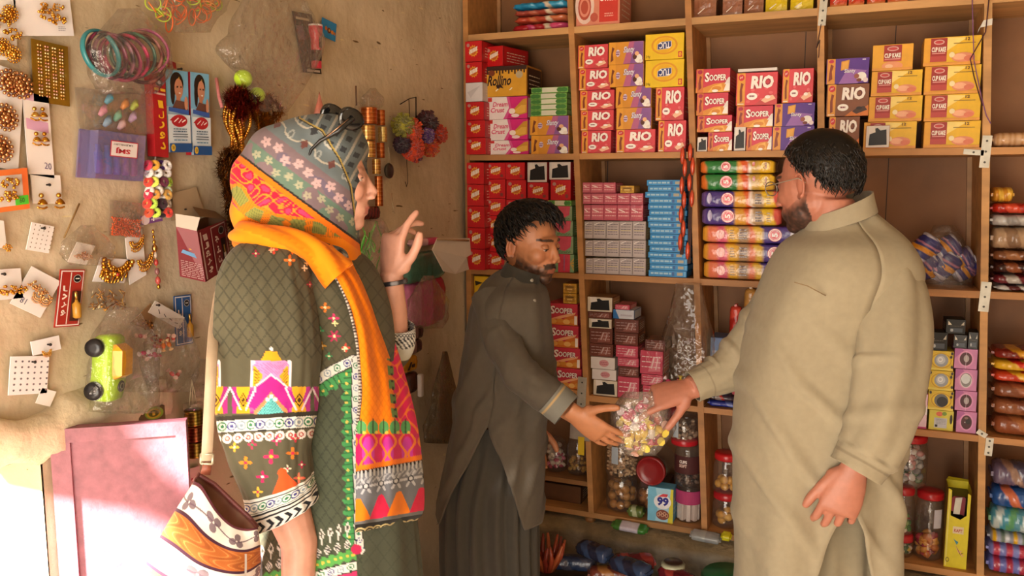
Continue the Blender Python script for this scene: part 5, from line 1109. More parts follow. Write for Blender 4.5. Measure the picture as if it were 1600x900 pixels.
def perfume(label, tl, tr, bl, base, off=0.004):
    s = WallThing('perfume_pack', label, 'perfume', tl, tr, bl, base, thick=0.003, off=off, draw=perf(base), m=M_PLASTIC)
    mb = MB(); c = s.pt(0.71, 0.32, 0.008); h = np.linalg.norm(s.V); w = np.linalg.norm(s.U)
    mb.lathe([(w*0.10, -h*0.17), (w*0.15, -h*0.15), (w*0.15, h*0.08), (w*0.06, h*0.12), (w*0.05, h*0.16)], 'b8842c', 12, tuple(c)); mb.build('bottle', M_JAR if False else M_PLASTIC, s.t)
    mb = MB(); mb.lathe([(w*0.06, h*0.16), (w*0.06, h*0.28), (w*0.03, h*0.3)], 'd8b060', 10, tuple(c)); mb.build('cap', M_GOLD, s.t)
perfume('red perfume blister pack hanging beside the tilted white cards', (95, 421), (133, 421), (85, 512), 'a83228')
perfume('blue perfume blister pack behind the drawn-on white tag', (272, 463), (298, 460), (276, 541), '2c5a96')
s = WallThing('necklace_card', 'white octagonal card with gilt crescent necklace set', 'necklace', (158, 402), (206, 406), (145, 440), 'e8e6ea'); jhumka(s, 0.5, 0.55, 0.030, style=2, seed=50, name='necklace'); jhumka(s, 0.4, 0.35, 0.02, style=3, seed=51); mb = MB(); mb.ell(s.pt(0.55, 0.35, 0.012), (0.004,)*3, 'b83a2a', 8, 6); s.part('red_stone', mb, M_PLASTIC)
s = WallThing('earring_card', 'slanting white card with two fringed gilt earrings', 'earrings', (196, 372), (222, 358), (203, 445), 'e6e2e0'); jhumka(s, 0.5, 0.78, 0.016, style=2, seed=52); jhumka(s, 0.9, 0.30, 0.018, style=2, seed=53)
s = WallThing('earring_card', 'small white tag with hoops above the sheet of studs', 'earrings', (48, 534), (92, 524), (52, 556), 'e8e6e8'); nail(s, 0.55, 0.55); jhumka(s, 0.4, 0.02, 0.008, style=2, seed=54)
s = WallThing('stud_card', 'large white sheet of tiny dark ear studs low on the wall', 'stud card', (17, 557), (77, 556), (13, 618), 'ece8e8', draw=lambda a: [a.ell(0.12+0.15*i, 0.12+0.15*j, 0.03, 0.03, '6a6468', 6) for i in range(6) for j in range(6)]); nail(s, 0.55, 0.85)
s = WallThing('torn_paper', 'torn white paper scrap at the foot of the sheet of studs', 'paper', (66, 606), (88, 612), (56, 630), 'ece6e0')
s = WallThing('earring_card', 'white card with brush-like black drawing on a brown triangle', 'earrings', (243, 470), (289, 496), (232, 488), 'e0d8d0', off=0.014, draw=lambda a: [a.line((0.2+0.2*k, 0.55-0.1*k), (0.3+0.2*k, 0.3), 0.05, '2a2420') for k in range(4)]); nail(s, 0.08, 0.75); jhumka(s, 0.1, -0.9, 0.012, style=3, seed=55, cols=('6a4020', '8a5a2a', 'b07a3a')); jhumka(s, 0.5, -1.6, 0.011, style=3, seed=56, cols=('a82a24', 'c8402c', '8a2020'))
mb = MB(); P = [onwall(x, y, 0.008) for x, y in ((205, 505), (236, 474), (240, 518))]; mb.add(P+[p-np.array([0.003, 0, 0]) for p in P], [(0, 2, 1), (3, 4, 5), (0, 1, 4, 3), (1, 2, 5, 4), (2, 0, 3, 5)], '9a7650'); tag(mb.build('paper_triangle', M_PAPER), 'brown paper triangle under the white drawn-on tag', 'paper')
# kohl packs: red display box and two packs with a printed portrait
def kohl(a):
    a.rect(0.0, 0.0, 1, 1, 'b4d0e4'); a.rect(0, 0.56, 1, 1, '7ab4d8')
    a.ell(0.48, 0.84, 0.30, 0.14, '241814', 20); a.ell(0.28, 0.74, 0.1, 0.16, '2a1a14', 14); a.ell(0.55, 0.78, 0.19, 0.125, 'c88a6c', 20); a.poly([(0.42, 0.6), (0.62, 0.6), (0.6, 0.72), (0.44, 0.72)], 'b87a5c')
    a.poly([(0.2, 0.52), (0.95, 0.52), (0.85, 0.62), (0.4, 0.64)], '6a4438'); a.ell(0.48, 0.80, 0.035, 0.012, '241814', 8); a.ell(0.64, 0.80, 0.035, 0.012, '241814', 8); a.ell(0.57, 0.725, 0.05, 0.01, 'f0e4dc', 8); a.ell(0.55, 0.905, 0.015, 0.02, 'd8b050', 8); a.ell(0.84, 0.6, 0.08, 0.09, 'c88a6c', 10)
    a.poly([(0.05, 0.5), (0.95, 0.46), (0.95, 0.52), (0.05, 0.55)], '3a5ca8'); a.rect(0.0, 0.0, 1, 0.46, 'd4dfe8')
    a.ell(0.5, 0.385, 0.36, 0.075, 'b0242c', 20); a.poly([(0.14, 0.385), (0.05, 0.385), (0.2, 0.43), (0.2, 0.34)], 'b0242c'); a.line((0.25, 0.37), (0.45, 0.42), 0.025, 'f2e4e0'); a.line((0.45, 0.36), (0.6, 0.41), 0.025, 'f2e4e0'); a.line((0.6, 0.37), (0.76, 0.4), 0.025, 'f2e4e0')
    a.scribble(0.2, 0.24, 0.8, 0.3, '3a5a78', 2, 0.012, 3); a.rect(0.16, 0.215, 0.84, 0.225, '3a4a5a'); a.rect(0.16, 0.185, 0.84, 0.195, '3a4a5a'); a.scribble(0.2, 0.13, 0.8, 0.17, '5a86a8', 1, 0.014, 5)
    a.rect(0, 0.0, 1, 0.11, '24508c'); a.ell(0.15, 0.055, 0.1, 0.045, 'e0b840', 12); a.text('38', 0.1, 0.035, 0.2, 0.075, '4a2a14')
s = WallThing('kohl_box', 'tall red kohl display box with yellow vertical lettering', 'box', (236, 95), (257, 100), (243, 244), 'a81e24', thick=0.022, draw=lambda a: (a.rect(0, 0.86, 1, 1, '8a1a20'), a.rect(0.1, 0.9, 0.9, 0.94, 'e8d8cc'), a.ell(0.5, 0.79, 0.3, 0.04, '2a2a3a', 14), a.ell(0.5, 0.79, 0.12, 0.02, 'b8b8c8', 10), a.rect(0.1, 0.7, 0.42, 0.73, 'e0b030'), a.rect(0.55, 0.7, 0.92, 0.73, 'e0b030'), a.rect(0.1, 0.66, 0.9, 0.68, 'd8a8a0'), [a.text(ch, 0.3, 0.52-0.11*k, 0.72, 0.60-0.11*k, 'e8b42c', 0.03) for k, ch in enumerate('\uFE8D\uFEDD\uFEAD\uFEED\uFEA9')]), m=M_CARTON)
mb = MB(); a_ = s.pt(1, 1, 0); mb.add([s.pt(1, 0.97, 0), s.pt(2.2, 0.99, -0.01), s.pt(2.3, 1.06, -0.015), s.pt(1, 1.08, -0.01)], [(0, 1, 2, 3)], '9a1c22'); mb.add([s.pt(1, 0.97, -0.001), s.pt(2.2, 0.99, -0.011), s.pt(2.3, 1.06, -0.016), s.pt(1, 1.08, -0.011)], [(3, 2, 1, 0)], '8a1a20'); s.part('flap', mb, M_CARTON)
for (tl, tr, bl, w_) in (((258, 108), (293, 112), (262, 238), 'left'), ((297, 112), (326, 116), (299, 242), 'right')):
    s = WallThing('kohl_pack', '%s of two blue kohl packs printed with a smiling woman portrait' % w_, 'pack', tl, tr, bl, 'a82028', thick=0.016, draw=kohl, m=M_CARTON, group='portrait kohl packs')
    mb = MB(); q = [s.pt(1, v, h) for v, h in ((0, 0.0004), (1, 0.0004), (1, -0.016), (0, -0.016))]; mb.add(q, [(0, 3, 2, 1)], 'b02028'); s.part('side_panel', mb, M_CARTON)
    if w_ == 'left': nail(s, 0.6, 1.02)
# purple flat box with upside down sticker
s = WallThing('lilac_case', 'lilac clear plastic case of small tubes with an upside down red and white sticker', 'case', (125, 201), (216, 213), (120, 277), '8a7ab8', thick=0.004, m=M_LILAC)
mb = MB(); N = s.N
P = [s.pt(u, v, h) for u, v, h in ((0.17, 0, 0), (1, 0, 0), (1, 1, 0), (0.17, 1, 0), (0.17, 0, .022), (1, 0, .022), (1, 1, .022), (0.17, 1, .022))]
mb.add(P, [(4,5,6,7),(0,1,5,4),(1,2,6,5),(2,3,7,6),(3,0,4,7)], 'ffffff'); s.part('front_pocket', mb, M_LILAC)
for k in range(5):
    mb = MB(); c = s.pt(0.27+0.15*k, 0.42, 0.010); mb.lathe([(0.006, -0.030), (0.0085, -0.026), (0.0085, 0.012), (0.005, 0.016), (0.005, 0.028)], ['4a5ab8', '3a8ac8', '7a6ac0', 'b05a9a', 'c03a7a'][k], 10, tuple(c)); s.part('tube', mb, M_PLASTIC)
mb = MB(); a = Art(mb, s.pt(0.38, 0.48, 0.0228), s.U*0.48, s.V*0.34, 0.0003); a.rect(0, 0, 1, 1, 'b8283a'); a.rect(0.03, 0.06, 0.97, 0.94, 'e4dcdc'); a.text('SMJ', 0.2, 0.22, 0.72, 0.60, 'b82030', 0.04, flip=True); a.text('S.M JEWELLERY', 0.08, 0.72, 0.8, 0.86, '3a2a2a', 0.01, flip=True); s.part('sticker', mb, M_PAPER)
# pastel pouch of clips
s = WallThing('clip_pouch', 'milky clear pouch of pastel hair clips above the lilac case', 'pouch', (118, 136), (228, 148), (124, 204), 'b8ac98', thick=0.003, m=M_FILM)
for k, (u, v, c_) in enumerate(((0.3, 0.5, 'd890a8'), (0.4, 0.8, '4a9ab8'), (0.5, 0.4, '7ac0a8'), (0.62, 0.7, 'd8883a'), (0.72, 0.4, 'c8a8d0'), (0.35, 0.25, '8ab0d0'), (0.76, 0.7, 'b8c850'), (0.55, 0.2, 'e8c0c8'))):
    mb = MB(); mb.tube([s.pt(u-0.05, v-0.12, 0.008), s.pt(u, v, 0.011), s.pt(u+0.04, v+0.12, 0.008)], [0.004, 0.008, 0.004], c_, 8); s.part('hair_clip', mb, M_PLASTIC)
mb = MB(); P = [s.pt(u, v, 0.018+0.006*noise.noise((u*5, v*5, 2))) for v in np.linspace(0, 1, 8) for u in np.linspace(0, 1, 10)]; mb.loft(np.array(P).reshape(8, 10, 3), 'ffffff', True, closed=False); s.part('front_film', mb, M_FILM)
# bangles in a clear bag
def ring_mesh(R, r, col, n=36, m=8, flat=1.8):
    mb = MB(); rings = []
    for i in range(n+1):
        t = 2*math.pi*i/n; rings.append([((R+r*math.cos(a))*math.cos(t), (R+r*math.cos(a))*math.sin(t), r*flat*math.sin(a)) for a in [2*math.pi*j/m for j in range(m)]])
    mb.loft(rings, col if not isinstance(col, list) else [col[(i//3) % len(col)] for i in range(n+1)], True, False, False); return mb
bc = ['2e7a80', ['7a2a4a', '3a1a2a'], ['2a1f2c', '8a5a6a'], '8a3050', ['b82a5a', '5a1a3a'], ['3a6a58', '1c3a3a'], ['6a2a2a', 'b06a6a'], 'a84a78']
for k in range(8):
    p = onwall(158+10*k, 92-3*abs(k-3), 0.045-0.002*k)
    o = ring_mesh(0.044, 0.0034, bc[k]).build('bangle', M_PLASTIC, None, p, (math.radians(80+4*(k % 3)), math.radians(8*(k % 4)-10), math.radians(96-6*k)))
    tag(o, 'glass bangle bundled with others inside the crumpled clear bag', 'bangle', 'bagged bangles')
o = ring_mesh(0.047, 0.004, ['4a2024', '8a4a44', '3a181c'], 48).build('bangle', M_PLASTIC, None, onwall(222, 93, 0.03), (math.radians(90), math.radians(6), math.radians(62))); tag(o, 'large dark red bangle sticking out beside the crumpled clear bag', 'bangle')
clearbag('bangle_bag', 'crumpled clear bag of bangles hanging at the upper left of the wall', 'bag', 118, 242, 16, 148, 0.012, 0.075, place=onwall, seed=21, shape=lambda v: 0.28+0.75*min(1, v*2.4)-0.35*max(0, v-0.75)/0.25)
# net bag of orange and lime bands, top
clearbag('band_bag', 'clear bag of neon orange and lime hair bands at the top edge', 'bag', 226, 346, -30, 52, 0.012, 0.05, place=onwall, seed=23, shape=lambda v: 1.0-0.55*max(0, v-0.4)/0.6)
rr = random.Random(5)
for k in range(34):
    u = rr.random(); v = rr.random(); x = 238+100*u; y = -8+ (22+30*math.sin(math.pi*min(1, u*1.1)))*v
    p = onwall(x, y, 0.022+0.014*rr.random())
    o = ring_mesh(rr.uniform(0.010, 0.018), 0.0016, rr.choice(['e87a3a', 'f08a4a', 'e86a2c', 'b8d038', 'e89a50', 'f07a44']), 20, 5, 1).build('hair_band', M_PLASTIC, None, p, (rr.uniform(0, 3), rr.uniform(0, 3), 0)); tag(o, 'neon hair band among others in the clear bag at the top edge', 'hair band', 'bagged hair bands')
# big clear bag with two neon balls
for k, (x, y, r_) in enumerate(((380, 123, 0.0215), (402, 149, 0.0195))):
    mb = MB(); mb.ell((0, 0, 0), (r_,)*3, 'c4e83a', 24, 16)
    tag(mb.build('toy_ball', M_PLASTIC, None, onwall(x, y, 0.045)), ['upper lime green ball in the big clear bag', 'lower lime green ball in the big clear bag'][k], 'ball', 'lime balls')
clearbag('ball_bag', 'big clear bag holding two lime green balls, hung from the top edge', 'bag', 322, 478, -25, 176, 0.014, 0.11, place=onwall, seed=27, shape=lambda v: 0.45+0.55*min(1, v*2.2)-0.75*max(0, v-0.55)/0.45, ny=30, nx=30)
# torch on card, blue card
s = WallThing('torch_card', 'pink and red torch on a black hanging card near the top', 'torch', (457, 17), (487, 23), (474, 113), '2e2420', draw=lambda a: (a.rect(0, 0.8, 1, 1, '3a2c24'), a.rect(0.1, 0.88, 0.8, 0.92, 'b8a890'), a.rect(0.05, 0.55, 0.4, 0.78, '6a4a5a'), a.rect(0.2, 0.02, 0.9, 0.06, 'c8b8a8')))
c = s.pt(0.62, 0.42, 0.018); h = np.linalg.norm(s.V); mb = MB()
mb.lathe([(0.013, -h*0.34), (0.014, -h*0.33), (0.014, h*0.14), (0.0155, h*0.2), (0.019, h*0.26), (0.019, h*0.36)], ['c83040', 'd03048', 'd8344c', 'd8344c', 'e0405a', 'e0405a'], 18, tuple(c)); s.part('barrel', mb, M_PLASTIC)
mb = MB(); mb.lathe([(0.0195, h*0.36), (0.0195, h*0.39), (0.012, h*0.4)], 'e8e0e0', 18, tuple(c)); s.part('lens_ring', mb, M_PLASTIC)
mb = MB(); mb.lathe([(0.0145, -h*0.22), (0.0148, -h*0.2), (0.0148, -h*0.06), (0.0145, -h*0.04)], '2a1a1c', 18, tuple(c)); mb.box(c[0]+0.012, c[0]+0.017, c[1]-0.004, c[1]+0.004, c[2]-0.0, c[2]+0.03, '2a1a1c'); s.part('grip', mb, M_PLASTIC)
s = WallThing('blue_card', 'small bright blue card with brown dots, right of the torch', 'card', (504, 27), (526, 38), (502, 55), '2a88c8', draw=lambda a: (a.ell(0.5, 0.45, 0.14, 0.16, '6a3a1c', 14), a.ell(0.28, 0.5, 0.08, 0.12, 'c8742a', 10), a.ell(0.72, 0.42, 0.1, 0.12, 'd8842c', 10), a.ell(0.88, 0.4, 0.06, 0.1, 'c87a30', 8), a.ell(0.5, 0.45, 0.06, 0.07, 'd89a40', 10)))
# pink paper cone above the scarf
mb = MB(); tip = onwall(499, 144, 0.02); base_ = onwall(499, 196, 0.03); rings = []
for v in np.linspace(0, 1, 8): cpt = tip+(base_-tip)*v; rings.append([cpt+np.array([0.02*v*math.sin(a), 0.030*v*math.cos(a)+0.0005*math.cos(a), 0.002*math.sin(3*a)]) for a in np.linspace(0, 6.283, 15)[:-1]])
tag(mb.loft(rings, ['e8a08c', 'e8988a', 'e09080', 'e08a7a', 'd8887c', 'e0988a', 'e8a088', 'd88a80'], True).build('pink_pouch', M_WRAP), 'peach pink cone-shaped pouch hanging just above the scarf', 'pouch')
# coppery bangle tubes on cords
def bangle_roll(label, x0, x1, y0, y1, off, cols, seed):
    p, q = onwall((x0+x1)/2, y0, off), onwall((x0+x1)/2, y1, off); R = abs(onwall(x1, y0, off)[1]-onwall(x0, y0, off)[1])/2
    R = (x1-x0)/2*0.00175; H = p[2]-q[2]; n = max(5, int(H/0.004)); prof = []; cc = []
    for i in range(n*2+1): prof.append((R*(1.0 if i % 2 else 0.93), -H+H*i/(n*2))); cc.append(cols[(i//2) % len(cols)])
    t = thing('bangle_roll', label, 'bangles', p, 'coppery bangle rolls'); MB().lathe(prof, cc, 20).build('bangles', M_GOLD, t)
    MB().lathe([(R*0.80, -H+0.001), (R*0.80, -0.001)], '6a4a30', 14).build('inner_tube', M_PAPER, t)
    MB().tube([(0, 0, 0), (0, -0.002, 0.03)], 0.0009, 'b8a890', 5).build('cord', M_CLOTH, t)
CU = ['b8683a', 'a8582c', 'c07a48']; GD = ['c89a58', 'b88a48', 'd8b070', 'b07a48']
bangle_roll('wide copper bangle roll, upper left of the hanging cluster', 562, 591, 168, 194, 0.05, CU, 1)
bangle_roll('narrower copper bangle roll beside the upper wide one', 586, 603, 172, 196, 0.028, CU, 2)
bangle_roll('golden bangle roll below the wide copper one', 560, 588, 196, 219, 0.05, GD, 3)
bangle_roll('pale golden bangle roll on the right of the cluster', 589, 606, 198, 222, 0.028, ['d8c080', 'c8b070'], 4)
bangle_roll('copper bangle roll in the middle left of the cluster', 566, 588, 220, 246, 0.05, GD, 5)
bangle_roll('copper bangle roll in the middle right of the cluster', 587, 602, 223, 247, 0.028, CU, 6)
bangle_roll('gold and copper bangle roll just above the nose', 580, 596, 248, 272, 0.036, GD, 7)
bangle_roll('long copper bangle roll passing behind the nose', 584, 599, 275, 322, 0.03, CU, 8)
tag(ring_mesh(0.001, 0.001, '2a2420').tube([onwall(556, 134, 0.02), onwall(557, 165, 0.02)], 0.0025, '6a4a34', 6).build('stick', M_CARTON), 'short brown stick fixed in the wall above the copper rolls', 'stick')
clearbag('small_clear_bag', 'little clear bag hung above the copper bangle rolls', 'bag', 560, 592, 138, 170, 0.012, 0.03, place=onwall, seed=31)
clearbag('grey_film_bag', 'small greyish film bag left of the copper bangle rolls', 'bag', 543, 565, 160, 200, 0.012, 0.03, place=onwall, seed=32)
p = onwall(608, 267, 0.02); mb = MB(); mb.lathe([(0.0235, -0.004), (0.025, 0), (0.0235, 0.004), (0.012, 0.006)], ['2e2824', '3a322c', '4a4038', '2a2420'], 22); t = thing('dark_disc', 'dark round disc hanging on white threads right of the copper rolls', 'disc', p); mb.build('disc', M_PLASTIC, t, None, (0, math.pi/2, 0)); MB().tube([(0, -0.006, 0.02), (0, -0.002, 0.075)], 0.0008, 'c8c0b0', 5).build('thread', M_CLOTH, t); MB().tube([(0, 0.008, 0.02), (0, 0.0, 0.075)], 0.0008, 'c8c0b0', 5).build('thread', M_CLOTH, t)
# pom-pom flowers on a wire hook
def pompom(mb, c, r, cols, seed, n=150):
    rr = random.Random(seed)
    for k in range(n):
        z = rr.uniform(-1, 1); a = rr.uniform(0, 6.28); q = math.sqrt(1-z*z); d = np.array([q*math.cos(a), q*math.sin(a), z])
        t = np.cross(d, [0.3, 0.5, 0.8]); t /= np.linalg.norm(t); w = np.cross(d, t); s_ = r*rr.uniform(0.85, 1.1); e = r*0.13
        p0, p1 = c+d*r*0.35, c+d*s_
        mb.add([p0+t*e*0.5, p0-t*e*0.5, p1-t*e, p1+t*e+w*e, p1+w*e*1.4], [(0, 1, 2, 4, 3)], rr.choice(cols))
    mb.ell(c, (r*0.72,)*3, cols[0], 12, 8)
for k, (x, y, r_, cols, lab) in enumerate(((630, 196, 0.030, ['a8a03a', 'b8b048', '98902c'], 'olive yellow pom-pom flower at the top left of the hook bunch'), (642, 203, 0.031, ['e0501e', 'e86028', 'd0441c'], 'bright orange pom-pom flower in front of the olive one'), (668, 190, 0.030, ['4a1c20', '5a2228', '6a2a2a'], 'dark maroon pom-pom flower at the top right of the bunch'), (685, 210, 0.026, ['d8481c', 'c83c1c'], 'orange-red pom-pom flower at the right edge of the bunch'), (668, 212, 0.020, ['7a4a9a', '8a5aa8', 'c8a8c0'], 'purple pom-pom flower in the middle of the bunch'), (645, 232, 0.030, ['e04a1c', 'd8441c', 'e8582a'], 'orange pom-pom flower at the foot of the bunch'), (672, 230, 0.026, ['e0501e', 'd0401c', 'e8902c'], 'orange pom-pom flower at the lower right of the bunch'), (628, 226, 0.022, ['3a1a2a', '4a2038'], 'dark plum pom-pom flower at the lower left of the bunch'), (650, 243, 0.018, ['5a2a5a', 'd8481c'], 'small purple-orange pom-pom flower lowest in the bunch'))):
    mb = MB(); pompom(mb, np.zeros(3), r_*1.3, cols, k, 260); tag(mb.build('pompom_flower', M_FUZZ, None, onwall(x, y, 0.045+0.012*(k in (1, 4, 5)))), lab, 'flower', 'pom-pom flowers')
H = [onwall(650, 152, 0.001), onwall(650, 152, 0.05), onwall(650, 190, 0.05)]; mb = MB(); mb.tube(H, 0.002, '2a201c', 6); mb.tube([onwall(625, 163, 0.03), onwall(640, 154, 0.03), onwall(650, 152, 0.03)], 0.0016, '2a201c', 6); mb.tube([onwall(639, 155, 0.03), onwall(640, 185, 0.035)], 0.0012, '2a201c', 5); tag(mb.build('wire_hook', M_STEEL), 'bent dark wire hook in the wall above the pom-pom flowers', 'hook')
mb = MB(); mb.tube([onwall(635, 240, 0.03), onwall(636, 262, 0.02), onwall(637, 285, 0.02)], 0.0012, '3a2a24', 5); mb.tube([onwall(637, 285, 0.02), onwall(635, 292, 0.02), onwall(633, 284, 0.02)], 0.0014, '3a2a24', 5); tag(mb.build('thread', M_CLOTH), 'dark thread hanging below the pom-pom flowers', 'thread')
# tinsel garlands behind the scarf
rr = random.Random(12)
def garland(label, x, y0, y1, wpx, off, cols, seed, beads=True, n=10):
    rr = random.Random(seed); p = onwall(x, y0, off); t = thing('garland', label, 'garland', p, 'gold and red tinsel garlands')
    H = p[2]-onwall(x, y1, off)[2]; W = wpx*0.0012
    for k in range(n):
        a = -W/2+W*k/(n-1); mb = MB(); L = H*rr.uniform(0.75, 1.0)
        pts = [(0.012*math.sin(k*1.7)+0.01*math.sin(5*v+k), a*(0.4+1.2*math.sin(math.pi*min(1, v*1.3))), -L*v) for v in np.linspace(0, 1, 14)]
        if beads:
            for v in np.linspace(0, 1, 26):
                i = min(12, int(v*13)); f_ = v*13-i; q = np.array(pts[i])*(1-f_)+np.array(pts[i+1])*f_; mb.ell(q, (0.0046, 0.0046, 0.006), rr.choice(cols), 6, 4)
        else:
            for v in np.linspace(0, 1, 90):
                i = min(12, int(v*13)); f_ = v*13-i; q = np.array(pts[i])*(1-f_)+np.array(pts[i+1])*f_
                for _ in range(3):
                    d = np.array([rr.gauss(0, 1) for _ in range(3)]); d = d/np.linalg.norm(d)*0.020; w = np.cross(d, [0, 0, 1])*0.09+np.array([0, 0, 0.0005]); mb.add([q-w, q+w, q+d], [(0, 1, 2)], rr.choice(cols))
        mb.build('strand', M_TINSEL, t)
garland('golden bead garland nearest the kohl packs', 368, 148, 250, 34, 0.035, ['d08a28', 'b8701c', 'e0a040', '9a5a18'], 1, n=15)
garland('dark red tinsel garland above the golden beads', 372, 140, 185, 46, 0.055, ['7a1c1c', '8a2a1c', '5a1414', 'a03a20'], 2, False, 13)
garland('orange-gold tinsel garland touching the scarf', 412, 150, 225, 50, 0.04, ['c87a20', 'e09a30', '8a4a14', 'a85a18'], 3, False, 14)
garland('brown-gold tinsel garland hanging long beside the scarf', 358, 235, 330, 34, 0.05, ['6a3a18', '8a5020', 'a8702c', '4a2810'], 4, False, 12)
garland('lower brown-gold tinsel garland above the maroon box', 372, 310, 395, 34, 0.055, ['6a3a18', '7a4a1c', '9a6a28', '5a3012'], 5, False, 11)
mb = MB(); mb.tube([onwall(338, 122, 0.01), onwall(342, 150, 0.02), onwall(347, 168, 0.03)], 0.004, 'c87a78', 8); tag(mb.build('pink_tie', M_CLOTH), 'pink twisted tie at the wall beside the kohl packs', 'tie')
mb = MB(); mb.lathe([(0.008, 0), (0.008, 0.09)], 'c8b890', 12); t = mb.build('clear_tube', M_JAR, None, onwall(445, 197, 0.02)-np.array([0, 0, 0.04])); tag(t, 'slim clear tube hanging left of the scarf top', 'tube'); 
# hair ties string
t = thing('hair_tie_string', 'string of coloured woolly hair ties hanging from the kohl box', 'hair ties', onwall(243, 245, 0.02)); c0 = np.array(t.location)
rows = [(258, ['d83a58', 'd8a030', '4a2a7a', 'e8e4e4']), (270, ['e8e8e8', 'e0e0e0', 'f0ecec']), (284, ['d8402c', 'e8f060', 'e8e0d8', '6a2040', 'b8e040']), (298, ['e8e4e0', 'e0d8d0', 'd8e8d0']), (304, ['c82848', 'd89a40', 'e8e4e0', 'd8a850']), (318, ['d84030', 'b8e050', '2a1420', '3a1a28', 'e8e0d0']), (332, ['d8502c', 'c8e850', '2a1a24', 'e04030'])]
for y, cc in rows:
    for k, cl in enumerate(cc):
        p = onwall(226+40*(k+0.5)/len(cc)+(y % 3), y, 0.018+0.006*(k % 2))-c0; o = ring_mesh(0.0075, 0.0048, cl, 16, 8, 1.1).build('hair_tie', M_FUZZ, t, p, (1.2, 0.3*k, 0.4*k))
mb = MB(); mb.tube([onwall(243, 244, 0.015)-c0, onwall(240, 300, 0.015)-c0, onwall(240, 345, 0.012)-c0], 0.0016, 'e8e4dc', 5); mb.build('string', M_CLOTH, t)
mb = MB(); a = Art(mb, onwall(221, 352, 0.012)-c0, onwall(254, 345, 0.012)-onwall(221, 352, 0.012), onwall(219, 338, 0.012)-onwall(221, 352, 0.012)); a.rect(0, 0, 1, 1, '7a4a8a'); a.ell(0.2, 0.5, 0.2, 0.55, 'd8c8d0', 14); a.rect(0.45, 0.3, 0.95, 0.5, 'd8b0c8'); mb.build('paper_label', M_PAPER, t)
t = thing('bead_chain', 'golden and red bead chain pendant below the hair ties', 'pendant', onwall(240, 360, 0.015)); c0 = np.array(t.location)
for (y, r_, cl, mm) in ((362, .003, G1, M_GOLD), (370, .003, G2, M_GOLD), (378, .0035, G1, M_GOLD), (388, .006, 'd8a058', M_GOLD), (398, .005, 'b8a898', M_PLASTIC), (410, .005, 'a83a34', M_PLASTIC), (424, .0055, '8a5a58', M_PLASTIC), (438, .006, 'b85048', M_PLASTIC), (448, .004, G1, M_GOLD)):
    mb = MB(); mb.ell((0, 0, 0), (r_, r_, r_*1.5), cl, 10, 7); mb.build('bead', mm, t, onwall(239+0.1*(y-360), y, 0.013)-c0)
mb = MB(); mb.tube([onwall(239, 358, 0.013)-c0, onwall(248, 452, 0.013)-c0], 0.001, 'b8923c', 5); mb.build('chain', M_GOLD, t)
# orange bead pouch and small bags
s = WallThing('bead_pouch', 'clear flat pouch half full of orange beads', 'pouch', (172, 312), (220, 318), (171, 368), 'd8d0c4', thick=0.002, m=M_FILM)
mb = MB(); rr = random.Random(3)
for k in range(420): mb.ell(s.pt(rr.uniform(0.03, 0.97), rr.uniform(0.02, 0.52), rr.uniform(0.001, 0.007)), (0.0017,)*3, rr.choice(['e05a1c', 'e8682a', 'd04e18']), 5, 4)
o = mb.build('orange_beads', M_PLASTIC, s.t); o['kind'] = 'stuff'
mb = MB(); P = [s.pt(u, v, 0.010) for v in (0, 1) for u in (0, 0.5, 1)]; mb.add(P, [(0, 1, 4, 3), (1, 2, 5, 4)], 'ffffff'); s.part('front_film', mb, M_FILM)
s = WallThing('charm_card', 'slanting white card of pinkish gold charms inside the thin clear bag', 'charms', (121, 378), (149, 384), (106, 409), 'e4dcd4', off=0.012)
for k in range(5): jhumka(s, 0.2+0.15*k, 0.3+0.1*(k % 3), 0.006, style=3, seed=60+k, cols=('d8a880', 'c89068', 'e8c8a8'))
clearbag('thin_clear_bag', 'thin clear bag tied at the top holding the charm card', 'bag', 88, 170, 352, 414, 0.006, 0.025, place=onwall, seed=41)
mb = MB(); mb.tube([onwall(124, 318, 0.004), onwall(112, 345, 0.006), onwall(100, 372, 0.004)], 0.0018, '8a6a3c', 5); tag(mb.build('straw_stalk', M_PAPER), 'long dry straw stalk stuck to the wall above the charm card', 'straw')
rr = random.Random(8); t = thing('ring_packet', 'clear packet of gilt hoops below the octagonal necklace card', 'packet', onwall(168, 465, 0.01)); c0 = np.array(t.location)
mb = MB()
for k in range(60):
    p = onwall(142+52*rr.random(), 455+26*rr.random(), 0.008+0.006*rr.random())-c0; d = np.array([rr.gauss(0, .002), rr.gauss(0, .006), rr.gauss(0, .006)]); mb.tube([p-d, p+d], 0.0012, rr.choice([G1, G2, G3, 'e8d8b8']), 5)
o = mb.build('hoops', M_GOLD, t); o['kind'] = 'stuff'
mb = MB(); P = [onwall(x, y, 0.018)-c0 for y in (442, 484) for x in (137, 166, 196)]; mb.add(P, [(0, 3, 4, 1), (1, 4, 5, 2)], 'ffffff'); mb.build('front_film', M_FILM, t)
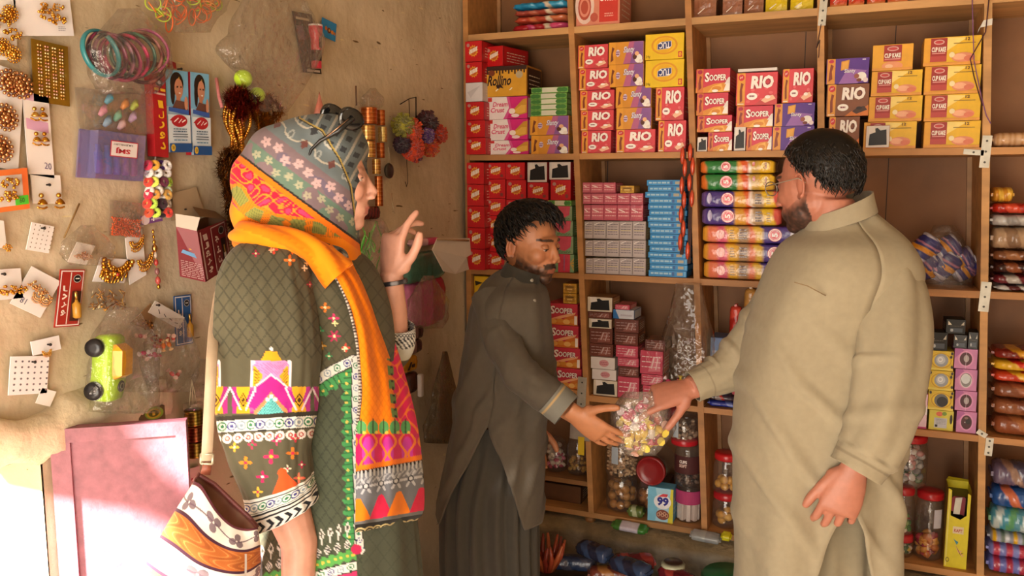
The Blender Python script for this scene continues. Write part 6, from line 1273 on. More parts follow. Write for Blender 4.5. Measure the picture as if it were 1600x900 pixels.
# toy car in a bag
pc = onwall(172, 575, 0.05); t = thing('toy_car', 'lime green and yellow toy car hanging nose down in a clear bag', 'toy car', pc)
ez = np.array([0, 0.10, 1.0]); ez /= np.linalg.norm(ez); ey = np.array([-0.35, 1, -0.1]); ey -= ez*(ey@ez); ey /= np.linalg.norm(ey); ex = np.cross(ey, ez)
t.rotation_euler = Matrix(np.stack([ex, ey, ez], 1).tolist()).to_euler()
LIME = 'b4e02a'
mb = MB(); rings = []
for z, wy, hx in ((-0.066, 0.018, 0.010), (-0.062, 0.028, 0.016), (-0.03, 0.033, 0.022), (0.0, 0.031, 0.020), (0.04, 0.031, 0.02), (0.062, 0.028, 0.018), (0.068, 0.022, 0.012)):
    rings.append([(hx*x, wy*y, z) for x, y in ((-1, -1), (0.4, -1), (0.9, -0.8), (1, 0), (0.9, 0.8), (0.4, 1), (-1, 1))])
mb.loft(rings, LIME, True); mb.build('body', M_PLASTIC, t)
mb = MB(); mb.loft([[(0.016+0.020*k*x, 0.025*y*k2, z) for x, y in ((0, -1), (1, -0.8), (1, 0.8), (0, 1))] for z, k, k2 in ((-0.02, 0.3, 0.9), (-0.012, 1, 1), (0.038, 1, 1), (0.05, 0.3, 0.9))], 'e8a820', False); mb.build('cabin', M_PLASTIC, t)
for sy in (-1, 1):
    for z in (-0.042, 0.044):
        mb = MB(); mb.lathe([(0.006, -0.007), (0.017, -0.007), (0.019, 0), (0.017, 0.007), (0.006, 0.007)], '1c1a1e', 18); mb.build('wheel', M_PLASTIC, t, (-0.012, sy*0.036, z), (math.pi/2, 0, 0))
mb = MB(); mb.lathe([(0.012, 0), (0.011, 0.003)], '3a3a34', 16); a = Art(mb, (-0.008, -0.008, 0.0031), (0.016, 0, 0), (0, 0.016, 0)); a.ring(0.5, 0.5, 0.42, 0.42, 0.2, 'c8c8a8'); mb.build('emblem', M_PLASTIC, t, (0.0205, 0.004, -0.036), (0, math.pi/2, 0))
clearbag('toy_car_bag', 'clear hanging bag around the lime green toy car', 'bag', 118, 222, 478, 640, 0.006, 0.085, place=onwall, seed=51, shape=lambda v: 0.4+0.6*min(1, 3*v), ny=24)
for k in range(14):
    p = onwall(220+60*(k*0.37 % 1)+0, 525+70*(k*0.61 % 1)*(0.5+0.5*(k*0.37 % 1)), 0.02+0.008*(k % 3)); o = obj('wrapped_sweet', CANDY[[4, 1, 3, 4, 2][k % 5]], M_WRAP, None, p, (k, 2*k, 3*k)); o.scale = (0.6,)*3; tag(o, 'small reddish sweet in the slanting clear bag beside the toy car', 'sweet', 'sweets beside the toy car')
o = clearbag('sweet_bag', 'slanting clear bag of small sweets right of the toy car', 'bag', 205, 296, 496, 610, 0.006, 0.055, place=onwall, seed=55, shape=lambda v: 0.5+0.5*min(1, 2*v)-0.3*max(0, v-0.7)/0.3)
# maroon opened display box
pb = onwall(322, 392, 0.06); t = thing('display_box', 'opened maroon perfume display box with white lettering and pale raised lid', 'box', pb)
U = np.array([0.86, 0.50, 0.0]); U2 = np.array([-0.28, 0.96, 0.0]); U /= np.linalg.norm(U); U2 /= np.linalg.norm(U2)
zt_, zb_ = at(300, 345, 1.4)[2], 0
def wallpx(x, y, off): return onwall(x, y, off)-pb
A0, A1 = wallpx(275, 354, 0.05), wallpx(281, 432, 0.05); B0, B1 = wallpx(308, 361, 0.085), wallpx(321, 441, 0.085); C0, C1 = wallpx(354, 343, 0.03), wallpx(362, 415, 0.03); D0 = wallpx(325, 338, 0.006); D1 = wallpx(330, 410, 0.006)
MAR = '7e1f28'
mb = MB(); mb.add([A0, A1, B1, B0], [(0, 1, 2, 3)], MAR); mb.add([B0, B1, C1, C0], [(0, 1, 2, 3)], '8a222c'); mb.add([A1, D1, C1, B1], [(0, 1, 2, 3)], '5a1820'); mb.add([A0, D0, D1, A1], [(0, 1, 2, 3)], '8a6a50'); mb.add([D0, C0, C1, D1], [(0, 1, 2, 3)], '8a6a50')
a = Art(mb, A1, B1-A1, A0-A1, 0.0004); a.ell(0.5, 0.78, 0.2, 0.11, 'd8c8c0', 18); a.ell(0.5, 0.78, 0.17, 0.09, '3a1a1c', 18); a.rect(0.35, 0.76, 0.65, 0.8, 'd8d0c8'); a.rect(0.45, 0.6, 0.6, 0.62, 'e0a030'); a.poly([(0.12, 0.5), (0.9, 0.44), (0.9, 0.52), (0.2, 0.57)], '6a9ac8'); a.scribble(0.08, 0.03, 0.95, 0.36, 'c89a98', 9, 0.014, 7)
a = Art(mb, B1, C1-B1, B0-B1, 0.0004); a.rect(0.06, 0.03, 0.10, 0.95, 'd8c8c0')
for k, ch in enumerate('\uFE8D\uFEDF\uFECC\uFEAE\uFE91'): a.text(ch, 0.14, 0.76-0.16*k, 0.3, 0.88-0.16*k, 'e8d8d0', 0.03)
a.rect(0.40, 0.05, 0.93, 0.95, 'd8c4bc'); a.rect(0.42, 0.07, 0.91, 0.93, '7a1e26'); a.ell(0.75, 0.82, 0.11, 0.09, '1e1618', 16); a.ring(0.75, 0.82, 0.1, 0.08, 0.15, 'b8b0a8'); a.rect(0.68, 0.2, 0.84, 0.66, '2a1a18'); a.rect(0.72, 0.22, 0.8, 0.36, 'c8c0b8'); a.rect(0.74, 0.36, 0.78, 0.52, 'a8803c')
for k, ch in enumerate('\uFEA0\uFEE8\uFE96'): a.text(ch, 0.47, 0.62-0.2*k, 0.6, 0.76-0.2*k, 'e8d8d0', 0.03)
mb.build('box_body', M_CARTON, t)
mb = MB(); P = [A0+(B0-A0)*0.0, B0*0.97+A0*0.03, B0+np.array([0.01, 0, 0.03]), A0+np.array([0.0, 0, 0.028])]; mb.add(P, [(0, 1, 2, 3)], 'c8b8a8'); mb.build('flap', M_PAPER, t)
mb = MB(); P = [wallpx(268, 345, 0.012), wallpx(322, 338, 0.008), wallpx(306, 292, 0.006), wallpx(270, 302, 0.008), ]; mb.add(P, [(0, 1, 2, 3)], 'b09878'); mb.add([p+np.array([-0.0012, 0, 0]) for p in P], [(3, 2, 1, 0)], 'a08868'); mb.ell(wallpx(290, 327, 0.011), (0.002, 0.004, 0.002), '2a2018', 8, 5); mb.build('lid', M_PAPER, t)
mb = MB(); P = [wallpx(312, 338, 0.05), wallpx(354, 343, 0.03), wallpx(336, 330, 0.006), wallpx(300, 322, 0.006)]; mb.add(P, [(0, 1, 2, 3)], '8a6a4c'); mb.build('inner_flap', M_PAPER, t)
# low things by the door leaf
s = WallThing('badge_box', 'small brown box with green and yellow oval badge low on the wall', 'box', (216, 640), (257, 633), (218, 664), '6a5034', thick=0.02, draw=lambda a: (a.ell(0.58, 0.6, 0.36, 0.42, '8aa83a', 20), a.ell(0.56, 0.58, 0.28, 0.32, 'c8a830', 18), a.ell(0.55, 0.58, 0.2, 0.22, '5a5a20', 16), a.rect(0.5, 0.45, 0.6, 0.7, 'd8b83a')), m=M_CARTON)
p = onwall(302, 640, 0.05); t = thing('gold_bottle', 'hanging stack of golden bangle rolls between door leaf and handbag strap', 'bangles', p)
for k, (z0, z1) in enumerate(((0.0, -0.035), (-0.037, -0.072), (-0.074, -0.11))):
    MB().lathe([(0.021*(1 if i % 2 else 0.94), z0+(z1-z0)*i/14) for i in range(15)], [['8a6a2c', 'a8843c', 'c8a050'], ['8a4a30', 'a85a3c'], ['7a5a28', 'a07a38', '8a6a30']][k]*5 if k != 1 else ['8a4a30', 'a85a3c', '7a3a28']*5, 18).build('bangles', M_GOLD, t)
MB().lathe([(0.018, 0.0), (0.022, 0.004), (0.022, 0.014), (0.016, 0.015)], 'b8a888', 18).build('rim', M_JAR, t)
for dy in (-0.012, 0.0, 0.012): MB().tube([(0, dy, 0.012), (0, 0, 0.07)], 0.0008, 'd0c0a0', 5).build('thread', M_CLOTH, t)
s = WallThing('pink_paper', 'pink patterned paper scrap showing between door leaf and handbag', 'paper', (294, 733), (312, 728), (295, 772), 'd8b0a8', thick=0.002, draw=lambda a: [a.ell(0.3+0.3*i, 0.3+0.25*j, 0.08, 0.06, 'b03a4a', 8) for i in range(2) for j in range(2)])
clearbag('dark_clear_bag', 'smoky clear bag hanging low between the toy car and strap', 'bag', 292, 330, 560, 620, 0.006, 0.03, place=onwall, seed=61)
# behind the raised hand, towards the corner
def hungpack(label, name, x0, x1, y0, y1, off, colr, m=None, d=0.03, seed=0, group=None, draw=None):
    A = onwall(x0, y1, off); B = onwall(x1, y1, off); T = onwall(x0, y0, off); c = (A+B)/2
    w = np.linalg.norm(B-A); h = T[2]-A[2]; mb = MB(); pillow(mb, w, d, h, colr if callable(colr) else (lambda u, t: colr), seed=seed, ex=4, wr=0.08)
    if draw: draw(Art(mb, (-w/2, -0.002, 0), (w, 0, 0), (0, 0, h)))
    o = mb.build(name, m or M_WRAP, None, c, (0, 0, math.pi/2)); tag(o, label, 'packet', group)
hungpack('magenta striped carton bag hanging behind the raised forearm', 'pink_bag', 640, 700, 432, 512, 0.02, lambda u, t: 'b8243c' if u > 0.62 else ('d83a80' if u > 0.3 else 'e07aa8'), d=0.06, seed=71)
hungpack('pink and white top fold of a bag beside the white torn flap', 'pink_fold', 650, 688, 372, 384, 0.03, lambda u, t: 'd8507a' if u > 0.5 else 'e8b8c0', d=0.04, seed=72)
mb = MB(); pts = [(676, 390), (684, 372), (734, 372), (736, 398), (729, 402), (733, 421), (712, 428), (694, 424)]
P = [onwall(x, y, 0.11 if i not in (2, 3, 4) else 0.13) for i, (x, y) in enumerate(pts)]; mb.add(P+[p-np.array([0.002, 0.003, 0]) for p in P], [tuple(range(8))[::-1], tuple(range(8, 16))]+[(i, (i+1) % 8, 8+(i+1) % 8, 8+i) for i in range(8)], 'd8c8b4')
mb.tube([onwall(684, 374, 0.115), onwall(732, 376, 0.135)], 0.004, 'a8845c', 6); tag(mb.build('carton_flap', M_PAPER), 'white torn carton flap sticking out of the corner by the red cartons', 'flap')
hungpack('teal green plastic bag puffed out behind the wrist', 'teal_bag', 640, 700, 392, 440, 0.05, lambda u, t: '4a7a68' if u < 0.6 else '5a8a78', m=M_WRAP, d=0.07, seed=73)
clearbag('grey_clear_bag', 'greyish clear bag hanging under the teal one', 'bag', 626, 688, 430, 512, 0.05, 0.06, place=onwall, seed=74)
# green strap bag
clearbag('strap_bag', 'clear bag of bright green straps between face and raised hand', 'bag', 556, 606, 345, 448, 0.05, 0.06, place=onwall, seed=75)
rr = random.Random(4)
for k in range(12):
    x = 566+34*rr.random(); y = 385+50*rr.random(); pts = [onwall(x+4*math.sin(v*5+k), y-48*v*(1 if k > 2 else 0.6), 0.06+0.012*math.sin(v*6+k)) for v in np.linspace(0, 1, 8)]
    tag(MB().tube(pts, 0.0035, rr.choice(['5ac83a', '7ae04a', '4ab030', '8ad868']), 6, flat=0.4).build('green_strap', M_PLASTIC), 'bright green strap curled in the clear bag behind the raised hand', 'strap', 'green straps')
mb = MB(); mb.tube([onwall(612, 302, 0.004), onwall(613, 318, 0.03), onwall(617, 334, 0.03)], 0.0016, 'd8c8a8', 6); tag(mb.build('wire_pin', M_STEEL), 'pale wire pin in the wall above the raised fingers', 'pin')
hungpack('dark red beaded packet hanging under the copper rolls', 'dark_packet', 570, 596, 322, 343, 0.03, lambda u, t: ['5a1c14', '7a2a1c', '3a1410'][int(u*17+t*9) % 3], d=0.03, seed=76)
hungpack('grey film packet hanging under the dark red one', 'grey_packet', 562, 604, 340, 372, 0.025, '7a6e5e', m=M_BAGFILM, d=0.03, seed=77)
hungpack('amber packet with dark border behind the scarf edge', 'amber_packet', 540, 566, 372, 402, 0.02, lambda u, t: '9a6a1c' if 0.2 < u < 0.8 else '3a2c18', d=0.03, seed=78)
for k, (y0, y1, x0, x1, cc, lab) in enumerate(((512, 534, 626, 664, '6a4a44', 'brown clear-wrapped packet below the embroidered cuff'), (534, 556, 624, 662, '7a5a54', 'lower brown clear-wrapped packet below the embroidered cuff'))):
    hungpack(lab, 'brown_packet', x0, x1, y0, y1, 0.03, lambda u, t: ['5a3a34', '8a6a64', '4a2e28'][int(u*7) % 3], d=0.04, seed=80+k)
hungpack('orange packet with black mark beside the red scarf edge', 'orange_packet', 628, 654, 558, 582, 0.04, 'c88a1c', d=0.03, seed=83, draw=lambda a: (a.poly([(0.3, 0.2), (0.5, 0.7), (0.6, 0.65), (0.42, 0.18)], '2a1c14'), a.rect(0.55, 0.3, 0.75, 0.5, '3a2414')))
hungpack('dark brown packet under the orange one', 'brown_packet', 632, 655, 583, 616, 0.03, '5a3426', d=0.03, seed=84)
mb = MB(); p = onwall(657, 602, 0.05); mb.bev(-0.008, 0.008, -0.010, 0.010, -0.040, 0.040, 'd8d0c8', 0.003); tag(mb.build('white_stick', M_PLASTIC, None, p), 'small white stick-like pack beside the dark brown packet', 'pack')
o = clearbag('carrier_bag', 'limp brownish film carrier bag hanging in the dark corner', 'bag', 652, 712, 548, 690, 0.02, 0.07, place=onwall, seed=85, shape=lambda v: 0.12+0.9*min(1, v*1.2), m=clear_film('brown_film', tint=(0.62, 0.52, 0.38), gloss=0.05, haze=0.35, hazecol=(0.22, 0.16, 0.09)))
# heap of goods on the floor against the plinth
rr = random.Random(77)
heap = [('5a2028', '8a4a30'), ('2a3a5a', '4a4a5a'), ('6a1c24', 'a03a34'), ('3a4a3a', '6a6a4a'), ('7a3a2a', 'b0743a'), ('2a2c40', '3a4a6a')]
hb = MB().bev(-1.15, 0.35, 0, 0.42, 0, 0.17, '4a3a2a', 0.004).build('floor_plank', M_WOOD, None, (0, 2.40, 0.0)); tag(hb, 'low plank platform on the floor along the plinth under the piled goods', 'platform')
for k in range(26):
    x = -0.95+1.2*((k*0.618) % 1); y = 2.50+0.20*((k*0.37) % 1); L = rr.uniform(0.12, 0.24); zz = 0.172+0.052*(k % 3)
    mb = MB(); c1, c2 = heap[k % 6]; pillow(mb, L, 0.07, 0.05, bands([(0.3, c1), (0.5, c2), (0.8, c1), (1, c2)], 0.15), seed=k, wr=0.1)
    o = mb.build('floor_packet', M_WRAP, None, (x, y, zz), (rr.uniform(-.1, .1), rr.uniform(-.05, .05), rr.uniform(-.6, .6))); tag(o, 'dim crumpled packet in the heap on the floor under the shelves', 'packet', 'packets heaped on the floor')
p = at(876, 868, 2.98); mb = MB()
for k in range(14):
    a = k*0.45; mb.tube([(0.02*math.cos(a), 0.02*math.sin(a), 0), (0.05*math.cos(a), 0.05*math.sin(a), 0.05), (0.06*math.cos(a)+0.01*math.sin(k*3), 0.06*math.sin(a), 0.10)], [0.012, 0.009, 0.004], ['a8482c', 'b86038', '8a3426'][k % 3], 6)
o = mb.build('orange_tuft', M_WRAP, None, (p[0], p[1]-0.14, 0.29)); tag(o, 'orange-brown tufted packet on the floor heap behind the dark tunic', 'packet')
p = at(1066, 892, 2.95); mb = MB(); mb.lathe([(0.03, 0), (0.04, 0.01), (0.04, 0.05), (0.03, 0.06)], ['2a3a20', '5a6a30', 'c8c8a8', '3a2a20'], 16); o = mb.build('small_tub', M_PLASTIC, None, (p[0], p[1]-0.16, 0.28)); tag(o, 'small green and white tub on the floor heap near the tan robe', 'tub')
p = at(1138, 897, 2.80); mb = MB(); mb.lathe([(0.085, 0), (0.09, 0.01), (0.09, 0.03), (0.08, 0.04)], '1f7a4a', 24); mb.lathe([(0.07, -0.2), (0.08, 0)], '2a8a58', 20); o = mb.build('green_tub', M_PLASTIC, None, (p[0], p[1], p[2]-0.035)); tag(o, 'green lidded tub low beside the tan robe', 'tub')
# ================================================================== people
def remeshed(mb, name, material, voxel, it, colfn, parent=None):
    me = mb.mesh('tmp'); o = bpy.data.objects.new('tmp', me); COL.objects.link(o)
    r = o.modifiers.new('r', 'REMESH'); r.mode = 'VOXEL'; r.voxel_size = voxel
    s = o.modifiers.new('s', 'SMOOTH'); s.factor = 0.5; s.iterations = it
    dg = bpy.context.evaluated_depsgraph_get(); m2 = bpy.data.meshes.new_from_object(o.evaluated_get(dg))
    bpy.data.objects.remove(o); bpy.data.meshes.remove(me)
    n = len(m2.vertices); co = np.empty(n*3); m2.vertices.foreach_get('co', co); co = co.reshape(-1, 3)
    for a in list(m2.color_attributes): m2.color_attributes.remove(a)
    at_ = m2.color_attributes.new('Col', 'FLOAT_COLOR', 'POINT'); C = np.ones((n, 4)); C[:, :3] = colfn(co); at_.data.foreach_set('color', C.ravel())
    m2.polygons.foreach_set('use_smooth', [True]*len(m2.polygons)); m2.materials.clear(); m2.name = name
    return obj(name, m2, material, parent)
LN = lambda h: np.array(lin(h))
def frame(origin, f, u=None):
    f = np.array(f, float); f /= np.linalg.norm(f); u = E_U if u is None else np.array(u, float)
    l = np.cross(u, f); l /= np.linalg.norm(l); u2 = np.cross(f, l); M = np.eye(4); M[:3, 0] = f; M[:3, 1] = l; M[:3, 2] = u2; M[:3, 3] = origin
    return M
def head_shapes(mb, M, sc=1.0, nose=1.0, ears=True, fat=1.0, ys=1.0):
    S = np.eye(4); S[0, 0] = S[1, 1] = S[2, 2] = sc; S[1, 1] *= ys; mb.M = M @ S
    sk = 'ffffff'
    mb.ell((-0.012, 0, 0.035), (0.098, 0.076, 0.088), sk, 24, 16)
    mb.ell((0.030, 0, -0.005), (0.068, 0.063*fat, 0.085), sk, 20, 14)
    mb.ell((0.030, 0, -0.060), (0.058, 0.054*fat, 0.050), sk, 18, 12)
    mb.ell((0.072, 0, -0.094), (0.024, 0.028, 0.022), sk, 12, 10); mb.ell((0.050, 0, -0.080), (0.040, 0.045, 0.030), sk, 12, 10)
    mb.ell((0.000, 0, -0.045), (0.060, 0.058*fat, 0.050), sk, 16, 10)
    mb.ell((0.080 if ears else 0.066, 0, 0.030), (0.020, 0.050, 0.013), sk, 14, 8); mb.ell((0.080, 0, -0.046), (0.022, 0.030, 0.022), sk, 12, 8)
    for s in (-1, 1):
        mb.ell((0.056, s*0.036, -0.020), (0.034, 0.028, 0.030), sk, 14, 10)
        mb.ell((0.109, s*0.012, -0.034), (0.010, 0.008, 0.008), sk, 10, 6)
        mb.ell((0.078, s*0.031, 0.008), (0.015, 0.0155, 0.010), sk, 12, 8)
        if not ears: continue
        # ear: rim, bowl, lobe
        c = np.array((-0.004, s*0.077, -0.004)); rim = [c+np.array((0.016*math.sin(a)-0.006*math.cos(a), s*(0.006+0.006*abs(math.sin(a))), 0.030*math.cos(a))) for a in np.linspace(-0.5, 3.9, 12)]
        rim = [c+np.array((-0.016*math.sin(a)*1.0, s*(0.010+0.004*math.sin(a)), 0.029*math.cos(a))) for a in np.linspace(-0.7, 3.0, 12)]
        mb.tube(rim, [0.004]*10+[0.006, 0.006], sk, 8); mb.ell(c+np.array((0, s*0.002, 0)), (0.013, 0.006, 0.024), sk, 10, 8); mb.ell(c+np.array((0.004, s*0.006, -0.026)), (0.008, 0.005, 0.009), sk, 8, 6)
    mb.tube([(0.084, 0, 0.024), (0.098, 0, -0.002), (0.110*nose, 0, -0.024), (0.104*nose, 0, -0.034)], [0.009, 0.011, 0.0125, 0.010], sk, 10)
    mb.ell((0.093, 0, -0.059), (0.014, 0.024, 0.0065), sk, 12, 8); mb.ell((0.091, 0, -0.071), (0.013, 0.021, 0.0075), sk, 12, 8); mb.ell((0.072, 0, -0.062), (0.030, 0.042, 0.030), sk, 14, 10)
    mb.M = None
def loc(M, co, sc=1.0):
    return ((co-M[:3, 3]) @ M[:3, :3])/sc
def hand_shapes(mb, w, d, n, thumb_s, sc=1.0, curls=((25, 35, 20),)*4, spread=0.021, thumb=(0.75, 0.65, 0.0, 20), lens=(0.078, 0.087, 0.081, 0.062)):
    """w wrist, d to the knuckles, n out of the back of the hand, thumb_s +1/-1: side of the thumb along d x n. index finger first"""
    d = np.array(d, float); d /= np.linalg.norm(d); n = np.array(n, float); n -= d*(n@d); n /= np.linalg.norm(n); s = np.cross(d, n)*thumb_s
    w = np.array(w, float); c = 'ffffff'
    L = 0.092*sc
    rings = []
    for k, (a, hw, th) in enumerate(((-0.02, 0.027, 0.021), (0.0, 0.028, 0.020), (0.03, 0.036, 0.019), (0.065, 0.041, 0.017), (0.092, 0.040, 0.014), (0.099, 0.034, 0.009))):
        rings.append([w+d*a*sc+s*hw*sc*math.cos(t)+n*th*sc*math.sin(t) for t in np.linspace(0, 6.283, 17)[:-1]])
    mb.loft(rings, c, True)
    def rot(v, ax, a):
        ca, sa = math.cos(a), math.sin(a); return v*ca+np.cross(ax, v)*sa+ax*(ax@v)*(1-ca)
    ax = np.cross(d, -n); ax /= np.linalg.norm(ax)
    for k in range(4):
        cu = curls[min(k, len(curls)-1)]
        p = w+d*(0.092-0.005*abs(k-1))*sc+s*(0.0315-spread*k)*sc; dirv = rot(d, n, -thumb_s*math.radians([4, 1, -2, -6][k]))
        pts = [p-d*0.018*sc, p]; r0 = [0.0095, 0.0092, 0.0092, 0.0080][k]*sc; rad = [r0, r0*1.02]; tot = 0
        for seg, b in zip((0.46, 0.30, 0.24), cu):
            tot += math.radians(b); v = rot(dirv, ax, tot); q = pts[-1]+v*lens[k]*seg*sc
            pts.append((pts[-1]+q)/2); rad.append(r0*(0.95 if seg > .4 else 0.88 if seg > .25 else 0.8)); pts.append(q); rad.append(r0*(0.96 if seg > .4 else 0.86 if seg > .25 else 0.62))
        mb.tube(pts, rad, c, 10)
    a_, b_, n_, bend = thumb
    td = s*a_+d*b_+n*n_; td /= np.linalg.norm(td); p = w+d*0.022*sc+s*0.026*sc-n*0.004*sc; axt = np.cross(td, d); axt /= (np.linalg.norm(axt)+1e-9)
    p1 = p+td*0.042*sc; t2 = rot(td, axt, math.radians(bend)); p2 = p1+t2*0.032*sc; t3 = rot(td, axt, math.radians(bend*1.8)); p3 = p2+t3*0.026*sc
    mb.tube([p-td*0.012*sc, p, p1, (p1+p2)/2, p2, (p2+p3)/2, p3], [0.013*sc, 0.015*sc, 0.0115*sc, 0.0105*sc, 0.0108*sc, 0.0098*sc, 0.0065*sc], c, 10)
    mb.ell(p+td*0.008*sc-n*0.004*sc, (0.017*sc,)*3, c, 10, 8)
def ring_at(cx, cy, hw, Z, th, tilt=0.0, n=48, ex=2.2, zt=0.0, T=None):
    """garment ring: centre pixel, half width in pixels, axial distance, half thickness (m); tilt of the ring in the picture plane"""
    c = at(cx, cy, Z); w = hw*Z/FPX; a = E_R*math.cos(tilt)-E_U*math.sin(tilt); sg = lambda v: math.copysign(abs(v)**(2/ex), v)
    return [c+a*w*sg(math.cos(t))+E_F*th*sg(math.sin(t))+E_U*zt*math.sin(t) for t in (np.linspace(0, 2*math.pi, n+1)[:-1] if T is None else T)]
def dense(spec, m):
    """interpolate ring parameters smoothly (Catmull-Rom-ish) to m rows"""
    S = np.array(spec, float); x = np.linspace(0, len(S)-1, m); out = []
    for v in x:
        i = min(int(v), len(S)-2); t = v-i; p0, p1, p2, p3 = S[max(i-1, 0)], S[i], S[i+1], S[min(i+2, len(S)-1)]
        out.append(0.5*((2*p1)+(-p0+p2)*t+(2*p0-5*p1+4*p2-p3)*t*t+(-p0+3*p1-3*p2+p3)*t**3))
    return np.array(out)
def garment(name, spec, parent, colfn=None, col='808080', m=120, n=96, ex=2.3, fold=None, material=None, slit=None, cap=False, thick=0.0):
    """spec rows: (cx, cy, half width px, Z, half thickness m, tilt)"""
    D = dense(spec, m); R = np.zeros((m, n, 3)); 
    T = np.linspace(0, 2*math.pi, n+1)[:-1]; XX = np.zeros((m, n)); YY = np.zeros((m, n)); VV = np.zeros((m, n)); TT = np.tile(T, (m, 1))
    for i, (cx, cy, hw, Z, th, tilt) in enumerate(D):
        if slit:
            w = slit[2]*max(0.0, i/(m-1)-slit[1])/(1-slit[1]); T = np.linspace(slit[0]+w, slit[0]+2*math.pi-w, n); TT[i] = T
        R[i] = ring_at(cx, cy, hw, Z, th, tilt, n, ex, T=T)
        XX[i] = cx+hw*np.cos(T)*math.cos(tilt); YY[i] = cy+hw*np.cos(T)*math.sin(tilt); VV[i] = i/(m-1)
    if fold:
        cen = R.mean(1, keepdims=True); 
        for i in range(m):
            for j in range(n):
                dv = R[i, j]-cen[i, 0]; L = np.linalg.norm(dv)+1e-9; R[i, j] += dv/L*fold(VV[i, j], TT[i, j] % (2*math.pi), XX[i, j], YY[i, j])
    if colfn:
        q = (R.reshape(-1, 3)-EYE) @ RR; XX = (800+FPX*q[:, 0]/q[:, 2]).reshape(m, n); YY = (450+FPX*q[:, 1]/q[:, 2]).reshape(m, n)
    C = colfn(XX, YY, VV, TT) if colfn else np.tile(LN(col), (m, n, 1))
    mb = MB(); mb.loft(R, C, True, cap, cap, closed=not slit)
    o = mb.build(name, material or M_CLOTH, parent)
    if thick:
        s = o.modifiers.new('thickness', 'SOLIDIFY'); s.thickness = thick; s.offset = -1
    return o
def nz(*a): return noise.noise(a)
def limb(mb, pts, rad, n=14): mb.tube([at(*p) for p in pts], rad, 'ffffff', n)
def skin_cols(base, spots=0.08):
    b = LN(base)
    def f(co):
        k = np.array([1+spots*noise.noise((p[0]*30, p[1]*30, p[2]*30)) for p in co]); return b[None]*k[:, None]
    return f
def head_paint(M, sc, base, lip, beard=None, beardcol='1c1512', brow='17100c', female=False, moust=False, sid=None):
    fb = skin_cols(base, 0.06)
    def f(co):
        C = fb(co); q = loc(M, co, sc); x, y, z = q[:, 0], q[:, 1], q[:, 2]; near = np.linalg.norm(q, axis=1) < 0.19
        def mix(mask, col, k=1.0): C[mask] = C[mask]*(1-k)+LN(col)*k
        ear = near & (np.abs(y) > 0.07) & (np.abs(z) < 0.05) & (np.abs(x) < 0.03); mix(ear, 'b0604a', 0.25)
        cheek = near & (x > 0.05) & (np.abs(np.abs(y)-0.035) < 0.02) & (np.abs(z+0.025) < 0.022); mix(cheek, 'c0604a', 0.12)
        lipm = near & (x > 0.09) & (np.abs(y) < 0.022) & (np.abs(z+0.0655) < 0.009); mix(lipm, lip, 0.75)
        br = near & (x > 0.06) & (np.abs(np.abs(y)-0.031) < 0.022) & (np.abs(z-(0.031-0.10*(np.abs(np.abs(y)-0.028)))) < 0.0042); mix(br, brow, 0.9)
        if beard:
            nn = np.array([0.5+0.5*noise.noise((a[0]*140, a[1]*140, a[2]*140)) for a in q])
            jaw = near & (z < -0.052+0.55*np.clip(0.055-x, 0, 0.2)*0.9) & (z > -0.125) & (x > -0.005) & ~lipm & (z < 0.0)
            k = np.clip((-(z+0.040)+0.35*np.clip(0.06-x, 0, 1))/0.03, 0, 1)*beard*(0.55+0.45*nn); k = k*jaw
            k = np.clip(k*1.35, 0, 0.93); C[:] = C*(1-k[:, None])+LN(beardcol)*k[:, None]
            ms = near & (x > 0.085) & (np.abs(y) < 0.032) & (np.abs(z+0.050-0.15*np.abs(y)*-1) < 0.008); k = ms*(0.92 if moust else 0.6); C[:] = C*(1-k[:, None])+LN(beardcol)*k[:, None]
        return C
    return f
def hair_mesh(name, M, sc, parent, mask, vol, clumps, thin=1.0, col=('0d0a09', '16110e', '1f1713'), seed=0, flow=None, length=0.04, jag=0.012):
    """hair shell over the skull with tapering locks"""
    mb = MB(); S = np.eye(4); S[0, 0] = S[1, 1] = S[2, 2] = sc; mb.M = M @ S
    nu, nv = 64, 40; P = np.zeros((nv, nu, 3)); Cc = np.zeros((nv, nu, 3)); rr = random.Random(seed)
    def surf(a, b):
        dv = np.array([math.cos(b)*math.cos(a), math.cos(b)*math.sin(a), math.sin(b)]); base = np.array([-0.012, 0, 0.030])
        k = mask(dv); r = np.array([0.099, 0.078, 0.092])*(0.90+k*(0.16+vol(dv)))
        return base+dv*r*(1+jag*6*k*0.15*noise.noise((dv*5).tolist())), k, dv
    for i in range(nv):
        for j in range(nu):
            b = -math.pi/2+math.pi*(i+0.5)/nv; a = 2*math.pi*j/nu; P[i, j], k, dv = surf(a, b); Cc[i, j] = lin(col[0])
    mb.loft(P, Cc, True)
    for c in range(clumps):
        for _ in range(40):
            z = rr.uniform(-0.7, 1); a = rr.uniform(0, 6.283); b = math.asin(z); p, k, dv = surf(a, b)
            if k > 0.55: break
        else: continue
        fl = flow(dv); fl = fl-dv*(fl@dv)*0.75; fl /= np.linalg.norm(fl)+1e-9; L = length*rr.uniform(0.6, 1.25); side = np.cross(dv, fl)
        pts = [p-dv*0.006+dv*0.25*length*math.sin(math.pi*v*0.9)*rr.uniform(0.6, 1.2)+fl*L*v+side*0.004*math.sin(v*5+c) for v in np.linspace(0, 1, 6)]
        mb.tube(pts, [0.005*thin, 0.0052*thin, 0.0045*thin, 0.0035*thin, 0.0022*thin, 0.0006], rr.choice(col), 5, flat=0.6)
    mb.M = None
    return mb.build(name, M_HAIR, parent)
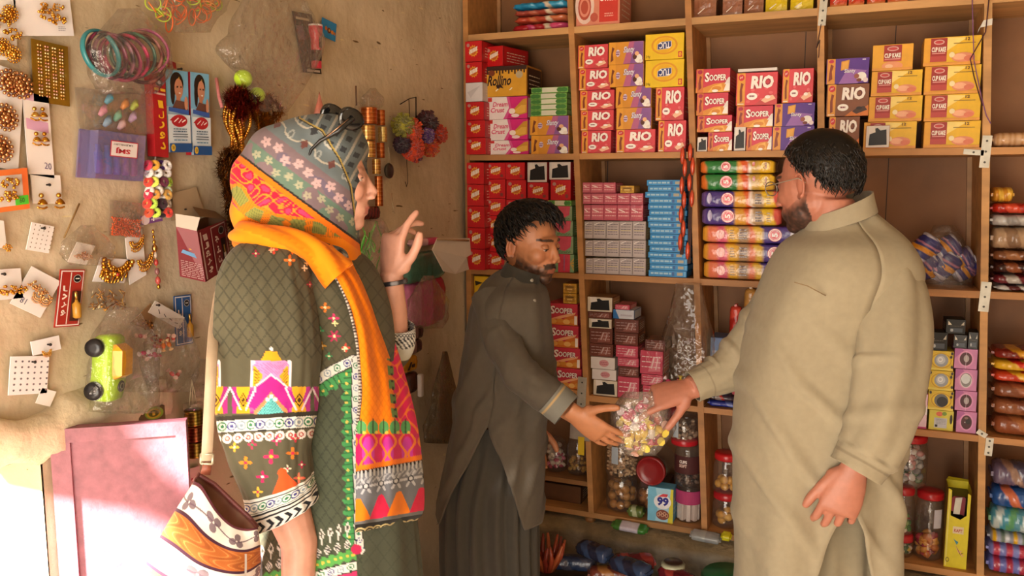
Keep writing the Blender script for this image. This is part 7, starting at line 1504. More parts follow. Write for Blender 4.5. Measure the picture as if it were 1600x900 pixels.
def eye_part(M, sc, parent, lookdown=0.5, lid='a86c48', ex0=0.0825):
    for s in (-1, 1):
        mb = MB(); S = np.eye(4); S[0, 0] = S[1, 1] = S[2, 2] = sc; mb.M = M @ S
        c = np.array((ex0, s*0.031, 0.006)); mb.ell(c, (0.0115,)*3, 'b8a89e', 14, 10)
        dv = np.array([0.9, s*0.12, -lookdown]); dv /= np.linalg.norm(dv); mb.ell(c+dv*0.0070, (0.0060,)*3, '1c110c', 12, 8)
        mb.ell(c+np.array((-0.0005, 0, 0.0022*(1-lookdown*1.2)+0.0028)), (0.0135, 0.0150, 0.0085+0.003*lookdown), lid, 14, 8); mb.tube([c+np.array((0.0128*math.cos(a), 0.0135*math.sin(a), 0.0026-0.006*lookdown)) for a in np.linspace(-1.0, 1.0, 8)], 0.0011, '1a100c', 5)
        mb.M = None; mb.build('eye', M_PLASTIC, parent)

# ------------------------------------------------------------------ bearded youth in the dark tunic
ym = thing('person', 'young bearded man in dark grey-brown tunic, head bowed, reaching out to the sweet bag', 'person', (at(780, 600, 2.45)[0], at(780, 600, 2.45)[1], 0))
YO = np.array(ym.location)
def ychild(o): o.parent = ym; o.matrix_parent_inverse = Matrix.Translation(-Vector(YO)); return o
yf = E_R*0.80-E_F*0.60-E_U*0.12; ySC = 0.93
YM = frame((0, 0, 0), yf); earw = (YM[:3, :3] @ np.array((-0.004, -0.085, -0.004)))*ySC
YM[:3, 3] = at(800, 387, 2.42)-earw
mb = MB(); head_shapes(mb, YM, ySC)
hc = YM[:3, 3]; nb = hc+YM[:3, :3] @ np.array((-0.028, 0, -0.07))*ySC; nb2 = at(806, 448, 2.46)
mb.tube([nb+np.array([0, 0, 0.03]), nb, (nb+nb2)/2, nb2], [0.044, 0.048, 0.052, 0.062], 'ffffff', 16)
for spec in (((803, 446, 28, 2.46, .06), (798, 470, 42, 2.46, .11), (795, 560, 44, 2.46, .08), (785, 660, 42, 2.46, .08), (770, 740, 42, 2.46, .08), (768, 790, 30, 2.46, .06)),):
    mb.loft([ring_at(cx, cy, hw, Z, th, n=24) for cx, cy, hw, Z, th in spec], 'ffffff')
for dz, hx in ((-0.06, 0.0), (0.06, 0.02)):
    b = at(766, 760, 2.46)+E_F*dz; mb.tube([b, b+E_R*hx-E_U*0.36, b+E_R*hx*0.4-E_U*0.70], [0.058, 0.050, 0.042], 'ffffff', 14)
    ft = b+E_R*hx*0.4; ft[2] = 0.045; mb.tube([b+E_R*hx*0.4-E_U*0.66, ft-E_R*0.02, ft+E_R*0.08, ft+E_R*0.19], [0.042, 0.044, 0.040, 0.026], 'ffffff', 12)
limb(mb, [(762, 470, 2.40), (783, 530, 2.34), (812, 582, 2.28), (848, 612, 2.25), (880, 636, 2.23), (903, 652, 2.22)], [0.045, 0.040, 0.036, 0.036, 0.028, 0.024])
limb(mb, [(815, 468, 2.58), (826, 540, 2.62), (826, 600, 2.60), (828, 655, 2.56)], [0.042, 0.038, 0.034, 0.028])
hand_shapes(mb, at(897, 646, 2.20), E_R*0.78-E_U*0.60, E_R*-0.30-E_U*0.40-E_F*0.85, -1, 0.98, ((10, 14, 10), (10, 14, 12), (10, 16, 14), (12, 18, 16)), thumb=(0.98, 0.42, 0.05, 10))
hand_shapes(mb, at(828, 662, 2.56), E_R*0.1-E_U*0.95, E_F*0.9, 1, 0.95)
ychild(remeshed(mb, 'body', M_SKIN, 0.0035, 5, head_paint(YM, ySC, 'b0744f', '8a4a3c', beard=0.80, moust=True)))
eye_part(YM, ySC, ym, 0.9)
for o in list(ym.children):
    if o.name.startswith('eye'): o.matrix_parent_inverse = Matrix.Translation(-Vector(YO))
def ymask(d):
    x, y, z = d
    front = 0.50 if x > 0.2 else 0
    line = -0.12 if x < 0.05 else (0.10+0.55*min(1, (x-0.05)/0.5))
    if x < -0.35: line = -0.55
    if abs(y) > 0.55 and -0.35 < x < 0.25: line = max(line, 0.05 if x < 0.05 else 0.0)
    return max(0.0, min(1.0, (z-line)/0.12+0.5))
def yvol(d): return 0.17*max(0, d[2])+0.26*max(0, d[0])*max(0, d[2])+0.05
ychild(hair_mesh('hair', YM, ySC, ym, ymask, yvol, 900, 0.8, seed=4, flow=lambda d: np.array([0.75, 0.15*d[1], -0.35 if d[0] > 0 else -0.7]), length=0.045))
YC = '585045'
def yfold(v, t, x, y):
    a = 0.010*nz(math.cos(t)*2.2, math.sin(t)*2.2, v*2.0)+0.006*nz(x*0.05, y*0.022, 1.7)
    if v > 0.35: a += 0.010*max(0, math.sin(x*0.16+y*0.07+2*nz(x*0.02, y*0.02, 0)))**3*min(1, (v-0.35)*4)*(1 if y < 760 else 0.5)
    return a
Y_T = [(812, 430, 28, 2.46, .062, .25), (805, 442, 42, 2.46, .095, .12), (801, 455, 51, 2.46, .145, 0.03), (797, 480, 58, 2.46, .155, 0), (796, 520, 64, 2.46, .14, 0), (794, 560, 70, 2.46, .13, 0), (792, 610, 77, 2.46, .135, 0), (783, 650, 74, 2.46, .14, 0), (777, 700, 76, 2.46, .15, 0), (770, 750, 80, 2.46, .155, 0), (766, 800, 83, 2.46, .16, 0)]
k1 = garment('tunic', Y_T, ym, col=YC, m=130, n=110, fold=yfold, slit=(math.radians(258), 0.69, 0.85), thick=0.004); ychild(k1)
# hips wrap (belt line of folds) and pleated trousers
def pfold(v, t, x, y): return 0.012*math.sin(t*17+2*nz(v*2, t, 0))*min(1, v*3)+0.006*nz(math.cos(t)*4, math.sin(t)*4, v*3)
ychild(garment('trousers', [(778, 655, 62, 2.46, .11, 0), (774, 700, 66, 2.46, .12, 0), (766, 760, 72, 2.46, .145, 0), (764, 830, 72, 2.46, .15, 0), (765, 900, 72, 2.46, .15, 0), (768, 1010, 68, 2.46, .14, 0), (770, 1120, 55, 2.46, .12, 0), (772, 1190, 42, 2.46, .11, 0)], ym, col='45413a', m=90, n=140, fold=pfold))
def slv(v, t, x, y): return 0.005*nz(math.cos(t)*3, math.sin(t)*3, v*7)+0.004*max(0, math.sin(v*34+t*2))**2*(0.3+0.7*(0.35 < v < 0.75))
def tube_garment(name, pts, rads, parent, col, colfn=None, n=40, m=60, fold=None, flat=1.0):
    D = dense([list(at(*p))+[r] for p, r in zip(pts, rads)], m); mb = MB(); P = D[:, :3]; rings = []; u = None; C = np.zeros((m, n, 3))
    for i in range(m):
        t_ = P[min(i+1, m-1)]-P[max(i-1, 0)]; t_ /= np.linalg.norm(t_); u = (E_U-t_*(E_U@t_)) if u is None else u-t_*(u@t_); u /= np.linalg.norm(u); w = np.cross(t_, u)
        row = []
        for j in range(n):
            a = 2*math.pi*j/n; r = D[i, 3]+(fold(i/(m-1), a, 0, 0) if fold else 0); row.append(P[i]+(w*math.cos(a)+u*math.sin(a)*flat)*r); C[i, j] = lin(colfn(i/(m-1), a) if colfn else col)
        rings.append(row)
    mb.loft(rings, C, True, False, False); o = mb.build(name, M_CLOTH, parent); s = o.modifiers.new('thickness', 'SOLIDIFY'); s.thickness = 0.003; s.offset = -1
    return o
ychild(tube_garment('sleeve', [(766, 462, 2.40), (774, 500, 2.36), (784, 532, 2.33), (812, 582, 2.28), (848, 612, 2.25), (868, 627, 2.235)], [0.050, 0.049, 0.047, 0.046, 0.045, 0.044], ym, YC, fold=slv))
ychild(tube_garment('cuff', [(860, 620, 2.237), (872, 630, 2.235), (885, 641, 2.23)], [0.0465, 0.047, 0.046], ym, '77756a', colfn=lambda v, a: 'b09468' if 0.16 < v < 0.30 else '77756c', m=20))
ychild(tube_garment('sleeve', [(815, 466, 2.57), (826, 530, 2.61), (828, 590, 2.60), (829, 650, 2.56)], [0.052, 0.047, 0.042, 0.040], ym, YC, fold=slv))
ychild(garment('collar', [(818, 419, 27, 2.44, .060, .36), (815, 426, 28, 2.445, .062, .32), (811, 436, 32, 2.45, .070, .2)], ym, col='38342d', m=12, n=48, thick=0.003))
for k, y in enumerate((438, 470)):
    mb = MB(); mb.lathe([(0.005, 0), (0.0055, 0.001), (0.003, 0.002)], '8a8478', 12); p = at(831+4*k, y, 2.335-0.01*k); b = mb.build('button', M_PLASTIC, ym, None); b.matrix_world = Matrix.Translation(Vector(p)) @ Vector((-E_F+0.4*E_R)).to_track_quat('Z', 'Y').to_matrix().to_4x4(); mw_ = b.matrix_world.copy(); b.matrix_basis = Matrix.Translation(-Vector(YO)) @ mw_
for dz, hx in ((-0.06, 0.0), (0.06, 0.02)):
    b = at(766, 760, 2.46)+E_F*dz+E_R*hx*0.4; mb = MB(); rings = [[(b[0]+E_R[0]*a+E_F[0]*w*math.cos(t), b[1]+E_R[1]*a+E_F[1]*w*math.cos(t), 0.004+h*(0.5+0.5*math.sin(t))) for t in np.linspace(0, 6.283, 13)[:-1]] for a, w, h in ((-0.07, 0.03, 0.05), (-0.03, 0.045, 0.075), (0.08, 0.05, 0.09), (0.16, 0.048, 0.075), (0.23, 0.03, 0.04))]; ychild(mb.loft(rings, '2a211b', True).build('shoe', M_LEATHER, ym))

# ------------------------------------------------------------------ man in the tan robe
bm = thing('person', 'stout man in long tan tunic seen from behind, glasses, arm stretched to the sweet bag', 'person', (at(1285, 600, 2.1)[0], at(1285, 600, 2.1)[1], 0))
BO = np.array(bm.location)
def bchild(o): o.parent = bm; o.matrix_parent_inverse = Matrix.Translation(-Vector(BO)); return o
bf = -E_R*0.60+E_F*0.79-E_U*0.16; bSC = 1.02
BM = frame((0, 0, 0), bf); earw = (BM[:3, :3] @ np.array((-0.004, 0.085, -0.004)))*bSC
BM[:3, 3] = at(1249, 290, 2.06)-earw
mb = MB(); head_shapes(mb, BM, bSC, fat=1.12)
hc = BM[:3, 3]; nb = hc+BM[:3, :3] @ np.array((-0.03, 0, -0.07))*bSC; nb2 = at(1312, 365, 2.14)
mb.tube([nb+np.array([0, 0, 0.03]), nb, (nb+nb2)/2, nb2], [0.05, 0.060, 0.066, 0.08], 'ffffff', 18)
mb.loft([ring_at(cx, cy, hw, Z, th, n=24) for cx, cy, hw, Z, th in ((1310, 350, 40, 2.12, .09), (1315, 400, 75, 2.12, .16), (1300, 500, 95, 2.12, .14), (1283, 620, 92, 2.12, .13), (1276, 720, 90, 2.12, .12), (1276, 800, 60, 2.12, .09))], 'ffffff')
for dz in (-0.055, 0.075):
    b = at(1275, 770, 2.12)+E_F*dz; mb.tube([b, b-E_U*0.38, b-E_U*0.74], [0.058, 0.055, 0.05], 'ffffff', 14); ft = b.copy(); ft[2] = 0.05; mb.tube([b-E_U*0.70, ft+E_R*0.02, ft-E_R*0.08, ft-E_R*0.2], [0.05, 0.05, 0.044, 0.028], 'ffffff', 12)
limb(mb, [(1385, 420, 2.02), (1392, 520, 1.97), (1385, 610, 1.93), (1358, 690, 1.90), (1335, 730, 1.90)], [0.06, 0.052, 0.048, 0.038, 0.032])
limb(mb, [(1240, 440, 2.2), (1190, 520, 2.24), (1150, 568, 2.24), (1105, 592, 2.22), (1078, 606, 2.21)], [0.055, 0.05, 0.042, 0.034, 0.030])
# hanging left hand, back of the hand to the camera
hd = -E_U*0.95-E_R*0.30; hn = -E_F*0.95-E_R*0.25
hand_shapes(mb, at(1334, 733, 1.90), hd, hn, 1 if np.cross(hd, hn)@(-E_R) > 0 else -1, 1.12, ((16, 38, 26), (20, 42, 28), (24, 44, 30), (28, 46, 30)), thumb=(0.45, 0.9, -0.15, 8))
# right hand gripping the neck of the bag
gd = -E_R*0.93-E_U*0.22; gn = E_U*0.70-E_F*0.55-E_R*0.1
hand_shapes(mb, at(1080, 608, 2.21), gd, gn, 1 if np.cross(gd, gn)@(-E_F) > 0 else -1, 1.05, ((14, 20, 12), (42, 40, 20), (52, 44, 22), (58, 46, 22)), thumb=(0.5, 0.7, -0.75, 10))
bchild(remeshed(mb, 'body', M_SKIN, 0.0035, 5, head_paint(BM, bSC, 'ae705a', '8a4a3c', beard=0.85, moust=True, beardcol='2a211c')))
def bmask(d):
    x, y, z = d
    line = -0.16 if x < 0 else (-0.05+0.75*min(1, x/0.55))
    if x < -0.25: line = -0.16-0.35*min(1, (-x-0.25)/0.4)
    if abs(y) > 0.5 and -0.25 < x < 0.25: line = max(line, 0.06)
    return max(0.0, min(1.0, (z-line)/0.10+0.5))
bchild(hair_mesh('hair', BM, bSC, bm, bmask, lambda d: 0.06*max(0, d[2])+0.03, 1300, 0.55, seed=9, flow=lambda d: np.array([0.25 if d[2] > 0.6 else -0.1, 0.1*d[1], -1.0]), length=0.026, jag=0.01))
# spectacles
S_ = lambda p: BM[:3, 3]+BM[:3, :3] @ np.array(p)*bSC
t = thing('spectacles', 'thin metal spectacles on the face of the man in the tan tunic', 'glasses', S_((0.1, 0, 0.01))); TO = np.array(t.location)
for s in (-1, 1):
    mb = MB(); mb.tube([S_((0.112, s*0.058, 0.012))-TO, S_((0.05, s*0.082, 0.012))-TO, S_((-0.005, s*0.088, 0.014))-TO, S_((-0.022, s*0.086, 0.0))-TO], 0.0013, 'b8b0a0', 6); mb.build('temple', M_STEEL, t)
    mb = MB(); mb.tube([S_((0.113, s*(0.033+0.025*math.cos(a)), 0.006+0.018*math.sin(a)))-TO for a in np.linspace(0, 6.283, 21)], 0.0013, 'b0a898', 6); mb.build('rim', M_STEEL, t)
    mb = MB(); V = [S_((0.113, s*(0.033+0.0245*math.cos(a)), 0.006+0.0175*math.sin(a)))-TO for a in np.linspace(0, 6.283, 21)[:-1]]; mb.add(V, [tuple(range(20))], 'ffffff'); mb.build('lens', M_JAR, t)
mb = MB(); mb.tube([S_((0.113, -0.008, 0.01))-TO, S_((0.118, 0, 0.013))-TO, S_((0.113, 0.008, 0.01))-TO], 0.0012, 'b0a898', 6); mb.build('bridge', M_STEEL, t)
TAN = '9b9078'
def bfold(v, t, x, y):
    r = 0.006*nz(math.cos(t)*2, math.sin(t)*2, v*3)
    # drag lines falling from the chest towards the hip
    u = (x-1200)*0.82+(y-560)*-0.55
    r += 0.012*max(0, math.sin(u*0.10+1.5*nz(x*0.012, y*0.012, 2)))**3*min(1, max(0, (y-470)/120))*max(0.25, 1-max(0, (y-760)/120))
    r += 0.010*math.sin(x*0.085+1.2*nz(x*0.01, y*0.006, 4))*min(1, max(0, (y-640)/160))
    return r
B_T = [(1312, 340, 44, 2.12, .085, -.25), (1316, 357, 62, 2.12, .11, -.15), (1319, 382, 88, 2.12, .17, -.03), (1317, 418, 106, 2.12, .195, 0), (1305, 460, 111, 2.12, .185, 0), (1292, 510, 113, 2.12, .175, 0), (1285, 560, 118, 2.12, .18, 0), (1281, 610, 120, 2.12, .185, 0), (1276, 660, 122, 2.12, .185, 0), (1274, 720, 122, 2.12, .18, 0), (1273, 800, 123, 2.12, .18, 0), (1275, 900, 124, 2.12, .18, 0), (1276, 1000, 126, 2.12, .185, 0)]
bchild(garment('tunic', B_T, bm, col=TAN, m=160, n=128, ex=2.5, fold=bfold, slit=(math.radians(272), 0.78, 0.55), thick=0.004))
def cuffline(v, a): return '877c66' if (0.84 < v < 0.855) else TAN
def bslv(v, t, x, y): return 0.006*nz(math.cos(t)*2.5, math.sin(t)*2.5, v*5)+0.005*math.sin(t*5+3*v)*(v < 0.8)+0.006*max(0, math.sin(v*30+t))**3*(0.45 < v < 0.82)
def bslv2(v, t, x, y): return 0.004*nz(math.cos(t)*3, math.sin(t)*3, v*6)+0.009*max(0, math.sin(v*26+1.5*math.sin(t)))**2*(v < 0.72)
bchild(tube_garment('sleeve', [(1362, 402, 2.07), (1383, 440, 2.02), (1391, 500, 1.975), (1392, 560, 1.94), (1384, 620, 1.915), (1368, 680, 1.90), (1345, 722, 1.90), (1337, 736, 1.90)], [0.055, 0.078, 0.082, 0.080, 0.072, 0.066, 0.058, 0.056], bm, TAN, cuffline, n=56, m=110, fold=bslv))
bchild(tube_garment('sleeve', [(1250, 430, 2.2), (1205, 500, 2.23), (1172, 545, 2.24), (1140, 577, 2.235), (1105, 594, 2.22), (1082, 604, 2.215)], [0.075, 0.070, 0.064, 0.054, 0.043, 0.040], bm, '9b9078', lambda v, a: '877c66' if 0.80 < v < 0.82 else '9b9078', n=48, m=90, fold=bslv2))
bchild(garment('collar', [(1311, 318, 48, 2.105, .080, -.42), (1311, 330, 50, 2.105, .084, -.40), (1312, 346, 52, 2.11, .092, -.33)], bm, col='9c917a', m=14, n=56, thick=0.004))
mb = MB(); P = [at(1241, 441, 1.935), at(1262, 447, 1.932), at(1290, 462, 1.94)]; mb.tube(P, 0.0014, '8a7558', 6); bchild(mb.build('pocket_seam', M_CLOTH, bm))
bchild(garment('trousers', [(1288, 760, 98, 2.13, .13, 0), (1290, 900, 104, 2.14, .14, 0), (1285, 1050, 96, 2.14, .14, 0), (1280, 1200, 70, 2.13, .13, 0), (1278, 1330, 52, 2.12, .12, 0)], bm, col='8e836b', m=70, n=110, fold=pfold))
for dz in (-0.055, 0.075):
    b = at(1275, 770, 2.12)+E_F*dz; mb = MB(); rings = [[(b[0]-E_R[0]*a+E_F[0]*w*math.cos(t), b[1]-E_R[1]*a+E_F[1]*w*math.cos(t), 0.004+h*(0.5+0.5*math.sin(t))) for t in np.linspace(0, 6.283, 13)[:-1]] for a, w, h in ((-0.09, 0.03, 0.05), (-0.05, 0.05, 0.08), (0.08, 0.055, 0.10), (0.18, 0.05, 0.08), (0.25, 0.03, 0.04))]; bchild(mb.loft(rings, '3a2a20', True).build('shoe', M_LEATHER, bm))
# ================================================================== woman with the scarf
wm = thing('person', 'woman in patterned grey and orange headscarf and embroidered olive tunic, one hand raised', 'person', (at(500, 600, 1.7)[0], at(500, 600, 1.7)[1], 0))
WO = np.array(wm.location)
def wchild(o): o.parent = wm; o.matrix_parent_inverse = Matrix.Translation(-Vector(WO)); return o
wf = E_R*0.95+E_F*0.28-E_U*0.06; wSC = 0.87
WM = frame((0, 0, 0), wf); nose = (WM[:3, :3] @ np.array((0.120, 0, -0.028)))*wSC
WM[:3, 3] = at(588, 304, 1.70)-nose
mb = MB(); head_shapes(mb, WM, wSC, nose=1.03, ears=False, ys=0.84)
hc = WM[:3, 3]; nb = hc+WM[:3, :3] @ np.array((-0.03, 0, -0.07)); nb2 = at(478, 430, 1.72)
mb.tube([nb+np.array([0, 0, 0.03]), nb, nb2], [0.048, 0.048, 0.056], 'ffffff', 16)
mb.loft([ring_at(cx, cy, hw, Z, th, n=24) for cx, cy, hw, Z, th in ((480, 415, 50, 1.72, .06), (480, 450, 85, 1.72, .11), (490, 560, 85, 1.72, .09), (500, 700, 85, 1.72, .10), (510, 850, 80, 1.72, .10), (515, 900, 60, 1.72, .07))], 'ffffff')
for dz in (-0.07, 0.07):
    b = at(515, 860, 1.72)+E_F*dz; mb.tube([b, b-E_U*0.42, b-E_U*0.80], [0.075, 0.055, 0.042], 'ffffff', 14); ft = b.copy(); ft[2] = 0.045; mb.tube([b-E_U*0.78, ft-E_R*0.02, ft+E_R*0.08, ft+E_R*0.19], [0.042, 0.042, 0.038, 0.024], 'ffffff', 12)
# near arm: down through the sleeve, bent forward below the cuff
limb(mb, [(425, 430, 1.60), (418, 560, 1.56), (425, 690, 1.54), (447, 790, 1.54), (468, 850, 1.54), (466, 900, 1.53), (460, 990, 1.52), (462, 1040, 1.52)], [0.048, 0.045, 0.044, 0.042, 0.034, 0.031, 0.026, 0.026])
hand_shapes(mb, at(462, 1045, 1.52), -E_U*0.96+E_R*0.2, -E_F*0.9-E_R*0.3, 1, 0.92, ((30, 40, 20),)*4)
# far arm: raised forearm and open gesturing hand
limb(mb, [(560, 470, 1.84), (585, 545, 1.84), (612, 530, 1.82), (613, 490, 1.80), (612, 445, 1.79), (612, 428, 1.79)], [0.046, 0.042, 0.040, 0.033, 0.0265, 0.026])
rd = E_U*0.98+E_R*0.06; rn = -E_R*0.72-E_F*0.68
hand_shapes(mb, at(611, 434, 1.79), rd, rn, 1 if np.cross(rd, rn)@(E_R*0.5-E_F) > 0 else -1, 0.96, ((20, 16, 8), (46, 34, 16), (56, 38, 18), (60, 44, 20)), thumb=(0.55, 0.75, -0.35, 18))
wchild(remeshed(mb, 'body', M_SKIN, 0.0033, 5, head_paint(WM, wSC, 'd09a84', 'b0605c', brow='a87862')))
eye_part(WM, wSC, wm, 0.1, 'd09a84', 0.072)
for o in list(wm.children):
    if o.name.startswith('eye'): o.matrix_parent_inverse = Matrix.Translation(-Vector(WO))
# --- printed cloth colours
def seg(X, Y, pts):
    D = np.full(X.shape, 1e9); S = np.zeros(X.shape); L0 = 0.0
    for (x0, y0), (x1, y1) in zip(pts[:-1], pts[1:]):
        dx, dy = x1-x0, y1-y0; L = math.hypot(dx, dy); t = np.clip(((X-x0)*dx+(Y-y0)*dy)/(L*L), 0, 1)
        d = np.hypot(X-x0-t*dx, Y-y0-t*dy); k = d < D; D[k] = d[k]; S[k] = (L0+t*L)[k]; L0 += L
    return D, S
class Paint:
    def __init__(s, X, Y, base): s.X, s.Y = X, Y; s.C = np.zeros(X.shape+(3,)); s.C[:] = LN(base)
    def m(s, mask, col, k=1.0): s.C[mask] = s.C[mask]*(1-k)+LN(col)*k; return s
    def lattice(s, mask, col, px, py, w=0.10, k=0.6):
        a = (s.X/px+s.Y/py) % 1; b = (s.X/px-s.Y/py) % 1; s.m(mask & ((np.minimum(a, 1-a) < w) | (np.minimum(b, 1-b) < w)), col, k)
    def flower(s, x, y, r, c1, c2='f0e0b0', n=4, ph=0.0):
        d = np.hypot(s.X-x, s.Y-y); a = np.arctan2(s.Y-y, s.X-x)+ph; s.m(d < r*(0.62+0.38*np.cos(n*a)), c1); s.m(d < r*0.24, c2)
    def ringband(s, D, S, hw, period, cols=('3a7a58', '4a4a8a', '8a9aa8'), off=0.0, mask=None, bg='dcdcd4'):
        m = (D < hw) if mask is None else mask & (D < hw); s.m(m, bg); s.m(m & (D > hw*0.84), '2a2a2a')
        k = np.floor(S/period+off); u = (S/period+off-k-0.5)*period; r = np.hypot(u, D)
        for i, c in enumerate(cols):
            q = m & ((k % len(cols)) == i); s.m(q & (r < hw*0.68), c); s.m(q & (r < hw*0.48), 'e4e4dc'); s.m(q & (r < hw*0.26), c)
    def tri(s, a, b, c, col, k=1.0):
        X, Y = s.X, s.Y; e = lambda p, q: (X-q[0])*(p[1]-q[1])-(p[0]-q[0])*(Y-q[1])
        d1, d2, d3 = e(a, b), e(b, c), e(c, a); s.m(((d1 >= 0) & (d2 >= 0) & (d3 >= 0)) | ((d1 <= 0) & (d2 <= 0) & (d3 <= 0)), col, k)
OL = '585442'
def scarf_cols(X, Y, V, T):
    p = Paint(X, Y, '6a7478'); n1 = np.vectorize(lambda x, y: noise.noise((x*0.03, y*0.03, 2.0)))(X, Y)
    dg = (X-377)*0.60-(Y-250)*0.80           # distance from the border line, up positive
    p.m((dg < 62) & (dg > 8), '77666c'); p.m((dg < 34) & (dg > 8) & (n1 > -0.15), '5f7568'); p.m((dg > 34) & (dg < 62) & (n1 > 0.22), '6a5f70')
    # rows of small sprigs along the border
    s = (X-377)*0.80+(Y-250)*0.60
    for off, c, r in ((22, 'a8a48a', 4.2), (46, 'c8a8a8', 5.0)):
        for k in range(12):
            cx, cy = 16+20*k, off+5*math.sin(k*2.3); d = np.hypot(s-cx, dg-cy); a = np.arctan2(dg-cy, s-cx); p.m((d < r*1.7*(0.5+0.5*np.abs(np.cos(2.5*a)))) & (d > 1.2), c, 0.75)
    # pale zigzag chains with dark lozenges
    for off in (78, 104, 132):
        z = off+6*np.sign(np.sin(s/9.0))*np.abs(np.sin(s/9.0))**0.5; p.m((np.abs(dg-z) < 1.6) & (dg > 62), 'c0b8a8', 0.8)
        kk = np.floor(s/26.0); u = s-(kk+0.5)*26; p.m((np.abs(u)/6.5+np.abs(dg-off)/9 < 1) & (dg > 62) & (kk % 2 == 0), '2c2a2e' if off != 78 else '6a3a34', 0.9); p.m((np.hypot(u/4.5, (dg-off)/8) < 1) & (kk % 2 == 1), 'b0b4b0', 0.6); p.m((np.hypot(u/2.4, (dg-off)/5) < 1) & (kk % 2 == 1), '50585c', 0.8)
    # gold edging stripe round the face
    D, S = seg(X, Y, [(470, 186), (505, 204), (530, 245), (548, 290), (556, 350)]); p.m(D < 2.2, 'a8904a'); p.m((D > 2.2) & (D < 4), '3a3428')
    fr = (X > np.interp(Y, [186, 204, 245, 290, 350], [470, 505, 530, 548, 556])); p.m(fr, '5e676a'); 
    q = fr & (((X*0.9+Y*0.5) % 22) < 9) & (((X*0.4-Y*0.9) % 17) < 8); p.m(q, '2a2a2e', 0.85); q = fr & (((X*0.9+Y*0.5+8) % 22) < 4); p.m(q, 'b8b0a0', 0.6)
    # red and orange border at the back of the head
    m = dg < 8; p.m(m, '2e2a26'); m = dg < 4.5; p.m(m, 'e8761c'); m = dg < -4; p.m(m, 'cf2440')
    sw = np.sin(X*0.16+2.2*np.sin(Y*0.12+0.3))*np.sin(Y*0.17+1.7*np.sin(X*0.11)); p.m(m & (np.abs(sw) < 0.16), 'ee8a2c'); p.m(m & (sw > 0.62), 'd8406a')
    D, S = seg(X, Y, [(372, 300), (392, 330), (430, 346), (480, 353), (535, 362)]); low = (D < 13) & m
    p.m(low, 'e8801c'); p.m(low & ((S % 34) < 22) & (D < 9), '8a8a44'); p.m(low & (((S+X) % 7) < 2), '4a5a34', 0.6); p.m((Y > np.interp(X, [365, 392, 430, 480, 540], [318, 346, 360, 366, 374])) & m, 'f08a1c')
    return p.C
def sfold(v, t, x, y): return 0.004*nz(math.cos(t)*2, math.sin(t)*2, v*4)+0.003*math.sin((x*0.6-y*0.8)*0.09+nz(x*.02, y*.02, 1)*2)
W_S = [(500, 181, 16, 1.70, .02, -.1), (499, 185, 38, 1.70, .055, -.08), (497, 193, 56, 1.70, .080, -.05), (489, 206, 73, 1.70, .10, 0), (482, 228, 88, 1.70, .113, 0), (474, 255, 97, 1.70, .118, 0), (471, 280, 101, 1.70, .118, 0), (467, 305, 97, 1.70, .116, 0), (465, 328, 96, 1.70, .110, 0), (466, 348, 93, 1.70, .098, 0.02), (468, 366, 88, 1.70, .090, 0.05), (476, 384, 80, 1.70, .088, .1), (490, 402, 74, 1.70, .095, .15), (500, 420, 78, 1.70, .105, .2)]
wchild(garment('headscarf', W_S, wm, colfn=scarf_cols, m=280, n=360, ex=2.5, fold=sfold, cap=False, thick=0.003))
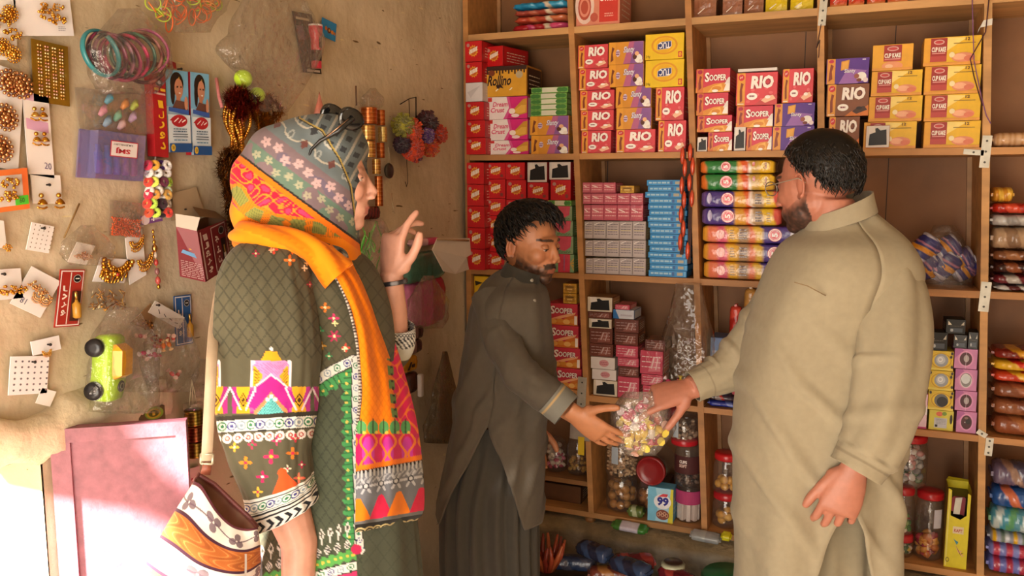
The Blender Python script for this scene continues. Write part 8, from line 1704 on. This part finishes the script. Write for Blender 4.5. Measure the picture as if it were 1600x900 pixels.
# --- tunic body
def tunic_cols(X, Y, V, T):
    p = Paint(X, Y, OL); al = np.ones(X.shape, bool); p.lattice(al, '3c3a2e', 21, 27, 0.07, 0.5)
    up = Y < 575
    for (x, y, r, c, n) in ((552, 432, 7, 'd8602c', 4), (556, 470, 9, 'e08a3c', 4), (521, 497, 8, 'c8386a', 4), (523, 505, 5, 'e8e0a0', 4), (508, 480, 8, 'd87a30', 4), (522, 525, 10, 'b8305c', 6), (500, 516, 7, '3a8a5a', 4), (540, 543, 7, 'd04a3a', 4), (503, 540, 7, 'b8862c', 4), (514, 556, 6, '3a8a5a', 4), (538, 545, 5, 'e8d8b0', 4), (500, 590, 6, 'b02a50', 4)): p.flower(x, y, r, c, n=n)
    lower = (Y > np.interp(X, [480, 552, 660], [592, 562, 540])) & (Y < 1000); p.m(lower & (X > 470), '4c5242'); p.lattice(lower, '343a30', 17, 25, 0.07, 0.6)
    D, S = seg(X, Y, [(476, 606), (520, 578), (552, 562)]); D2, S2 = seg(X, Y, [(556, 562), (556, 640), (559, 780), (560, 850)])
    # green leaf trim on the inner side of the bands
    for DD, SS, off in ((D, S, 20), (D2, S2, 15)):
        ring = (DD > 8) & (DD < off+6+3*np.sin(SS*0.35)) & (X < 556) & (Y > np.interp(X, [470, 556], [610, 572])); p.m(ring, '4a9a5a', 0.9); p.m(ring & ((SS % 9) < 2.2), '2e5a38', 0.8); p.m(ring & (np.hypot((SS % 15)-7, DD-off) < 2.2), 'd8c060')
    p.ringband(D, S, 8.5, 17.0); p.ringband(D2, S2, 7.5, 17.5)
    right = (X > 564) & (Y > 560); p.m(right, '4e5244'); p.lattice(right, '3a3e34', 23, 30, 0.05, 0.4)
    # hem: white lozenges and borders
    hy = Y-(838-(X-495)*0.28); left = X < 556
    k = ((X-380) % 13)-6.5; p.m(left & (np.abs(hy) < 11) & (np.abs(k)/4.5+np.abs(hy)/10 < 1), 'd8d4cc'); p.m(left & (np.abs(k)/2.6+np.abs(hy+1)/5 < 1), '4c4a3e'); p.m(left & (np.abs(hy-11) < 4) & (np.abs(k) < 1), 'd8d4cc')
    k = ((X-385) % 15)-7.5; h2 = hy-26; r = np.abs(k)/5.5+np.abs(h2)/8.5; p.m(left & (r < 1), 'd8d4cc'); p.m(left & (r < 0.72), '4c4a48'); p.m(left & (r < 0.45), 'd0ccc8'); p.m(left & (r < 0.2), '4a4a48')
    h3 = hy-44; p.m(left & (np.abs(h3) < 8+2*np.sin(X*0.5)), '58a050'); p.m(left & (np.abs(h3) < 2) & ((X % 9) < 4), 'd8b850'); h4 = hy-62; p.ringband(np.abs(h4), X, 8, 15, mask=left)
    p.m(left & (hy > 71), 'c8386a')
    D3, S3 = seg(X, Y, [(558, 826), (563, 860)]); p.ringband(D3, S3, 6, 12); p.m((np.hypot(X-556, Y-858) < 8), 'c0305a')
    return p.C
def wfold(v, t, x, y): return 0.006*nz(math.cos(t)*2, math.sin(t)*2, v*3)+0.012*math.sin(t*9+2*nz(v*2, t, 3))*max(0, v-0.45)
W_T = [(480, 382, 66, 1.71, .08, .12), (478, 405, 92, 1.71, .13, .05), (480, 440, 108, 1.71, .15, 0), (490, 490, 116, 1.71, .14, 0), (496, 540, 118, 1.71, .135, 0), (502, 600, 118, 1.71, .135, 0), (510, 680, 120, 1.71, .15, 0), (516, 760, 122, 1.71, .16, 0), (520, 840, 124, 1.71, .17, 0), (522, 920, 128, 1.71, .18, 0), (524, 1010, 132, 1.71, .19, 0), (526, 1090, 134, 1.71, .195, 0)]
wchild(garment('tunic', W_T, wm, colfn=tunic_cols, m=560, n=460, ex=2.3, fold=wfold, thick=0.004))
wchild(garment('trousers', [(520, 900, 100, 1.72, .13, 0), (520, 1050, 100, 1.72, .14, 0), (520, 1250, 85, 1.72, .13, 0), (520, 1440, 60, 1.72, .11, 0)], wm, col='4a473a', m=50, n=90, fold=pfold))
for dz in (-0.07, 0.07):
    b = at(515, 860, 1.72)+E_F*dz; mb = MB(); rings = [[(b[0]+E_R[0]*a+E_F[0]*w*math.cos(t), b[1]+E_R[1]*a+E_F[1]*w*math.cos(t), 0.004+h*(0.5+0.5*math.sin(t))) for t in np.linspace(0, 6.283, 13)[:-1]] for a, w, h in ((-0.07, 0.03, 0.05), (-0.03, 0.043, 0.075), (0.08, 0.048, 0.09), (0.16, 0.045, 0.07), (0.22, 0.03, 0.04))]; wchild(mb.loft(rings, '5a3a2a', True).build('shoe', M_LEATHER, wm))
# --- near sleeve with embroidery
def sleeve_cols(X, Y, V, T):
    p = Paint(X, Y, '5a5644'); p.lattice(Y < 560, '38362c', 19, 26, 0.075, 0.6)
    for (x, y, r, c) in ((428, 392, 7, 'd84a3a'), (424, 393, 4, 'f0c8a0'), (456, 390, 9, 'd8702c'), (452, 408, 9, 'd87a30'), (474, 420, 5, 'e8dcc0'), (400, 398, 6, 'a82a4a'), (482, 445, 5, 'b83060'), (478, 412, 4, 'e0b060')): p.flower(x, y, r, c)
    # large embroidered crowns
    for cx in (424.0, 316.0, 532.0):
        x = X-cx; ax = np.abs(x)
        p.m((Y > 549) & (Y < 566) & (ax < 4+9*np.clip((Y-549)/17, 0, 1)+4), 'd8a028'); p.m((np.hypot(x, Y-545) < 3), 'e8e4e0')
        p.m((Y > 564) & (Y < 606) & (ax < 30), 'd88ac0'); p.m((Y > 564) & (Y < 606) & (ax > 28) & (ax < 31), 'e8e0e0')
        p.m((Y > 572) & (Y < 606) & (ax > 13) & (ax < 27) & (np.abs(Y-588) < (ax-11)*1.25), 'd8a028'); p.m((Y > 576) & (Y < 602) & (ax > 18) & (ax < 26) & (((x+Y) % 5) < 1.6), '5a3a18')
        p.m((Y > 566) & (Y < 590) & (((x*1.3+Y) % 4) < 1.2) & (ax < 26) & (ax < 30-(Y-566)), 'a85a98', 0.6)
        p.m((Y > 588) & (Y < 641) & (ax < np.clip((Y-586)*1.6, 0, 32)) & ~((ax > 13) & (Y < 606) & (np.abs(Y-588) < (ax-11)*1.25)), 'b02888')
        p.m((Y > 612) & (Y < 648) & (ax < np.clip((Y-612)*0.85, 0, 26)), 'c08a5a'); p.m((Y > 620) & (Y < 648) & (ax < np.clip((Y-620)*0.8, 0, 24)), '6ac0c0'); p.m((Y > 622) & (Y < 648) & (ax < np.clip((Y-620)*0.8, 0, 24)) & (((X*1.1+Y) % 5) < 1.5), '3a7a80')
        for (u, v) in ((-28, 566), (28, 566), (-28, 606), (28, 606), (-6, 624), (6, 624), (0, 619), (-30, 640), (30, 640)): p.m(np.hypot(x-u, Y-v) < 3.2, 'dcdce0')
        D, S = seg(X, Y, [(cx, 585), (cx-26, 606)]); p.m(D < 1.3, 'e0d0d8'); D, S = seg(X, Y, [(cx, 585), (cx+26, 606)]); p.m(D < 1.3, 'e0d0d8')
    for cx in (381.0, 466.0, 340.0, 506.0):
        x = np.abs(X-cx); m = (Y > 604) & (Y < 646); w_ = 2+6*np.abs(np.cos((Y-625)/21*1.57+1.57)); p.m(m & (x < 17), 'b02888', 0.9); p.m(m & (x < w_+3), 'dca428'); r = x/7+np.abs(Y-625)/11; p.m((r < 1) & (r > 0.72), '3a2a14'); p.m((r < 0.42), '4a3418')
        D, S = seg(X, Y, [(cx-20, 606), (cx-4, 640)]); p.m((D < 1.4) & m, 'e0d0d8'); D, S = seg(X, Y, [(cx+20, 606), (cx+4, 640)]); p.m((D < 1.4) & m, 'e0d0d8')
    yy = Y+(X-420)*0.06
    p.m((yy > 646) & (yy < 652), '3a362c'); p.ringband(np.abs(yy-662), X+6, 10.5, 14.5)
    k = ((X+3) % 16)-8; r = np.hypot(k, yy-681); p.m((yy > 672) & (r < 7.4), 'e4dcd8'); p.m((yy > 672) & (r < 4.0), 'a84a44'); p.m((yy > 672) & (r < 2.2), 'd8c8c0')
    low = V*0
    for (x, y, r, c, c2) in ((368, 698, 8, 'd8a83a', 'e8e0c0'), (395, 694, 8, 'a83a5a', '3a8a5a'), (432, 688, 8, 'c8386a', 'e8e0c0'), (460, 684, 7, 'c8384a', 'e0d0b0'), (385, 722, 10, 'e08a2c', 'c8305a'), (424, 713, 12, 'c83060', 'e8b040'), (456, 708, 10, 'd87a2c', 'c83050'), (411, 744, 10, 'b82a60', 'e8e8d8'), (470, 726, 6, 'a82a4a', 'e8e0c0'), (448, 732, 6, 'e8e0c8', 'c8305a'), (466, 747, 9, 'e06a50', 'e8b050'), (404, 768, 8, 'e0b040', 'd8305a')): p.flower(x, y, r, c, c2)
    p.tri((441, 732), (470, 764), (424, 778), 'e05a2c'); p.m(np.hypot(X-441, Y-738) < 7, 'e05a2c')
    # borders at the cuff follow the slanting hem
    h = V
    p.m((h > 0.845) & (h < 0.860), 'd8d4cc'); bd = np.abs(h-0.885)*420
    p.m((h >= 0.855) & (h < 0.915), 'd8dcd8'); p.ringband(bd, X*1.1, 11, 13.5, mask=(h >= 0.858) & (h < 0.913)); p.m((h > 0.915) & (h < 0.922), '2a2a2e'); p.m((h >= 0.922) & (h < 0.932), 'dcd8d0'); p.m((h >= 0.932) & (h < 0.940), '2a2a2e'); m = h >= 0.940; p.m(m, 'dcdad4')
    u = (X*0.95+np.abs(h-0.970)*330) % 13; p.m(m & (h > 0.946) & (h < 0.994) & (u < 6), '26282e')
    return p.C
def slfold(v, t, x, y): return 0.004*nz(math.cos(t)*2, math.sin(t)*2, v*4)+0.003*nz(math.cos(t)*5, math.sin(t)*5, v*12)
W_SL = [(432, 377, 16, 1.60, .02, .05), (426, 383, 46, 1.595, .04, .03), (420, 396, 58, 1.585, .055, .02), (415, 430, 70, 1.57, .066, 0), (415, 480, 76, 1.555, .068, 0), (418, 540, 79, 1.55, .068, 0), (417, 600, 76, 1.545, .066, -.02), (416, 650, 72, 1.54, .064, -.04), (420, 700, 62, 1.54, .062, -.12), (432, 745, 54, 1.54, .060, -.25), (440, 775, 52, 1.54, .060, -.36), (446, 803, 53, 1.54, .060, -.44)]
wchild(garment('embroidered_sleeve', W_SL, wm, colfn=sleeve_cols, m=420, n=300, ex=2.3, fold=slfold, thick=0.003))
# far sleeve with chevron cuff
def far_cols(v, a):
    if v > 0.80: return '26282e' if ((a*9+abs(v-0.9)*40) % 2) < 1 else 'dcdad4'
    if v > 0.70: return 'c8c8c0'
    return OL
wchild(tube_garment('far_sleeve', [(552, 455, 1.84), (575, 520, 1.85), (597, 548, 1.845), (614, 535, 1.83), (617, 508, 1.815)], [0.058, 0.056, 0.052, 0.046, 0.041], wm, OL, far_cols, n=72, m=90))
# --- orange folded scarf end: collar roll, band and printed panel
def sheet(name, left, right, m, n, colfn, parent, Zl, Zr, bulge=0.02, fold=None, thick=0.004, material=None):
    Lf, Rt = dense(left, m), dense(right, m); P = np.zeros((m, n, 3)); X = np.zeros((m, n)); Y = np.zeros((m, n)); Vv = np.zeros((m, n)); S = np.zeros((m, n))
    for i in range(m):
        v = i/(m-1)
        for j in range(n):
            s = j/(n-1); x = Lf[i, 0]*(1-s)+Rt[i, 0]*s; y = Lf[i, 1]*(1-s)+Rt[i, 1]*s; zl = np.interp(v, np.linspace(0, 1, len(Zl)), Zl); zr = np.interp(v, np.linspace(0, 1, len(Zr)), Zr)
            z = zl*(1-s)+zr*s-bulge*math.sin(math.pi*s)+(fold(s, v) if fold else 0); P[i, j] = at(x, y, z); X[i, j] = x; Y[i, j] = y; Vv[i, j] = v; S[i, j] = s
    mb = MB(); mb.loft(P, colfn(X, Y, Vv, S), True, closed=False); o = mb.build(name, material or M_CLOTH, parent); md = o.modifiers.new('thickness', 'SOLIDIFY'); md.thickness = thick; md.offset = 0
    return o
def dup_cols(X, Y, V, S):
    p = Paint(X, Y, 'f0820f'); p.lattice(np.ones(X.shape, bool), 'd86a08', 9, 15, 0.12, 0.45)
    edge = np.interp(Y, [380, 470, 520, 600, 660], [700, 610, 606, 612, 618]); red = (X > edge) & (Y > 500); p.m(red, 'd81e5a')
    sw = np.sin(X*0.22+2*np.sin(Y*0.09))*np.sin(Y*0.14+1.5*np.sin(X*0.13)); p.m(red & (np.abs(sw) < 0.13), 'f07a2c'); p.m((X > edge-6) & (X < edge+3) & (Y > 560) & (Y < 680) & ((Y % 22) < 14), '6a8a48'); p.m((X > edge-2) & (X < edge+1.5) & (Y > 560) & ((Y % 11) < 4), '2e2a20')
    # dark trim on the inner edge
    p.m((S < 0.05) & (Y > 420), '4a3c38'); p.m((S < 0.035) & (Y > 420) & ((Y % 5) < 2.4), 'c8c0b4')
    # lower printed panel
    k = ((X-556) % 17)-8.5; g = (Y > 654) & (Y < 680) & (X < 640); p.m(g & (np.hypot(k/8, (Y-668)/11) < 1), '5aa060'); p.m(g & (np.abs(k) < 1.3), '2e3a24', 0.8); p.m(g & (np.hypot(k-5, Y-676) < 2.6), 'e0c050')
    pk = (Y > 678) & (Y < 736); p.m(pk, 'd02060'); kk = ((X-560) % 30)-15; p.m(pk & (np.hypot(kk/9, (Y-706)/24) < 1), 'c83aa0'); f_ = np.abs(np.abs(kk)-(7+5*np.sin((Y-680)*0.16))) ; p.m(pk & (f_ < 2.0), 'f0822c')
    slope = (X-557)*0.28
    Yb = Y+slope*0.62
    p.m(Yb > 735, '23201e'); p.m((Yb > 728) & (Yb < 736), 'f07a1c'); gm = Yb > 741; p.m(gm, '70727a'); p.m((Yb > 737) & (Yb < 748) & ((X % 6) < 3), 'b8b8b8')
    kk = ((X-560) % 23)-11.5; r = np.hypot(kk, Yb-762); a = np.arctan2(Yb-762, kk); p.m(gm & (r < 14*(0.55+0.45*np.cos(6*a))), 'bcbec4'); p.m(gm & (r < 5), '3a3c44'); p.m(gm & (r < 3), 'c8c8cc'); p.m(gm & (Yb > 748) & (Yb < 757) & (((X+Yb) % 8) < 3), 'a8aab0')
    for (cx, c) in ((560, 'f0821c'), (594, 'd82a52'), (622, 'f0821c'), (657, 'd8204a')):
        p.m(gm & (Yb > 780) & (Yb < 816) & (np.abs(X-cx) < 3+(Yb-778)*0.42), c); p.m(gm & (np.hypot(X-cx, (Yb-784)) < 5), c)
    bt = Yb > 815; p.m(bt, '6a6a6a'); p.m(Yb > 820, '2a2824'); kk = ((X-556) % 13)-6.5; r = np.hypot(kk, Yb-834); p.m((Yb > 820) & (((r < 9) & (r > 6.5)) | ((r < 4.5) & (r > 3))), 'b8a878')
    return p.C
dl_ = [(488, 398), (520, 430), (541, 470), (554, 520), (560, 570), (561, 620), (557, 660), (556, 700), (556, 760), (555, 815), (556, 832)]
dr_ = [(520, 380), (562, 420), (590, 470), (612, 525), (630, 580), (646, 640), (655, 690), (660, 740), (662, 775), (660, 800), (650, 812)]
wchild(sheet('scarf_end', dl_, dr_, 330, 130, dup_cols, wm, [1.585, 1.565, 1.555, 1.555, 1.55, 1.545, 1.54, 1.53, 1.53], [1.64, 1.68, 1.72, 1.735, 1.735, 1.735, 1.73, 1.72, 1.72], bulge=0.035, fold=lambda s, v: 0.010*math.sin(s*17+2.5*v)*min(1, v*3+0.3)*0.6+0.005*nz(s*6, v*9, 2)))
def roll_cols(v, a): return 'f08a14' if math.sin(a*3+v*9) > -0.5 else 'e0740c'
wchild(tube_garment('scarf_fold', [(372, 372, 1.66), (385, 366, 1.60), (430, 372, 1.565), (470, 383, 1.56), (500, 400, 1.57), (530, 432, 1.575)], [0.014, 0.021, 0.020, 0.021, 0.024, 0.030], wm, 'f08a14', roll_cols, n=40, m=80, fold=lambda v, t, x, y: 0.003*math.sin(t*4+v*14)))
def under_cols(X, Y, V, S):
    p = Paint(X, Y, '5f666a'); q = (((X*0.9+Y*0.5) % 20) < 8) & (((X*0.5-Y*0.9) % 16) < 8); p.m(q, 'b8bcc0', 0.6); q = (((X*0.9+Y*0.5+9) % 20) < 6) & (((X*0.5-Y*0.9) % 13) < 6); p.m(q, '2a2c30', 0.8); p.m(S > 0.93, 'c8c8c4'); return p.C
wchild(sheet('scarf_underlayer', [(470, 382), (512, 402), (545, 436), (565, 470)], [(545, 372), (552, 400), (556, 432), (585, 470)], 90, 60, under_cols, wm, [1.60, 1.60, 1.61, 1.63], [1.66, 1.67, 1.68, 1.70], bulge=0.01))
# bracelet
p0 = at(614, 441, 1.79); t = thing('bracelet', 'dark patterned bracelet on the raised wrist', 'bracelet', p0)
o = ring_mesh(0.0295, 0.0030, ['2a2a30', '5a5a60', '2a2a30', '8a8a90'], 40, 8, 1.6).build('band', M_PLASTIC, t, None, (0.06, -0.12, 0)); 
# sunglasses pushed up on the scarf
gp = at(532, 186, 1.60); t = thing('sunglasses', 'black sunglasses pushed up on top of the patterned headscarf', 'sunglasses', gp); g0 = np.array(t.location)
mb = MB(); mb.tube([at(553, 184, 1.575)-g0, at(528, 205, 1.578)-g0, at(500, 220, 1.582)-g0, at(486, 234, 1.584)-g0, at(481, 250, 1.585)-g0, at(480, 266, 1.587)-g0], [0.0045, 0.0048, 0.0036, 0.0028, 0.0026, 0.0022], '151313', 8); mb.build('temple_arm', M_PLASTIC, t)
mb = MB(); mb.tube([at(545, 186, 1.574)-g0, at(510, 214, 1.575)-g0], [0.0015, 0.0015], 'a8846a', 6); mb.build('trim_line', M_GOLD, t)
mb = MB(); mb.tube([at(545, 180, 1.82)-g0, at(520, 205, 1.83)-g0, at(500, 222, 1.82)-g0], [0.004, 0.004, 0.003], '151313', 8); mb.build('temple_arm', M_PLASTIC, t)
for (x, y, Z, tw) in ((549, 186, 1.585, 0.25), (520, 180, 1.66, 0.25)):
    mb = MB(); c = at(x, y, Z)-g0; up = E_U*0.85+E_R*0.20-E_F*0.2; sd = E_R*0.72+E_F*0.62-E_U*0.15; sd /= np.linalg.norm(sd); up /= np.linalg.norm(up); nn = np.cross(sd, up)
    rings = []
    for h, k in ((-0.003, 0.86), (-0.003, 1.0), (0.003, 1.0), (0.005, 0.8), (0.006, 0.3)): rings.append([c+nn*h+sd*0.027*k*math.cos(a)+up*0.022*k*math.sin(a)*(1-0.15*math.cos(a)) for a in np.linspace(0, 6.283, 25)[:-1]])
    mb.loft(rings, '100f10', True); mb.build('lens', mat('dark_lens', rough=0.08, vary=0.02, coat=0.6), t)
mb = MB(); mb.tube([at(540, 183, 1.65)-g0, at(536, 178, 1.68)-g0, at(533, 179, 1.70)-g0], 0.003, '151313', 8); mb.build('bridge', M_PLASTIC, t)
# ------------------------------------------------------------------ shoulder bag
HBZ = -0.03
hb = thing('handbag', 'slouchy cream and rust striped shoulder bag with vine pattern and open brown lining', 'handbag', at(325, 860, 1.40)); H0 = np.array(hb.location)
def hchild(o): o.matrix_parent_inverse = Matrix.Translation(-Vector(H0)); return o
def bag_cols(X, Y, V, S):
    p = Paint(X, Y, 'e4dad0'); 
    bands_ = ((0.0, 0.025, '5a2c34'), (0.025, 0.20, 'e2d8cf'), (0.20, 0.225, '4a2a3a'), (0.225, 0.40, 'bc6a34'), (0.40, 0.425, '4a2a3a'), (0.425, 0.60, 'e2d8cf'), (0.60, 0.625, '4a2a3a'), (0.625, 0.80, 'c0703a'), (0.80, 0.82, '4a2a3a'), (0.82, 1.01, 'e2d8cf'))
    for a, b, c in bands_: p.m((V >= a) & (V < b), c)
    u = S*3.6
    for v0 in (0.1125, 0.5125, 0.91):
        w = v0+0.022*np.sin(u*3.14); p.m(np.abs(V-w) < 0.006, '7a6a70'); k = np.floor(u); uu = (u-k-0.5)
        cy = v0+0.018*np.where(k % 2 == 0, 1, -1); r = np.hypot(uu*0.21, V-cy); a = np.arctan2(V-cy, uu*0.21); p.m((r < 0.068*(0.30+0.70*np.abs(np.cos(1.5*a+k)))) & (np.abs(V-v0) < 0.085), '6a5560', 0.9); p.m(r < 0.008, 'd8ccc4')
    for v0 in (0.3125, 0.7125):
        w = np.sin(u*7+3*np.sin(V*40)); p.m((np.abs(V-v0) < 0.08) & (np.abs(w) < 0.22), 'd89a58', 0.7); p.m((np.abs(V-v0) < 0.08) & (w > 0.8), '94502a', 0.6)
    p.m((np.abs(S-0.80) < 0.012) & (V > 0.24) & (V < 0.48), 'd8d0cc')
    return p.C
lip = [(303, 752), (316, 760), (338, 795), (360, 818), (382, 826), (403, 824)]
base = [(196, 960), (225, 985), (275, 1000), (330, 1000), (370, 990), (386, 960)]
m, n = 240, 220; Lp = dense(lip, n); Bs = dense(base, n); P = np.zeros((m, n, 3)); X = np.zeros((m, n)); Y = X.copy(); V = X.copy(); S = X.copy()
for i in range(m):
    v = i/(m-1)
    for j in range(n):
        s = j/(n-1); x = Lp[j, 0]*(1-v)+Bs[j, 0]*v+(-9*math.sin(math.pi*v) if s < .5 else 12*math.sin(math.pi*v))*abs(2*s-1); y = Lp[j, 1]*(1-v)+Bs[j, 1]*v
        z = 1.43-0.085*math.sin(math.pi*s)**0.7*(0.25+0.75*min(1, v*2.2))+0.006*nz(s*5, v*5, 7)+0.03*v; P[i, j] = at(x, y, z); X[i, j] = x; Y[i, j] = y; V[i, j] = v; S[i, j] = s
mb = MB(); mb.loft(P, bag_cols(X, Y, V, S), True, closed=False); o = mb.build('front_panel', M_CLOTH, hb); hchild(o); md = o.modifiers.new('thickness', 'SOLIDIFY'); md.thickness = 0.004; md.offset = 1
back = [(303, 752), (310, 741), (335, 756), (366, 786), (390, 808), (403, 824)]
Bk = dense(back, 80); P = np.zeros((60, 80, 3)); C = np.zeros((60, 80, 3))
for i in range(60):
    v = i/59
    for j in range(80):
        s = j/79; q = dense(base, 80)[j] if i == 0 and j == 0 else None
        x = Bk[j, 0]*(1-v)+np.interp(s, np.linspace(0, 1, 6), [b[0] for b in base])*v; y = Bk[j, 1]*(1-v)+np.interp(s, np.linspace(0, 1, 6), [b[1] for b in base])*v
        P[i, j] = at(x, y, 1.43+0.035*math.sin(math.pi*s)+0.03*v+0.004*math.sin(s*26)*(v < .6)); C[i, j] = LN('6a3a34') if v < 0.03 else LN('8a6a58')
mb = MB(); mb.loft(P, C, True, closed=False); o = mb.build('lining', M_CLOTH, hb); hchild(o); md = o.modifiers.new('thickness', 'SOLIDIFY'); md.thickness = 0.003; md.offset = -1
mb = MB(); mb.tube([at(x, y, 1.45) for x, y in back], 0.0035, '6a3230', 8); hchild(mb.build('piping', M_LEATHER, hb))
def flatstrap(pts, w, th, col):
    mb = MB(); P = [at(*q) for q in pts]; rings = []
    for i, q in enumerate(P):
        t_ = P[min(i+1, len(P)-1)]-P[max(i-1, 0)]; t_ /= np.linalg.norm(t_); nrm_ = EYE-q; nrm_ /= np.linalg.norm(nrm_); sd = np.cross(t_, nrm_); sd /= np.linalg.norm(sd); nn = np.cross(sd, t_); ww = w if not hasattr(w, '__len__') else w[i]
        rings.append([q+sd*ww*a+nn*th*b for a, b in ((-1, -1), (-0.9, 1), (0.9, 1), (1, -1))])
    return mb.loft(rings, col, True)
hchild(flatstrap([(321, 741, 1.45), (323, 732, 1.448), (324, 722, 1.448)], [0.009, 0.008, 0.007], 0.002, '8a4a34').build('tab', M_LEATHER, hb))
mb = MB()
for (a, b) in (((314, 709), (333, 710)), ((333, 710), (332, 725)), ((332, 725), (314, 724)), ((314, 724), (314, 709))): mb.tube([at(*a, 1.446), at(*b, 1.446)], 0.0022, 'c8c0a8', 8)
hchild(mb.build('buckle', M_STEEL, hb))
hchild(flatstrap([(323, 720, 1.447), (325, 680, 1.447), (328, 620, 1.45), (331, 560, 1.46), (334, 515, 1.53), (342, 460, 1.625), (360, 415, 1.66), (392, 388, 1.68), (420, 378, 1.69)], 0.0095, 0.002, 'c4ad92').build('strap', M_LEATHER, hb))
mb = MB(); mb.bev(-0.005, 0.005, -0.002, 0.002, -0.012, 0.012, '8a8078', 0.001); o = mb.build('zip_pull', M_STEEL, hb); o.location = Vector(at(306, 765, 1.44))-Vector(H0); o.rotation_euler = (0, -0.2, 0)
# slim case under the forearm
a, b = at(446, 846, 1.58), at(398, 905, 1.56); mb = MB(); d = (b-a); L = np.linalg.norm(d); d /= L; s = np.cross(d, E_F); s /= np.linalg.norm(s); Mx = np.eye(4); Mx[:3, 0] = d; Mx[:3, 1] = -np.cross(s, d)*-1; Mx[:3, 2] = s; Mx[:3, 3] = a; mb.M = Mx
mb.bev(0, 0.14, -0.004, 0.004, -0.02, 0.02, '98a2b0', 0.002); mb.M = None; tag(mb.build('flat_case', M_PLASTIC), 'slim blue-grey case tucked between the striped bag and the forearm', 'case')
# ------------------------------------------------------------------ the bag of sweets held between the two men
cb = at(1005, 662, 2.22); 
def blob_bag(v): return 0.18+0.86*math.sin(math.pi*min(1, 0.12+0.80*v))**0.8
P = []; ny, nx = 26, 32; ctr = at(1003, 660, 2.24)
for i in range(ny):
    v = i/(ny-1); y = 612+100*v; s = blob_bag(v)*0.98; row = []
    for j in range(nx):
        t_ = 2*math.pi*j/nx; k = 1+0.10*nz(math.cos(t_)*2, math.sin(t_)*2, v*4)+0.06*nz(math.cos(t_)*5, math.sin(t_)*5, v*8)
        row.append(at(1003-4*(v-0.5)+50*s*math.cos(t_)*k, y, 2.24+0.055*s*math.sin(t_)*k))
    P.append(row)
tag(MB().loft(P, 'ffffff', True).build('sweet_bag', clear_film('held_bag_film', gloss=0.13, bump=1.0, bscale=45, haze=0.12)), 'full clear bag of wrapped sweets held between the two men', 'bag')
rr = random.Random(31); done = []; k = 0; tr = 0
while k < 46 and tr < 20000:
    tr += 1; u, v, w = rr.uniform(-1, 1), rr.uniform(-1, 1), rr.uniform(-1, 1)
    if u*u+v*v+w*w > 1: continue
    p = at(1002+33*u, 667+33*v, 2.24+0.034*w)
    if any(np.linalg.norm(p-q) < 0.021 for q in done): continue
    done.append(p); kind = 1 if (v < -0.3 and rr.random() < 0.5) else rr.choice([0, 0, 0, 2, 2, 3, 4] if v > -0.2 else [1, 4, 2, 0])
    o = obj('wrapped_sweet', CANDY[kind], M_WRAP, None, p, (rr.uniform(0, 3), rr.uniform(0, 3), rr.uniform(0, 3))); o.scale = (1.35,)*3; k += 1
    tag(o, 'wrapped sweet inside the clear bag held between the two men', 'sweet', 'sweets in the held bag')
mb = MB(); mb.tube([at(1046, 655, 2.26), at(1058, 640, 2.25), at(1066, 628, 2.245)], [0.03, 0.035, 0.03], '5a1a18', 14, flat=0.6); tag(mb.build('red_pouch', M_WRAP), 'dark red pouch gripped in the palm above the clear sweet bag', 'pouch')
